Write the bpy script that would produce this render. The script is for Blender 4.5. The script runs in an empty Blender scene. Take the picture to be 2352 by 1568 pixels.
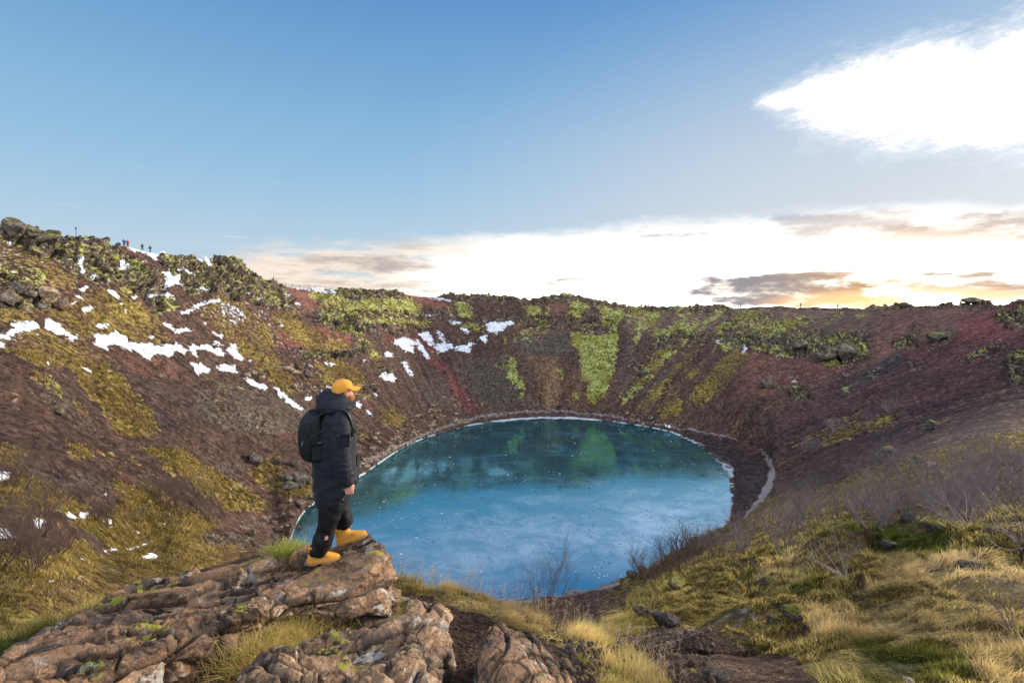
import bpy, math, random
import numpy as np
from mathutils import Vector, Matrix, Euler
scene = bpy.context.scene
COL = scene.collection
rad = math.radians
random.seed(7)
RNG = np.random.default_rng(7)

# ------------------------------------------------------------------ camera
PITCH = rad(3.77)
cam_data = bpy.data.cameras.new('camera')
cam_data.sensor_width = 36.0
cam_data.lens = 18.0
cam_data.clip_start = 0.05
cam_data.clip_end = 9000.0
cam = bpy.data.objects.new('camera', cam_data)
cam.location = (0, 0, 0)
cam.rotation_euler = (rad(90) - PITCH, 0, 0)
COL.objects.link(cam)
scene.camera = cam
CP, SP = math.cos(PITCH), math.sin(PITCH)

# ------------------------------------------------------------------ exposure and look
scene.view_settings.view_transform = 'Standard'
scene.view_settings.look = 'None'
scene.view_settings.exposure = 0.25
scene.view_settings.gamma = 1.0

# ------------------------------------------------------------------ sun
SUN_AZ, SUN_EL = rad(63), rad(13)
sun_d = bpy.data.lights.new('sun', 'SUN')
sun_d.energy = 5.0
sun_d.angle = rad(9)
sun_d.color = (1.0, 0.86, 0.68)
sun = bpy.data.objects.new('sun', sun_d)
sdir = Vector((math.sin(SUN_AZ)*math.cos(SUN_EL), math.cos(SUN_AZ)*math.cos(SUN_EL), math.sin(SUN_EL)))
sun.rotation_euler = sdir.to_track_quat('Z', 'Y').to_euler()
COL.objects.link(sun)

# ------------------------------------------------------------------ node helper
class NT:
    def __init__(s, nt):
        s.nt = nt; s.nt.nodes.clear()
    def n(s, t, **kw):
        nd = s.nt.nodes.new(t)
        for k, v in kw.items():
            setattr(nd, k, v)
        return nd
    def l(s, a, b):
        s.nt.links.new(a, b)
    def put(s, sock, v):
        if hasattr(v, 'is_output') or isinstance(v, bpy.types.NodeSocket):
            s.l(v, sock)
        else:
            if hasattr(sock.default_value, '__len__') and not hasattr(v, '__len__'):
                v = [v]*len(sock.default_value)
            if hasattr(v, '__len__') and len(v) == 3 and len(sock.default_value) == 4:
                v = (*v, 1)
            sock.default_value = v
    def m(s, op, a, b=0.0, c=0.0, clamp=False):
        nd = s.n('ShaderNodeMath', operation=op, use_clamp=clamp)
        s.put(nd.inputs[0], a)
        if len(nd.inputs) > 1: s.put(nd.inputs[1], b)
        if op in ('MULTIPLY_ADD', 'SMOOTH_MIN', 'SMOOTH_MAX', 'WRAP', 'COMPARE'): s.put(nd.inputs[2], c)
        return nd.outputs[0]
    def mix(s, f, a, b, mode='MIX'):
        nd = s.n('ShaderNodeMix', data_type='RGBA', blend_type=mode)
        s.put(nd.inputs[0], f); s.put(nd.inputs[6], a); s.put(nd.inputs[7], b)
        return nd.outputs[2]
    def step(s, v, lo, hi, a=0.0, b=1.0):
        nd = s.n('ShaderNodeMapRange', interpolation_type='SMOOTHSTEP')
        s.put(nd.inputs[0], v); s.put(nd.inputs[1], lo); s.put(nd.inputs[2], hi)
        s.put(nd.inputs[3], a); s.put(nd.inputs[4], b)
        return nd.outputs[0]
    def lin(s, v, lo, hi, a=0.0, b=1.0):
        nd = s.n('ShaderNodeMapRange')
        s.put(nd.inputs[0], v); s.put(nd.inputs[1], lo); s.put(nd.inputs[2], hi)
        s.put(nd.inputs[3], a); s.put(nd.inputs[4], b)
        return nd.outputs[0]
    def noise(s, vec, scale, detail=5.0, rough=0.6, dist=0.0, out=0, lac=2.0):
        nd = s.n('ShaderNodeTexNoise')
        if vec is not None: s.l(vec, nd.inputs['Vector'])
        s.put(nd.inputs['Scale'], scale); nd.inputs['Detail'].default_value = detail
        nd.inputs['Roughness'].default_value = rough; nd.inputs['Distortion'].default_value = dist
        nd.inputs['Lacunarity'].default_value = lac
        return nd.outputs[out]
    def voro(s, vec, scale, feature='F1', out=0, rnd=1.0):
        nd = s.n('ShaderNodeTexVoronoi', feature=feature)
        if vec is not None: s.l(vec, nd.inputs['Vector'])
        nd.inputs['Scale'].default_value = scale; nd.inputs['Randomness'].default_value = rnd
        return nd.outputs[out]
    def vmap(s, vec, scale=(1, 1, 1), rot=(0, 0, 0), loc=(0, 0, 0)):
        nd = s.n('ShaderNodeMapping')
        s.l(vec, nd.inputs[0]); nd.inputs['Scale'].default_value = scale
        nd.inputs['Rotation'].default_value = rot; nd.inputs['Location'].default_value = loc
        return nd.outputs[0]
    def ramp(s, f, stops):
        nd = s.n('ShaderNodeValToRGB'); s.put(nd.inputs[0], f)
        e = nd.color_ramp.elements
        while len(e) > 1: e.remove(e[-1])
        e[0].position = stops[0][0]; e[0].color = (*stops[0][1], 1)
        for p, c in stops[1:]:
            x = e.new(p); x.color = (*c, 1)
        return nd.outputs[0]

# ------------------------------------------------------------------ world
world = bpy.data.worlds.new('World')
scene.world = world
world.use_nodes = True
w = NT(world.node_tree)
tc = w.n('ShaderNodeTexCoord')
sep = w.n('ShaderNodeSeparateXYZ'); w.l(tc.outputs['Generated'], sep.inputs[0])
X, Y, Z = sep.outputs
hor = w.m('SQRT', w.m('ADD', w.m('MULTIPLY', X, X), w.m('MULTIPLY', Y, Y)))
elev = w.m('MULTIPLY', w.m('ARCTAN2', Z, hor), 180/math.pi)       # degrees
azim = w.m('MULTIPLY', w.m('ARCTAN2', X, Y), 180/math.pi)         # degrees, 0 ahead, + to the right
sky = w.n('ShaderNodeTexSky', sky_type='NISHITA')
sky.sun_disc = False
sky.sun_elevation = SUN_EL
sky.sun_rotation = SUN_AZ
sky.altitude = 100; sky.air_density = 1.0; sky.dust_density = 0.6; sky.ozone_density = 2.0
skyc = w.mix(1.0, sky.outputs[0], (0.115, 0.115, 0.115), 'MULTIPLY')
# graded clear sky: deep blue overhead-left, paler low down and towards the sun
def srgb(r, g, b):
    f = lambda c: (c/255/12.92) if c/255 <= 0.04045 else ((c/255+0.055)/1.055)**2.4
    return (f(r), f(g), f(b))
grad = w.ramp(w.lin(elev, 0, 50), [(0.0, srgb(206, 218, 228)), (0.12, srgb(196, 216, 230)), (0.26, srgb(164, 203, 229)),
                              (0.44, srgb(131, 180, 219)), (0.62, srgb(96, 150, 206)), (0.80, srgb(66, 124, 190)), (1.0, srgb(52, 104, 172))])
dsun = w.m('SQRT', w.m('ADD', w.m('POWER', w.m('MULTIPLY', w.m('SUBTRACT', azim, 38), 0.62), 2), w.m('POWER', w.m('SUBTRACT', elev, 3), 2)))
glow = w.m('MULTIPLY', w.step(dsun, 36, 4), w.step(elev, 40, 14))
clear = w.mix(w.m('MULTIPLY', glow, 0.85), grad, srgb(225, 222, 222))
clear = w.mix(0.18, clear, skyc)
clear = w.mix(1.0, clear, (0.83, 0.86, 0.90), 'MULTIPLY')
# angular cloud coordinates
cv = w.n('ShaderNodeCombineXYZ'); w.l(azim, cv.inputs[0]); w.l(elev, cv.inputs[1])
C = cv.outputs[0]
warp = w.noise(w.vmap(C, (0.09, 0.25, 1)), 1.0, 6, 0.62)
wob = w.m('SUBTRACT', warp, 0.5)
fine = w.m('SUBTRACT', w.noise(w.vmap(C, (0.16, 0.55, 1), loc=(3, 7, 0)), 1.0, 8, 0.66), 0.5)
# cloud bank above the horizon, rising to the right
top = w.n('ShaderNodeFloatCurve')
w.l(w.lin(azim, -40, 60), top.inputs[1])
cu = top.mapping.curves[0]
pts = [(0.0, .0), (0.08, .15), (0.12, .26), (0.25, .35), (0.41, .41), (0.55, .44), (0.68, .45), (0.78, .435), (0.85, .395), (1, .35)]
cu.points[0].location = pts[0]; cu.points[1].location = pts[-1]
for p_ in pts[1:-1]: cu.points.new(*p_)
top.mapping.update()
topdeg = w.m('MULTIPLY', top.outputs[0], 20.0)
bank_d = w.m('ADD', w.m('SUBTRACT', topdeg, elev), w.m('MULTIPLY', wob, 3.2))
bank_d = w.m('ADD', bank_d, w.m('MULTIPLY', fine, 2.0))
bank = w.step(bank_d, -0.7, 1.2)
warm = w.step(azim, 4, -16)      # left part of the bank is thinner, peach and grey
core = w.step(bank_d, 1.2, 3.4)
bankcol = w.mix(w.m('MULTIPLY', core, w.m('SUBTRACT', 1.0, warm)), w.mix(warm, (1.02, 1.0, .98), srgb(240, 224, 208)), (3.6, 3.3, 2.9))
streak = w.noise(w.vmap(C, (0.11, 0.75, 1), rot=(0, 0, 0.05), loc=(11, 2, 0)), 1.0, 7, 0.62)
greyf = w.m('MULTIPLY', w.step(streak, 0.47, 0.62), w.m('MAXIMUM', w.m('MULTIPLY', warm, 0.85), w.m('MULTIPLY', w.step(elev, 6.5, 3.0), w.step(streak, .54, .66))))
bankcol = w.mix(greyf, bankcol, srgb(196, 184, 172))
thin = w.m('SUBTRACT', 1.0, w.m('MULTIPLY', warm, w.step(streak, 0.52, 0.36, 0, 0.8)))
bank = w.m('MULTIPLY', bank, thin)
# darker flat clouds: (azimuth, elevation, half width, half height, strength)
dark = None
for a, e, sa, se, st in [(28.5, 1.7, 11.5, 1.7, 1.0), (40, 1.5, 10, 1.1, .9), (14, .7, 9, .9, .7), (31, 7.7, 5.5, 1.0, .55), (40.5, 6.4, 7.0, 1.2, .75), (36, 7.9, 4.0, .8, .5), (-4, 1.6, 6, .8, .5), (3, 3.8, 6, .6, .35), (-16, 4.6, 7, .9, .5),
                         (17.5, 7.6, 3.0, .25, .5), (43.6, 4.6, 2.5, .3, .5), (44, 1.4, 6, .3, .6), (2, 1.2, 3.5, .35, .35), (22, .35, 7, .3, .45)]:
    g = w.m('ADD', w.m('POWER', w.m('DIVIDE', w.m('SUBTRACT', azim, a), sa), 2), w.m('POWER', w.m('DIVIDE', w.m('SUBTRACT', elev, e), se), 2))
    g = w.m('MULTIPLY', w.step(w.m('ADD', g, w.m('MULTIPLY', w.m('ADD', wob, fine), 4.2)), 1.8, 0.1), st)
    dark = g if dark is None else w.m('MAXIMUM', dark, g)
nearsun = w.step(dsun, 9, 1)
dcol = w.mix(nearsun, srgb(146, 142, 148), srgb(196, 156, 114))
dcol = w.mix(w.step(fine, -0.05, 0.13), dcol, srgb(226, 212, 198))
out = w.mix(bank, clear, bankcol)
out = w.mix(dark, out, dcol)
# warm glow where the sun is about to clear the rim
gl2 = w.m('ADD', w.m('POWER', w.m('DIVIDE', w.m('SUBTRACT', azim, 37), 11), 2), w.m('POWER', w.m('DIVIDE', w.m('SUBTRACT', elev, 0.4), 1.3), 2))
gl2 = w.step(gl2, 1.5, 0.0)
out = w.mix(w.m('MULTIPLY', gl2, 0.55), out, (1.9, 1.05, 0.45))
# big bright cloud, upper right
big = None
for a, e, sa, se, rot in [(36.8, 17.9, 7.8, 4.9, -.05), (32, 18.6, 5.2, 3.1, -.1), (46, 17.4, 9.5, 5.8, .05), (28.4, 19.3, 3.4, 1.1, 0.0), (41, 14.9, 7.5, 2.8, 0.0)]:
    ca, sa_ = math.cos(rot), math.sin(rot)
    da = w.m('SUBTRACT', azim, a); de = w.m('SUBTRACT', elev, e)
    p1 = w.m('DIVIDE', w.m('ADD', w.m('MULTIPLY', da, ca), w.m('MULTIPLY', de, sa_)), sa)
    p2 = w.m('DIVIDE', w.m('SUBTRACT', w.m('MULTIPLY', de, ca), w.m('MULTIPLY', da, sa_)), se)
    g = w.m('SUBTRACT', 1.0, w.m('SQRT', w.m('ADD', w.m('MULTIPLY', p1, p1), w.m('MULTIPLY', p2, p2))))
    big = g if big is None else w.m('SMOOTH_MAX', big, g, 0.15)
rip = w.m('SUBTRACT', w.noise(w.vmap(C, (0.55, 1.5, 1), rot=(0, 0, -0.7)), 1.0, 10, 0.75, 0.3), 0.5)
lump = w.m('SUBTRACT', w.noise(w.vmap(C, (0.13, 0.17, 1), rot=(0, 0, -0.6), loc=(1, 1, 0)), 1.0, 3, 0.5), 0.5)
bd = w.m('ADD', big, w.m('ADD', w.m('MULTIPLY', rip, 1.0), w.m('MULTIPLY', lump, 1.3)))
bigm = w.step(bd, -0.22, 0.34)
edge = w.step(bd, 0.10, 0.45)
core2 = w.step(bd, 0.42, 0.85)
out = w.mix(bigm, out, w.mix(core2, w.mix(edge, srgb(214, 222, 232), (1.03, 1.02, 1.01)), (4.5, 4.4, 4.2)))
# a few thin wisps
# unseen bright cloud added over and behind the viewer as fill light
veil = w.m('MULTIPLY', w.step(Y, 0.25, -0.35), w.step(elev, 4, 25))
fill_noise = w.step(w.noise(w.vmap(C, (0.02, 0.05, 1)), 1.0, 5, .6), .35, .6, .5, 1.0)
out = w.mix(w.m('MULTIPLY', veil, fill_noise), out, (1.75, 1.8, 1.9))
wisp = w.m('MULTIPLY', w.step(w.noise(w.vmap(C, (0.08, 0.9, 1), loc=(5, 1, 0)), 1.0, 5, .55), 0.60, 0.74), w.m('MULTIPLY', w.step(elev, 12, 8), w.step(elev, 4, 7)))
out = w.mix(w.m('MULTIPLY', wisp, 0.5), out, srgb(225, 222, 222))
bg = w.n('ShaderNodeBackground'); w.l(out, bg.inputs[0]); bg.inputs[1].default_value = 1.0
wo = w.n('ShaderNodeOutputWorld'); w.l(bg.outputs[0], wo.inputs[0])

# ------------------------------------------------------------------ picture <-> space
# survey frame: the 2352 x 1568 grid used when the place was measured; focal length 1176
FX = 1176.0
def ray(x, y):
    """survey pixel -> (dx, dy, dz) with dy forward"""
    u = y*0 + (784.0 - y)
    return (x - 1176.0), FX*CP + u*SP, u*CP - FX*SP
def elev_of(x, y):
    dx, dy, dz = ray(np.asarray(x, float), np.asarray(y, float))
    return dz/np.sqrt(dx*dx + dy*dy)
def az_of(x, y):
    dx, dy, dz = ray(np.asarray(x, float), np.asarray(y, float))
    return np.arctan2(dx, dy)
def project(P):
    """points (n,3) -> survey pixels"""
    P = np.asarray(P, float)
    d = P[:, 1]*CP - P[:, 2]*SP
    u = P[:, 1]*SP + P[:, 2]*CP
    d2 = np.where(d > 0.05, d, 0.05)
    return np.where(d > 0.05, 1176 + FX*P[:, 0]/d2, -9999), np.where(d > 0.05, 784 - FX*u/d2, -9999), d

# ------------------------------------------------------------------ noise
_perm = np.random.default_rng(3).permutation(4096).astype(np.int32)
_grad = np.random.default_rng(4).normal(size=(4096, 3)).astype(np.float32)
_grad /= np.linalg.norm(_grad, axis=1)[:, None]
_rnd3 = np.random.default_rng(5).random((4096, 3)).astype(np.float32)
def _hash(i, j, k):
    return _perm[(_perm[(_perm[i & 4095] + j) & 4095] + k) & 4095]
def gnoise(P, s=1.0, off=0.0):
    P = np.asarray(P, np.float32)*np.float32(s) + np.float32(off)
    I = np.floor(P).astype(np.int32); F = P - I
    U = F*F*F*(F*(F*6 - 15) + 10)
    r = 0
    for a in (0, 1):
        wa = U[:, 0] if a else 1 - U[:, 0]
        for b in (0, 1):
            wb = U[:, 1] if b else 1 - U[:, 1]
            for c in (0, 1):
                wc = U[:, 2] if c else 1 - U[:, 2]
                g = _grad[_hash(I[:, 0] + a, I[:, 1] + b, I[:, 2] + c)]
                r = r + wa*wb*wc*(g[:, 0]*(F[:, 0]-a) + g[:, 1]*(F[:, 1]-b) + g[:, 2]*(F[:, 2]-c))
    return r*1.6
def fbm(P, s, octv=4, gain=0.5, off=0.0, kind=0):
    r = 0; a = 1.0; t = 0
    for o in range(octv):
        n = gnoise(P, s, off + o*17.3)
        if kind == 1: n = 1 - 2*np.abs(n)       # ridged
        elif kind == 2: n = 2*np.abs(n) - 0.5   # billow
        r = r + a*n; t += a; a *= gain; s *= 2.03
    return r/t
def worley(P, s=1.0, off=0.0):
    """3-D cell noise: F1, F2 and a random value per cell"""
    P = np.asarray(P, np.float32)*np.float32(s) + np.float32(off)
    I = np.floor(P).astype(np.int32); F = P - I
    f1 = np.full(len(P), 9, np.float32); f2 = f1.copy(); cid = np.zeros(len(P), np.float32)
    for a in (-1, 0, 1):
        for b in (-1, 0, 1):
            for c in (-1, 0, 1):
                h = _hash(I[:, 0]+a, I[:, 1]+b, I[:, 2]+c)
                r = _rnd3[h]
                d = (r[:, 0]+a-F[:, 0])**2 + (r[:, 1]+b-F[:, 1])**2 + (r[:, 2]+c-F[:, 2])**2
                less = d < f1
                f2 = np.where(less, f1, np.minimum(f2, d))
                cid = np.where(less, r[:, 0], cid)
                f1 = np.where(less, d, f1)
    return np.sqrt(f1), np.sqrt(f2), cid
def facets(P, s, off, tilt):
    """cell noise whose cells are flat, randomly tilted plates; returns height and edge distance and cell value"""
    P = np.asarray(P, np.float32)*np.float32(s) + np.float32(off)
    I = np.floor(P).astype(np.int32); F = P - I
    n = len(P); f1 = np.full(n, 9, np.float32); f2 = f1.copy(); cid = np.zeros(n, np.float32); hgt = np.zeros(n, np.float32)
    for a in (-1, 0, 1):
        for b in (-1, 0, 1):
            for c in (-1, 0, 1):
                h = _hash(I[:, 0]+a, I[:, 1]+b, I[:, 2]+c); r = _rnd3[h]; g = _grad[h]
                dx = F[:, 0]-r[:, 0]-a; dy = F[:, 1]-r[:, 1]-b; dz = F[:, 2]-r[:, 2]-c
                d = dx*dx+dy*dy+dz*dz; less = d < f1
                f2 = np.where(less, f1, np.minimum(f2, d)); cid = np.where(less, r[:, 0], cid)
                hgt = np.where(less, g[:, 0]*dx+g[:, 1]*dy+g[:, 2]*dz, hgt); f1 = np.where(less, d, f1)
    return (cid-.5) + tilt*hgt, np.sqrt(f2)-np.sqrt(f1), cid
def pchip(xk, yk, x):
    """monotone cubic; yk may be (n,) or (m,n); x (q,)"""
    xk = np.asarray(xk, float); yk = np.atleast_2d(np.asarray(yk, float))
    h = np.diff(xk); d = np.diff(yk, axis=1)/h
    m = np.zeros_like(yk)
    w1 = 2*h[1:] + h[:-1]; w2 = h[1:] + 2*h[:-1]
    with np.errstate(divide='ignore', invalid='ignore'):
        hm = (w1 + w2)/(w1/d[:, :-1] + w2/d[:, 1:])
    m[:, 1:-1] = np.where(d[:, :-1]*d[:, 1:] > 0, np.nan_to_num(hm), 0)
    m[:, 0] = d[:, 0]; m[:, -1] = d[:, -1]
    i = np.clip(np.searchsorted(xk, x) - 1, 0, len(xk) - 2)
    t = (x - xk[i])/h[i]
    r = ((1+2*t)*(1-t)**2)*yk[:, i] + (t*(1-t)**2)*h[i]*m[:, i] + (t*t*(3-2*t))*yk[:, i+1] + (t*t*(t-1))*h[i]*m[:, i+1]
    return r if r.shape[0] > 1 else r[0]
def sstep(v, a, b):
    t = np.clip((v-a)/(b-a), 0, 1); return t*t*(3-2*t)

# ------------------------------------------------------------------ mesh helpers
def mesh_obj(name, V, F=None, mat=None, parent=None, quads=None, smooth=True, link=True):
    me = bpy.data.meshes.new(name)
    V = np.asarray(V, np.float32)
    if quads is not None:
        Q = np.asarray(quads, np.int32); k = Q.shape[1]
        me.vertices.add(len(V)); me.vertices.foreach_set('co', V.ravel())
        me.loops.add(Q.size); me.loops.foreach_set('vertex_index', Q.ravel())
        me.polygons.add(len(Q)); me.polygons.foreach_set('loop_start', np.arange(0, Q.size, k, dtype=np.int32))
        me.update(calc_edges=True)
    else:
        me.from_pydata([tuple(v) for v in V], [], [tuple(f) for f in F])
    if smooth: me.polygons.foreach_set('use_smooth', np.ones(len(me.polygons), bool))
    me.update()
    o = bpy.data.objects.new(name, me)
    if mat: me.materials.append(mat)
    if link: COL.objects.link(o)
    if parent: o.parent = parent
    return o
def empty(name, loc=(0, 0, 0), rz=0):
    o = bpy.data.objects.new(name, None); o.location = loc; o.rotation_euler = (0, 0, rz)
    o.empty_display_size = 0.2
    COL.objects.link(o); return o
def tag(o, label=None, cat=None, group=None, kind=None):
    if label: o['label'] = label
    if cat: o['category'] = cat
    if group: o['group'] = group
    if kind: o['kind'] = kind
    return o
def attr(o, name, data, typ='FLOAT_COLOR'):
    a = o.data.attributes.new(name, typ, 'POINT')
    d = np.asarray(data, np.float32)
    if typ == 'FLOAT_COLOR':
        if d.shape[1] == 3: d = np.hstack([d, np.ones((len(d), 1), np.float32)])
        a.data.foreach_set('color', d.ravel())
    else:
        a.data.foreach_set('value', d.ravel())
def grid_quads(n, m, wrap=False):
    """n columns x m rows, index = col*m + row"""
    c = np.arange(n if wrap else n-1); r = np.arange(m-1)
    C, R = np.meshgrid(c, r, indexing='ij'); C2 = (C+1) % n
    return np.stack([C*m+R, C2*m+R, C2*m+R+1, C*m+R+1], -1).reshape(-1, 4)
def newmat(name):
    m = bpy.data.materials.new(name); m.use_nodes = True
    return m, NT(m.node_tree)
def finish(t, bsdf, disp=None):
    o = t.n('ShaderNodeOutputMaterial'); t.l(bsdf, o.inputs[0])
def principled(t, color, rough=0.8, normal=None, spec=0.3, **kw):
    b = t.n('ShaderNodeBsdfPrincipled')
    t.put(b.inputs['Base Color'], color); t.put(b.inputs['Roughness'], rough)
    t.put(b.inputs['Specular IOR Level'], spec)
    for k, v in kw.items(): t.put(b.inputs[k], v)
    if normal is not None: t.l(normal, b.inputs['Normal'])
    return b.outputs[0]
def bump(t, h, strength=0.5, dist=0.1, normal=None):
    b = t.n('ShaderNodeBump'); b.inputs['Strength'].default_value = strength; b.inputs['Distance'].default_value = dist
    t.l(h, b.inputs['Height'])
    if normal is not None: t.l(normal, b.inputs['Normal'])
    return b.outputs[0]
# ================================================================== terrain
H = 37.0                                   # the lake lies 37 m below the viewpoint
def zD(x, y, D): return float(elev_of(x, y))*D
def Dz(x, y, z): return z/float(elev_of(x, y))
feat = []
# each feature line: list of (survey x, D, z)
feat.append([(-700, .5, -1.9), (1176, .5, -1.9), (3100, .5, -1.9)])
feat.append([(-700, 3.2, -2.4), (0, 3.2, -2.5), (900, 2.6, -2.4), (1300, 2.6, -2.6), (1700, 3.0, -2.35), (2352, 3.2, -2.2), (3100, 3.2, -2.1)])
feat.append([(-700, 4.6, -2.8), (0, 4.6, -2.85), (600, 4.8, -2.95), (900, 4.7, -3.15), (1250, 4, -3.05), (1500, 3.7, -2.95), (1700, 5, -3.4), (2000, 5, -3.05), (2352, 5.5, -2.9), (3100, 5, -2.6)])
def fy(L): return [(x, D, zD(x, y, D)) for x, y, D in L]
feat.append([(-700, 6.5, -3.1)] + fy([(0, 1487, 6.5), (300, 1372, 7), (600, 1277, 7.5), (800, 1340, 6.8), (900, 1340, 6.5), (1100, 1378, 6), (1250, 1440, 5.3), (1400, 1510, 4.9),
            (1500, 1570, 4.6), (1700, 1482, 7.6), (2000, 1450, 7.5), (2352, 1420, 8.5)]) + [(3100, 8, -3.0)])
feat.append([(-700, 9, -4.5), (0, 9, -5), (300, 10, -5.6), (600, 11, -6.5), (900, 9, -6), (1100, 8.5, -6), (1250, 8, -5.8), (1400, 8.5, -5.6)] +
            fy([(1500, 1450, 9.5), (1700, 1400, 14), (2000, 1350, 13), (2352, 1300, 15)]) + [(3100, 14, -4)])
feat.append([(-700, 12, -6), (0, 15, -8), (300, 25, -13), (600, 42, -23), (900, 30, -20.5), (1100, 29, -20), (1250, 29, -19.5)] +
            fy([(1400, 1392, 25), (1500, 1350, 29), (1700, 1270, 33), (2000, 1200, 33), (2352, 1140, 38)]) + [(3100, 32, -6)])
feat.append([(-700, 14, -6.5), (0, 22, -9.4), (300, 46, -18.7), (600, 84, -34.5), (640, 86.5, -H), (700, 77, -H), (900, 66, -H), (1176, 62, -H), (1330, 64, -H), (1430, 68.8, -H),
             (1500, 74, -H), (1560, 80, -36.95), (1600, 82, -36.5), (1650, 86, -36.3), (1690, 89, -36.2), (1720, 93, -35.9), (1780, 100, -34.1), (1900, 85, -26.4), (2100, 79, -18.8), (2352, 78, -13.8), (3100, 60, -9)])
SHORE = [(640, 1257), (655, 1238), (670, 1203), (690, 1175), (735, 1143), (780, 1118), (830, 1090), (870, 1062), (920, 1030), (980, 1004), (1050, 984), (1130, 970), (1220, 962), (1300, 961), (1400, 968),
         (1480, 979), (1540, 992), (1600, 1018), (1650, 1055), (1680, 1092), (1690, 1125)]
lakef = [(x, Dz(x, y, -H), -H) for x, y in SHORE]
f7 = [(-700, 18, -7), (0, 27, -10.3), (300, 54, -20.4), (600, 89, -34.9)] + lakef + [(1720, 106, -35.2), (1780, 113, -34.1), (1900, 109, -28.2), (2100, 106, -21), (2352, 104, -15.3), (3100, 85, -10)]
feat.append(f7)
ZB = -35.7
BENCH = [(655, 1215), (690, 1150), (735, 1120), (830, 1066), (900, 1033), (1000, 986), (1105, 958), (1176, 948), (1280, 943), (1400, 955), (1450, 963), (1550, 980), (1650, 1001), (1720, 1020), (1765, 1045)]
feat.append([(-700, 30, -8), (0, 38, -11.4), (300, 62, -19.9), (600, 97, -33.2)] + [(x, Dz(x, y, ZB), ZB) for x, y in BENCH] +
            fy([(1790, 1080, 123), (1900, 1030, 124), (2100, 950, 131), (2352, 890, 131)]) + [(3100, 110, -9)])
feat.append([(-700, 60, -6)] + fy([(0, 1000, 65), (300, 1000, 90), (600, 1000, 116), (830, 950, 143), (1000, 900, 168), (1176, 870, 183), (1400, 880, 184), (1600, 900, 174), (1780, 930, 152), (1900, 920, 156),
                                  (2100, 870, 158), (2352, 820, 152)]) + [(3100, 130, -7)])
feat.append([(-700, 95, 2)] + fy([(0, 760, 105), (300, 790, 122), (600, 820, 142), (830, 800, 168), (1000, 790, 194), (1176, 780, 199), (1400, 785, 203), (1600, 790, 205), (1780, 800, 200),
                                 (1900, 795, 200), (2100, 780, 192), (2352, 755, 174)]) + [(3100, 145, -4)])
RIM = [(0, 523, 141), (80, 530, 142), (150, 546, 144), (230, 553, 147), (290, 566, 150), (345, 577, 153), (410, 588, 158), (480, 601, 164), (540, 601, 172), (580, 623, 178), (640, 652, 188), (720, 662, 197), (820, 667, 205), (910, 670, 212), (940, 679, 215),
       (985, 684, 219), (1040, 677, 222), (1100, 682, 222), (1200, 687, 222), (1300, 680, 224), (1350, 684, 226), (1400, 697, 228), (1450, 704, 230), (1600, 705, 236), (1800, 707, 249), (1900, 707, 254), (2000, 707, 246), (2100, 704, 234), (2200, 700, 221), (2280, 697, 210), (2352, 693, 200)]
feat.append([(-700, 120, 14)] + fy(RIM) + [(3100, 160, .5)])
rimD = feat[-1]
feat.append([(x, D+9, z-.5) for x, D, z in rimD])
feat.append([(x, D+120, z-12) for x, D, z in rimD])
feat.append([(x, 900, -40) for x in (-700, 1176, 3100)])
feat.append([(x, 7500, -60) for x in (-700, 1176, 3100)])
BED = 7        # index of the inserted lake-bed line
# columns
xs_in = np.concatenate([np.arange(-700, -20, 14.0), np.arange(-20, 2376, 2.2), np.arange(2390, 3101, 14.0)])
az_in = np.arctan2(xs_in - 1176, FX*CP)
TA, TZ = [], []
for f in feat:
    a = np.array(f, float)
    TA.append(pchip(a[:, 0], a[:, 1], xs_in)); TZ.append(pchip(a[:, 0], a[:, 2], xs_in))
TA = np.array(TA).T; TZ = np.array(TZ).T
# keep the two shores exactly at lake level between the lake's ends, and dip the bed between them
ilk = (xs_in > 640) & (xs_in < 1690)
TZ[ilk & (xs_in < 1550), 6] = -H; TZ[ilk, 7] = -H
dep = np.clip(np.minimum((xs_in-640)/60, (1694-xs_in)/45), 0, 1)*3.0
TA = np.insert(TA, BED, (TA[:, 6]+TA[:, 7])/2, axis=1); TZ = np.insert(TZ, BED, (TZ[:, 6]+TZ[:, 7])/2 - dep, axis=1)
for k in range(1, TA.shape[1]): TA[:, k] = np.maximum(TA[:, k], TA[:, k-1]*1.004 + 0.15*(k > 5))
# behind and beside the viewer: a plain rim plateau
gD = np.array([.5, 3, 5, 7, 10, 20, 40, 50, 60, 75, 95, 120, 130, 250, 900, 7500.0])
gD = np.insert(gD, 12, 125)[:TA.shape[1]] if len(gD) < TA.shape[1] else gD[:TA.shape[1]]
gD = np.array([.5, 3, 5, 7, 10, 20, 40, 45, 50, 60, 75, 95, 120, 130, 250, 900, 7500.0])[-TA.shape[1]:] if TA.shape[1] <= 17 else gD
gZ = np.interp(gD, [0, 3, 10, 60, 250, 900, 7500], [-1.9, -2.1, -2.4, -2.6, -6, -40, -60])
ext = np.arange(az_in[-1] + rad(2), rad(180), rad(3))
right = np.array([(1-sstep(a, az_in[-1], rad(100)))for a in ext])
Rt = lambda E, g, wv: E[None]*wv[:, None] + g[None]*(1-wv[:, None])
ext_l = np.arange(rad(-180), az_in[0] - rad(2), rad(3))
wl = np.array([1-sstep(-a, -az_in[0], rad(100)) for a in ext_l])
AZ = np.concatenate([ext_l, az_in, ext])
TA = np.vstack([Rt(TA[0], gD, wl), TA, Rt(TA[-1], gD, right)])
TZ = np.vstack([Rt(TZ[0], gZ, wl), TZ, Rt(TZ[-1], gZ, right)])
NK = TA.shape[1]
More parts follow.
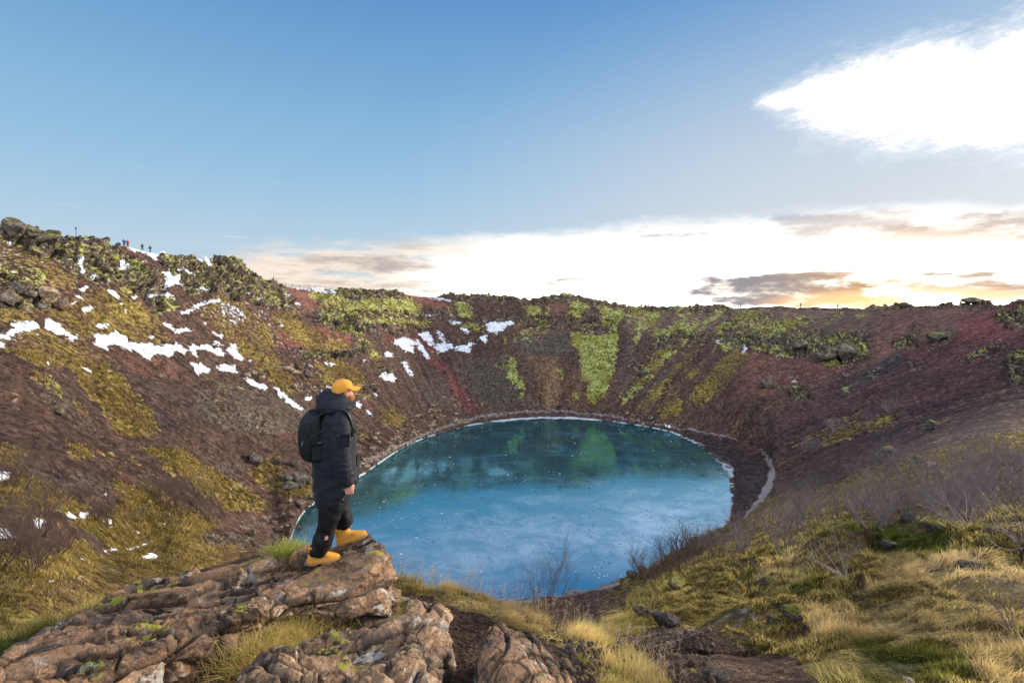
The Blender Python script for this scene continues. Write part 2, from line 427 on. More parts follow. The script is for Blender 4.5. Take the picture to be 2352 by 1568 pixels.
# rows
ROWS = [34, 90, 110, 70, 100, 110, 36, 36, 70, 110, 130, 110, 10, 8, 6, 5]
assert len(ROWS) == NK-1, (len(ROWS), NK)
trow = np.concatenate([k + np.arange(n)/n for k, n in enumerate(ROWS)] + [[NK-1.0]])
TD = pchip(np.arange(NK), TA, trow); TH = pchip(np.arange(NK), TZ, trow)   # (cols, rows)
NC, NR = TD.shape
SA, CA_ = np.sin(AZ)[:, None], np.cos(AZ)[:, None]
P0 = np.stack([SA*TD, CA_*TD, TH], -1)
T_ = np.broadcast_to(trow[None], (NC, NR))
# normals of the undisturbed sheet
def grid_normals(P):
    a = np.gradient(P, axis=0); b = np.gradient(P, axis=1)
    n = np.cross(b, a); n /= np.linalg.norm(n, axis=2, keepdims=True) + 1e-9
    n[n[..., 2] < 0] *= -1
    return n
N0 = grid_normals(P0)
px, py, pd = project(P0.reshape(-1, 3)); px = px.reshape(NC, NR); py = py.reshape(NC, NR)

# ---------------- cover survey: outlines in the survey frame, one transform per enlarged view
VIEW = {'A': (0, 800, 1.68), 'B': (1300, 1000, 1.68), 'C': (2500, 1050, 1.4737), 'D': (0, 1800, 1.68), 'E': (1150, 1800, 1.68), 'F': (2500, 1800, 1.4737), 'G': (900, 1150, 2.24), 'W': (0, 0, 0.574219), 'K': (3000, 1700, 2.146)}
def tr(v, pts):
    ox, oy, s = VIEW[v]
    return [((ox + x/s)*0.574219, (oy + y/s)*0.574219) for x, y in pts]
RW, RH = 1176, 784
def raster(polys, blur=1):
    M = np.zeros((RH, RW), np.float32)
    for it in polys:
        v, pts = it[0], it[1]; val = it[2] if len(it) > 2 else 1.0
        q = np.array(tr(v, pts))/2.0
        x0, x1 = int(max(0, q[:, 0].min()-1)), int(min(RW-1, q[:, 0].max()+1)); y0, y1 = int(max(0, q[:, 1].min()-1)), int(min(RH-1, q[:, 1].max()+1))
        if x1 <= x0 or y1 <= y0: continue
        SS = 3
        gx = (np.arange((x1-x0+1)*SS)+.5)/SS + x0; gy = (np.arange((y1-y0+1)*SS)+.5)/SS + y0
        GX, GY = np.meshgrid(gx, gy); ins = np.zeros(GX.shape, bool)
        n = len(q)
        for i in range(n):
            xa, ya = q[i]; xb, yb = q[(i+1) % n]
            if ya == yb: continue
            c = ((ya > GY) != (yb > GY)) & (GX < (xb-xa)*(GY-ya)/(yb-ya) + xa)
            ins ^= c
        a = ins.reshape(y1-y0+1, SS, x1-x0+1, SS).mean((1, 3)).astype(np.float32)*val
        s = M[y0:y1+1, x0:x1+1]; np.maximum(s, a, out=s)
    for _ in range(blur):
        P = np.pad(M, 1, mode='edge'); M = (P[:-2, 1:-1]+P[2:, 1:-1]+P[1:-1, :-2]+P[1:-1, 2:]+2*P[1:-1, 1:-1])/6
    return M
def samp(M, x, y):
    x = np.clip(x/2 - .5, 0, RW-1.001); y = np.clip(y/2 - .5, 0, RH-1.001)
    i = x.astype(int); j = y.astype(int); fx = x-i; fy_ = y-j
    return (M[j, i]*(1-fx)+M[j, i+1]*fx)*(1-fy_) + (M[j+1, i]*(1-fx)+M[j+1, i+1]*fx)*fy_
SNOW = [('A', [(45,820),(130,795),(270,795),(255,840),(180,870),(110,905),(70,930),(0,935),(0,915),(60,905),(95,870),(100,850)]),
 ('A', [(300,770),(340,800),(385,820),(430,855),(470,880),(540,910),(520,935),(470,915),(420,885),(380,880),(350,850),(295,835),(310,815)]),
 ('A', [(590,945),(640,965),(680,1000),(735,995),(715,970),(790,965),(860,1000),(915,1010),(960,1050),(1010,1055),(1050,1030),(1120,1055),(1165,1050),(1150,1020),(1240,1030),(1270,1005),(1230,975),(1165,935),(1185,965),(1095,970),(1030,965),(1000,945),(945,960),(935,975),(870,955),(865,925),(815,910),(780,885),(730,905),(640,890),(600,870),(640,920),(645,955)]),
 ('A', [(1260,960),(1330,985),(1400,980),(1465,1000),(1530,1045),(1470,1045),(1400,1020),(1310,1010),(1345,1070),(1300,1035)]),
 ('A', [(1410,955),(1470,960),(1500,990),(1540,1035),(1590,1085),(1625,1085),(1650,1065),(1700,1070),(1690,1085),(1625,1050),(1580,970),(1540,965),(1555,1000),(1500,1000)]),
 ('A', [(1285,1095),(1350,1085),(1410,1110),(1400,1135),(1340,1160),(1310,1130)]), ('A', [(1440,1100),(1530,1095),(1570,1110),(1605,1155),(1550,1140),(1490,1145)]),
 ('A', [(1610,1178),(1700,1207),(1790,1255),(1785,1284),(1700,1250),(1640,1207)]), ('A', [(1825,1260),(1870,1268),(1905,1305),(1985,1355),(2050,1403),(2000,1405),(1920,1360),(1870,1305)]),
 ('A', [(1090,480),(1150,470),(1150,500),(1205,520),(1190,550),(1240,580),(1170,575),(1110,600),(1120,540)]),
 ('A', [(790,292),(870,300),(970,332),(1050,342),(1135,352),(1135,374),(1050,374),(1060,400),(1085,410),(1060,415),(1020,378),(960,354),(880,334)]),
 ('A', [(1290,388),(1410,402),(1420,445),(1375,430),(1330,415)]), ('A', [(1175,475),(1230,465),(1290,490),(1345,495),(1250,515),(1210,495)]),
 ('A', [(485,430),(545,415),(555,430),(580,440),(560,465),(565,495),(540,480),(535,455)]), ('A', [(585,495),(620,488),(645,500),(625,515)]),
 ('A', [(795,415),(825,400),(840,425),(890,432),(900,445),(835,445)]), ('A', [(525,600),(590,575),(595,590),(560,620),(520,610)]), ('A', [(510,645),(530,645),(560,670),(515,672)]),
 ('A', [(450,705),(510,680),(515,710)]), ('A', [(710,610),(775,610),(800,640),(790,680),(760,650)]), ('A', [(790,680),(825,690),(805,705)]), ('A', [(820,715),(860,760),(830,740)]),
 ('A', [(970,660),(1050,640),(1110,610),(1130,635),(1210,650),(1150,660),(1100,645),(1010,670)]), ('A', [(885,640),(915,635),(915,660),(890,665)]), ('A', [(530,740),(600,725),(640,745),(600,760),(560,755)]),
 ('A', [(600,840),(700,835),(760,855),(700,860)]), ('A', [(985,900),(1050,905),(1040,918),(1000,915)]), ('A', [(540,1110),(580,1105),(640,1135),(560,1140)]), ('A', [(300,1080),(340,1090),(320,1100)]),
 ('A', [(230,885),(290,890),(260,900)]), ('A', [(700,1105),(745,1110),(730,1120)]), ('A', [(0,955),(40,965),(35,1000),(0,1010)]),
 ('A', [(1195,765),(1290,740),(1340,700),(1390,705),(1320,740),(1270,770),(1210,780)]), ('A', [(1300,600),(1415,590),(1400,610),(1310,615)]), ('A', [(1480,690),(1640,720),(1640,830),(1520,840),(1480,760)], .42),
 ('A', [(1340,680),(1500,680),(1480,700),(1380,700)], .8), ('A', [(1075,800),(1120,820),(1180,870),(1230,860),(1320,880),(1250,885),(1180,890),(1120,850)]), ('A', [(1360,830),(1390,820),(1380,850)]), ('A', [(1420,890),(1500,915),(1490,940)]),
 ('A', [(1720,650),(1790,635),(1750,665)]), ('A', [(1890,600),(1960,630),(1940,640)]), ('A', [(1960,670),(2010,690),(2040,720),(1990,700)]), ('A', [(1890,550),(1970,564),(2090,584),(2200,600),(2190,614),(2050,602),(1950,582)]),
 ('A', [(2200,600),(2270,612),(2290,625),(2210,615)]), ('A', [(1870,780),(1900,840),(1930,850),(1890,850)]), ('A', [(1750,720),(1790,770),(1760,750)]), ('A', [(1740,1045),(1770,1060),(1750,1065)]), ('A', [(2150,1100),(2260,1105),(2200,1120)]), ('A', [(2190,1260),(2230,1265),(2230,1290)]), ('A', [(2140,1300),(2190,1310),(2160,1325)]),
 ('A', [(2040,1335),(2100,1325),(2080,1350),(2050,1355)]), ('A', [(2070,1120),(2110,1140),(2080,1140)]),
 ('A', [(15,270),(60,255),(105,262),(75,283)]), ('A', [(80,340),(165,342),(100,355)]), ('A', [(395,256),(460,262),(420,272)]), ('A', [(165,385),(220,392),(190,396)]), ('A', [(280,470),(345,475),(300,482)]), ('A', [(955,395),(985,405),(980,415)]), ('A', [(1020,445),(1075,490),(1055,490)]), ('A', [(1460,495),(1535,520),(1490,512)]), ('A', [(980,605),(1040,592),(1020,610)]), ('A', [(700,300),(740,308),(730,316)]),
 ('D', [(0,120),(50,140),(75,165),(60,205),(0,210)]), ('D', [(110,185),(165,185),(150,195)]), ('D', [(0,510),(60,520),(110,550),(210,590),(100,600),(20,605),(0,590)]), ('D', [(225,485),(310,480),(330,510),(280,525),(240,520)]),
 ('D', [(355,435),(410,440),(450,430),(510,440),(525,405),(605,405),(570,440),(540,460),(480,460),(440,450),(380,445)]), ('D', [(665,680),(740,660),(800,655),(760,685),(740,675)]), ('D', [(830,660),(920,650),(960,625),(1030,632),(930,655),(880,675)]),
 ('D', [(945,715),(1010,690),(1100,700),(1000,725)]), ('D', [(525,720),(590,730),(540,740)]), ('D', [(780,285),(865,285),(820,294)]), ('D', [(880,270),(940,255),(900,280)]), ('D', [(680,465),(740,455),(755,470),(690,478)]), ('D', [(1060,485),(1120,482),(1110,495)]),
 ('D', [(1075,508),(1130,510),(1110,525)]), ('D', [(310,880),(370,865),(350,885),(310,888)]), ('D', [(195,905),(250,905),(210,915)]), ('D', [(725,510),(760,505),(750,525)]), ('D', [(690,428),(760,433),(720,442)]), ('D', [(670,325),(725,322),(700,336)]), ('D', [(900,545),(930,545),(920,575)]), ('D', [(1260,500),(1310,490),(1290,505)]), ('D', [(1120,420),(1155,410),(1140,432)]),
 ('D', [(430,735),(450,730),(445,742)]), ('D', [(450,878),(495,873),(470,885)]), ('D', [(515,850),(570,845),(545,862)]), ('D', [(1540,245),(1590,250),(1560,257)]), ('D', [(585,360),(620,350),(605,370)]), ('D', [(620,350),(660,350),(640,358)]),
 ('B', [(455,620),(530,580),(580,590),(600,630),(590,680),(540,680),(500,650)]), ('B', [(600,600),(650,620),(700,690),(705,740),(680,720),(640,670),(610,640)]), ('B', [(615,560),(700,540),(730,600),(720,640),(660,600)]),
 ('B', [(745,525),(790,560),(800,600),(860,640),(870,670),(820,650),(780,690),(740,640),(800,620),(760,560)]), ('B', [(870,650),(900,640),(960,630),(1020,640),(975,660),(975,700),(930,690)]), ('B', [(720,620),(800,640),(880,650),(780,688)]),
 ('B', [(1065,490),(1150,490),(1280,478),(1270,500),(1230,510),(1200,545),(1150,570),(1100,560),(1080,520)]), ('B', [(1035,585),(1090,570),(1085,635)]), ('B', [(500,740),(540,740),(560,790),(600,850),(570,840),(530,790)]),
 ('B', [(350,850),(420,810),(440,830),(485,850),(470,885),(410,875)]), ('B', [(835,482),(900,480),(920,500),(860,502)]), ('B', [(190,1015),(230,1025),(255,1060),(220,1060)]), ('B', [(270,1070),(310,1090),(325,1120),(285,1100)]), ('B', [(235,745),(290,740),(260,760)]),
 ('B', [(400,680),(440,670),(460,700),(410,720)]), ('B', [(0,765),(90,775),(30,790)]), ('B', [(665,425),(740,440),(690,445)]), ('B', [(725,460),(775,490),(740,475)]), ('B', [(900,528),(930,525),(1000,570),(950,558)]), ('B', [(310,950),(350,950),(350,975)]), ('B', [(235,990),(290,990),(270,1010)]),
 ('B', [(675,312),(840,328),(840,342),(720,332)]), ('B', [(835,425),(855,425),(855,440),(835,440)]), ('B', [(20,265),(60,262),(115,290),(60,285)]), ('B', [(1290,360),(1330,360),(1330,368)]), ('B', [(1395,358),(1425,360),(1420,370)]), ('B', [(1115,350),(1160,357),(1150,363)]), ('B', [(0,925),(50,950),(20,945)]), ('B', [(30,545),(50,560),(40,570)]),
 ('B', [(1325,1078),(1370,1075),(1370,1083)]), ('B', [(2290,1165),(2318,1170),(2315,1195),(2298,1195)]),
 ('C', [(525,455),(570,470),(540,477)]), ('C', [(680,540),(700,500),(730,497),(702,530)]), ('C', [(980,602),(1040,598),(990,608)]), ('C', [(640,520),(660,505),(650,522)]), ('C', [(900,535),(935,535),(920,542)]), ('C', [(250,950),(265,950),(262,975),(248,972)]), ('C', [(530,1035),(575,1042),(560,1047)]), ('C', [(470,995),(495,985),(480,998)]),
 ('C', [(295,948),(330,940),(310,955)]), ('C', [(760,1268),(780,1260),(772,1270)])]
MOSS = [('B', [(1650,560),(1750,570),(1850,570),(1975,530),(1970,640),(1950,760),(1930,860),(1890,950),(1840,1020),(1780,1050),(1755,1020),(1770,900),(1715,860),(1710,740),(1700,650),(1655,620)]),
 ('B', [(1640,350),(1750,345),(1760,420),(1700,480),(1620,460)], .75), ('B', [(1815,385),(1880,380),(2020,385),(2005,470),(1960,540),(1860,500),(1850,430)], .75), ('B', [(1280,370),(1460,375),(1455,440),(1400,430),(1330,385)], .9),
 ('B', [(860,335),(910,335),(985,370),(960,410),(1000,450),(1050,470),(900,470),(880,400)], .85), ('B', [(820,370),(860,380),(850,440),(825,420)], .8), ('B', [(1410,440),(1500,440),(1520,540),(1430,540)], .6),
 ('B', [(1980,1000),(2100,880),(2200,780),(2352,630),(2352,690),(2220,790),(2150,900),(2060,1000),(1985,1055)], .75), ('B', [(1190,580),(1220,590),(1225,635),(1200,620)]), ('B', [(1200,760),(1290,760),(1290,820),(1350,920),(1340,960),(1290,940),(1240,860)], .8),
 ('B', [(1210,690),(1250,700),(1300,770),(1230,750)], .7), ('B', [(1560,790),(1600,800),(1600,880),(1580,910)], .8), ('B', [(1660,950),(1720,980),(1710,1030),(1680,1020)], .9), ('B', [(1280,960),(1350,980),(1340,1010),(1290,1000)], .8), ('B', [(1590,1000),(1640,1000),(1630,1040)], .6),
 ('B', [(1140,740),(1200,740),(1210,800),(1150,790)], .6), ('B', [(720,590),(770,610),(770,640),(730,640)], .8), ('B', [(720,670),(770,690),(760,720),(720,700)], .7), ('B', [(1380,1040),(1425,1045),(1400,1062)], .9), ('B', [(990,1020),(1060,1040),(1030,1060)], .6), ('B', [(1470,500),(1510,510),(1500,545),(1475,535)], .9),
 ('B', [(0,290),(200,330),(430,320),(600,330),(640,380),(700,450),(600,440),(400,440),(200,420),(0,380)], .66), ('B', [(0,440),(300,450),(700,460),(720,520),(500,530),(250,500),(100,480),(0,480)], .62), ('B', [(130,500),(270,520),(250,570),(120,560)], .6), ('B', [(190,610),(300,600),(290,650),(190,640)], .7),
 ('B', [(300,690),(420,690),(380,720),(300,715)], .6), ('B', [(900,490),(1050,500),(1080,560),(1000,560),(920,530)], .65), ('B', [(2200,540),(2352,500),(2352,560),(2250,590)], .7), ('B', [(2180,430),(2260,410),(2240,450)], .7), ('B', [(1060,380),(1280,385),(1280,400),(1080,400)], .3),
 ('A', [(700,330),(900,380),(1150,520),(1060,560),(900,500),(760,420)], .62), ('A', [(400,380),(600,420),(700,560),(800,620),(620,560),(480,470)], .52), ('A', [(0,420),(200,440),(330,520),(300,600),(100,560),(0,540)], .5), ('A', [(1100,380),(1600,420),(1700,560),(1500,560),(1250,460)], .5), ('A', [(1040,600),(1200,650),(1220,740),(1060,760)], .58), ('A', [(1350,540),(1700,600),(1600,640),(1380,600)], .5),
 ('A', [(1700,520),(1850,560),(1900,680),(1860,730),(1780,640)], .62), ('A', [(2060,580),(2352,600),(2352,730),(2200,720),(2100,660)], .64), ('A', [(760,560),(860,570),(900,620),(800,610)], .6), ('A', [(170,330),(360,380),(480,420),(300,420)], .5), ('A', [(2010,1000),(2050,1000),(2050,1070),(2010,1050)], .6), ('A', [(2150,760),(2352,800),(2352,860),(2180,840)], .55),
 ('A', [(1250,440),(1500,450),(1480,480),(1300,470)], .55), ('A', [(280,1180),(330,1180),(430,1320),(400,1330)], .8),
 ('C', [(560,350),(700,285),(800,285),(780,330),(640,380),(540,440),(500,430)], .74), ('C', [(150,430),(300,370),(350,350),(440,400),(250,440),(160,470)], .66), ('C', [(700,420),(900,330),(1080,310),(1100,340),(960,400),(820,450),(720,450)], .58), ('C', [(1170,360),(1300,290),(1310,300),(1200,362)], .85), ('C', [(1340,335),(1410,300),(1430,310),(1380,348)], .85),
 ('C', [(140,310),(200,290),(215,320),(150,365)], .85), ('C', [(320,285),(400,280),(380,300)], .8), ('C', [(430,270),(480,275),(460,305)], .8), ('C', [(760,480),(900,500),(1000,530),(940,560),(760,520)], .72), ('C', [(1130,440),(1260,440),(1300,500),(1180,480)], .62), ('C', [(1320,460),(1430,440),(1430,540),(1370,530)], .66), ('C', [(1130,570),(1260,560),(1300,600),(1200,615)], .66),
 ('C', [(930,540),(1000,510),(1010,540),(960,570)], .8), ('C', [(1300,740),(1330,735),(1320,780),(1280,785)], .8), ('C', [(1960,560),(2100,490),(2160,490),(2050,560)], .55), ('C', [(2170,335),(2230,325),(2200,355)], .8), ('C', [(2240,570),(2352,520),(2352,560),(2280,590)], .6), ('C', [(2240,350),(2300,340),(2280,370)], .6), ('C', [(1790,440),(1880,470),(1800,480)], .6), ('C', [(560,470),(650,480),(620,520),(570,510)], .6),
 ('C', [(1500,1100),(1600,1080),(1600,1110),(1520,1130)], .6), ('C', [(60,590),(150,590),(130,650),(40,640)], .55)]
GRASS = [('A', [(0,690),(250,730),(500,650),(700,600),(900,640),(1060,780),(1180,960),(900,965),(700,900),(540,930),(300,760),(0,860)], .85), ('A', [(0,250),(300,300),(330,420),(520,520),(500,640),(300,560),(150,480),(0,430)], .5),
 ('A', [(80,1000),(130,900),(300,840),(560,930),(700,1060),(800,1200),(1000,1400),(1100,1567),(850,1567),(700,1400),(600,1300),(540,1150),(420,1100),(200,1130)], .95), ('A', [(1300,760),(1450,690),(1640,690),(1700,760),(1870,900),(1860,1100),(1640,1050),(1560,960),(1400,850)], .95),
 ('A', [(200,1120),(280,1180),(330,1240),(430,1320),(380,1320),(260,1210)], .9), ('A', [(1850,740),(2000,760),(2100,850),(2100,980),(1950,960),(1900,850)], .75), ('A', [(2100,900),(2300,960),(2320,1010),(2200,1040),(2100,1000)], .85), ('A', [(2150,1090),(2352,1100),(2352,1200),(2200,1180)], .75), ('A', [(1240,1060),(1420,1160),(1520,1260),(1440,1240),(1300,1140)], .62), ('A', [(1690,1080),(1850,1090),(1900,1200),(2050,1330),(1900,1280),(1780,1180)], .6), ('A', [(1430,1380),(1530,1400),(1500,1480),(1430,1440)], .58), ('A', [(0,1060),(0,860),(100,1000),(60,1060)], .6),
 ('A', [(480,1340),(620,1420),(640,1500),(480,1440)], .52), ('A', [(640,560),(900,560),(1000,640),(800,640)], .6),
 ('G', [(0,110),(150,120),(250,220),(400,330),(480,460),(450,620),(300,640),(150,560),(0,480)], .85), ('G', [(430,210),(560,230),(700,330),(850,420),(1100,520),(1130,600),(900,600),(740,580),(600,420),(460,300)], .8), ('G', [(830,640),(1050,640),(1200,700),(1250,800),(1050,860),(900,820)], .82), ('G', [(300,640),(460,680),(560,820),(700,950),(560,960),(400,800),(280,720)], .75), ('G', [(700,780),(900,830),(1000,850),(950,920),(760,900)], .55), ('G', [(1360,1080),(1500,1090),(1620,1200),(1540,1260),(1400,1200)], .72), ('G', [(1190,1250),(1330,1360),(1230,1370)], .7),
 ('G', [(1250,560),(1420,560),(1450,680),(1300,660)], .5), ('G', [(1300,680),(1400,700),(1350,760),(1250,740)], .5),
 ('D', [(900,0),(1240,0),(1380,110),(1560,210),(1680,270),(1800,360),(1740,400),(1550,400),(1400,310),(1280,240),(1120,140),(1100,60)], 1), ('D', [(340,0),(600,0),(640,90),(500,70)], .85), ('D', [(0,0),(120,0),(160,120),(60,110),(0,110)], .8), ('D', [(640,0),(760,10),(810,90),(720,90),(660,40)], .6), ('D', [(810,50),(900,60),(940,130),(870,130)], .7), ('D', [(760,120),(820,130),(800,165),(760,150)], .8), ('D', [(1050,260),(1100,260),(1100,310),(1060,300)], .7),
 ('D', [(0,205),(80,170),(250,230),(400,290),(560,330),(600,400),(560,470),(350,440),(300,480),(150,470),(0,430)], 1), ('D', [(740,200),(830,195),(930,230),(1050,270),(1130,360),(1200,400),(1400,440),(1480,500),(1280,620),(1250,700),(1100,730),(900,770),(700,800),(640,860),(400,900),(0,1200),(0,1310),(0,860),(0,780),(300,800),(420,680),(560,620),(540,640),(620,670),(700,740),(740,690),(690,600),(600,560),(430,540),(500,470),(640,440),(700,380),(790,390),(760,290),(800,270)], 1),
 ('D', [(1680,120),(1780,50),(1850,60),(1900,130),(2120,230),(2130,300),(1950,330),(1780,270)], .85), ('D', [(540,620),(640,660),(560,670)], 1), ('D', [(0,640),(300,640),(380,720),(280,840),(0,860)], .8),
 ('B', [(0,700),(120,740),(200,800),(250,900),(150,900),(0,860)], .8), ('B', [(390,1060),(460,1060),(540,1120),(530,1190),(430,1170)], .75), ('B', [(210,1190),(330,1270),(310,1290),(220,1250)], .75), ('B', [(200,560),(330,640),(300,700),(150,640)], .35), ('B', [(860,980),(910,990),(900,1030)], .7), ('B', [(380,300),(620,300),(640,330),(420,330)], .5), ('B', [(400,330),(650,350),(700,420),(560,420)], .4), ('B', [(1000,620),(1050,680),(1050,720),(1000,670)], .7), ('B', [(0,770),(60,790),(250,900),(340,930),(350,1040),(200,980)], .5),
 ('B', [(1790,800),(1930,830),(1890,950),(1840,1020),(1780,1050),(1800,900)], .5), ('B', [(1650,555),(1740,560),(1720,600),(1660,600)], .6),
 ('C', [(240,480),(330,460),(240,560),(170,640),(100,740),(50,800),(0,830),(0,750),(80,660),(130,570)], .8), ('C', [(60,840),(130,770),(230,680),(300,600),(420,480),(440,520),(330,640),(250,760),(200,820),(100,880)], .7), ('C', [(190,900),(250,800),(340,740),(330,860),(250,940)], .85),
 ('C', [(380,830),(420,730),(520,620),(620,520),(720,520),(720,560),(620,680),(520,780),(430,850)], .95), ('C', [(250,950),(390,900),(380,940),(280,965)], .9), ('C', [(380,600),(470,560),(400,700),(330,740)], .65), ('C', [(560,1030),(700,950),(660,1000),(590,1035)], .7), ('C', [(800,940),(880,890),(840,960)], .5),
 ('C', [(910,1085),(1050,1035),(1300,905),(1400,865),(1390,890),(1280,950),(1080,1060),(930,1100)], .85), ('C', [(1150,1040),(1350,950),(1560,890),(1600,890),(1600,930),(1400,1000),(1200,1080)], .85), ('C', [(800,1050),(850,1000),(880,1000),(850,1060)], .6), ('C', [(2000,360),(2060,330),(2060,345),(2010,375)], .6),
 ('C', [(2130,1100),(2240,1040),(2352,1000),(2352,1060),(2200,1110)], .9)]
STRAW = [('C', [(980,1480),(1080,1430),(1400,1340),(1480,1290),(1530,1320),(1400,1380),(1200,1430),(1000,1500)], .95), ('C', [(1150,1345),(1340,1265),(1330,1290),(1170,1355)], .95), ('C', [(1290,1260),(1430,1200),(1560,1170),(1500,1240),(1400,1300),(1330,1290)], .5),
 ('C', [(1560,1180),(1700,1090),(1900,1020),(2100,960),(2352,900),(2352,1000),(2130,1060),(1900,1100),(1700,1200),(1560,1250)], .38), ('C', [(1600,960),(1850,830),(2352,640),(2352,880),(2000,960),(1800,1060)], .27), ('C', [(1770,760),(1860,720),(1830,750)], .7), ('C', [(940,850),(1020,820),(960,870)], .5),
 ('A', [(60,1380),(180,1330),(160,1300)], .5), ('A', [(1400,1320),(1560,1300),(1540,1360),(1420,1360)], .35), ('D', [(0,880),(60,900),(40,1100),(0,1100)], .5), ('D', [(1280,150),(1800,360),(1700,400),(1400,300)], .45)]
ROCK = [('A', [(0,200),(400,240),(800,300),(820,330),(900,380),(1150,520),(1150,560),(1100,780),(1040,760),(960,560),(700,560),(500,480),(400,420),(170,330),(0,240)], .8), ('A', [(0,500),(150,560),(320,600),(430,680),(420,740),(0,720)], .95), ('A', [(1050,360),(1250,380),(1400,400),(1600,400),(1700,460),(1720,560),(1640,700),(1500,660),(1250,640),(1200,560)], .8),
 ('A', [(1680,500),(1900,570),(1960,640),(1950,720),(1800,730),(1700,700),(1600,600)], .75), ('A', [(340,380),(620,420),(800,600),(620,560),(480,520)], .65), ('A', [(840,540),(1000,560),(1020,600),(880,600)], .85), ('A', [(2000,1000),(2060,1000),(2060,1080),(2000,1070)], .9), ('A', [(2060,1010),(2352,1010),(2352,1080),(2100,1080)], .9),
 ('A', [(2060,580),(2352,600),(2352,760),(2150,740)], .5), ('A', [(2200,760),(2352,770),(2352,880),(2230,850)], .75), ('A', [(1640,1140),(1800,1150),(1790,1210),(1650,1190)], .6), ('A', [(1850,1110),(2050,1110),(2100,1200),(1950,1190)], .6), ('A', [(1900,1220),(2300,1300),(2200,1400),(2000,1300)], .38),
 ('A', [(1560,1450),(1700,1400),(1900,1567),(1650,1567)], .38),
 ('G', [(720,580),(1130,560),(1200,480),(1300,480),(1290,560),(1130,620),(1050,650),(740,650)], .9), ('G', [(660,590),(720,580),(725,660),(665,650)], .9), ('G', [(780,210),(1200,230),(1250,400),(1080,420),(850,330)], .72), ('G', [(1180,500),(1300,470),(1330,540),(1220,600)], .7), ('G', [(1350,720),(1520,720),(1510,800),(1400,830),(1340,780)], .7), ('G', [(1250,820),(1400,850),(1380,960),(1180,960)], .5), ('G', [(320,160),(800,210),(1250,230),(1792,260),(1792,230),(1200,205),(800,190),(500,150)], .9),
 ('B', [(0,250),(600,260),(620,310),(380,330),(0,330)], .6), ('B', [(620,300),(930,280),(1200,300),(1650,300),(1900,360),(2352,380),(2352,420),(2000,400),(1640,350),(1280,360),(900,340),(660,310)], .72), ('B', [(860,440),(1060,450),(1260,430),(1640,470),(1640,520),(1480,560),(1400,540),(1260,480),(1060,480),(900,480)], .72), ('B', [(640,380),(860,380),(880,460),(700,460)], .5),
 ('B', [(1640,430),(1860,420),(2000,480),(1990,560),(1860,570),(1650,560)], .62), ('B', [(750,590),(1050,600),(1050,640),(850,640)], .6), ('B', [(400,540),(620,560),(600,590),(420,580)], .6), ('B', [(1150,720),(1250,740),(1230,800),(1150,800)], .5), ('B', [(2150,580),(2352,560),(2352,640),(2180,680)], .7), ('B', [(0,450),(720,500),(700,560),(300,560),(0,540)], .5), ('B', [(2030,790),(2200,760),(2150,860),(2030,830)], .5), ('B', [(840,790),(910,800),(930,860),(850,850)], .35),
 ('C', [(150,440),(350,380),(500,430),(700,420),(1000,420),(1150,400),(1430,420),(1440,500),(1400,570),(1260,600),(1150,560),(940,560),(760,520),(560,470),(350,440),(150,510)], .8), ('C', [(580,300),(820,280),(900,340),(1080,310),(1130,340),(1060,420),(560,440),(500,400)], .5), ('C', [(0,255),(250,265),(500,250),(640,258),(640,280),(300,290),(0,290)], .7),
 ('C', [(800,262),(1000,268),(1400,262),(1560,240),(1800,235),(2000,215),(2130,235),(2352,220),(2352,245),(2100,262),(1800,262),(1500,280),(900,285)], .72), ('C', [(1990,215),(2110,212),(2130,245),(1990,250)], .95), ('C', [(1530,430),(1740,420),(1740,500),(1600,500)], .8), ('C', [(1790,400),(1980,390),(1970,460),(1780,520)], .55), ('C', [(1940,560),(2100,490),(2220,450),(2280,480),(2200,520),(2000,590)], .62),
 ('C', [(2170,330),(2352,260),(2352,400),(2230,380)], .8), ('C', [(2220,560),(2352,500),(2352,720),(2250,700)], .7), ('C', [(1400,650),(1560,600),(1470,690)], .6), ('C', [(1650,560),(1800,560),(1780,620),(1680,640)], .55), ('C', [(930,740),(1100,740),(1120,790),(1000,820)], .85), ('C', [(800,690),(950,700),(930,750),(820,730)], .8), ('C', [(1670,370),(1750,340),(1740,420),(1680,400)], .6), ('C', [(760,600),(900,600),(860,640),(780,620)], .35), ('C', [(970,640),(1080,630),(1060,680),(980,680)], .45),
 ('C', [(0,580),(140,580),(130,670),(0,640)], .45), ('C', [(1270,1380),(1420,1330),(1400,1370),(1290,1400)], .5), ('D', [(1650,20),(1740,20),(1750,100),(1670,100)], .5), ('D', [(1350,560),(1580,560),(1700,560),(1750,650),(1500,640),(1290,620)], .7), ('D', [(1520,470),(1850,420),(1980,400),(2000,480),(1800,520),(1560,540)], .35), ('B', [(1560,1095),(1760,1100),(1740,1120),(1600,1115)], .6)]
TALUS = [('B', [(1250,600),(1640,560),(1690,680),(1560,700),(1350,700)], .6), ('B', [(880,760),(1200,700),(1300,1000),(1460,1060),(1100,1070),(960,920)], .9), ('B', [(1960,600),(2100,560),(2100,800),(1990,960),(1950,860)], .7), ('B', [(560,900),(800,850),(860,1000),(760,1120),(600,1060)], .45), ('B', [(2060,1000),(2352,800),(2352,850),(2120,1010)], .5),
 ('A', [(1300,1200),(1560,1400),(1850,1567),(1500,1567),(1300,1400)], .7), ('A', [(260,1230),(480,1300),(700,1560),(500,1567),(300,1400)], .5), ('D', [(1240,60),(1650,100),(1700,300),(1400,200)], .6), ('D', [(200,100),(560,180),(800,200),(840,260),(750,300),(600,330),(300,240)], .6), ('C', [(0,600),(160,680),(60,850),(0,840)], .2), ('C', [(160,660),(420,520),(200,800),(60,850)], .7), ('C', [(1380,660),(1600,500),(1560,600),(1300,760),(1180,820)], .5), ('C', [(400,1090),(620,1180),(660,1260),(560,1200)], .7)]
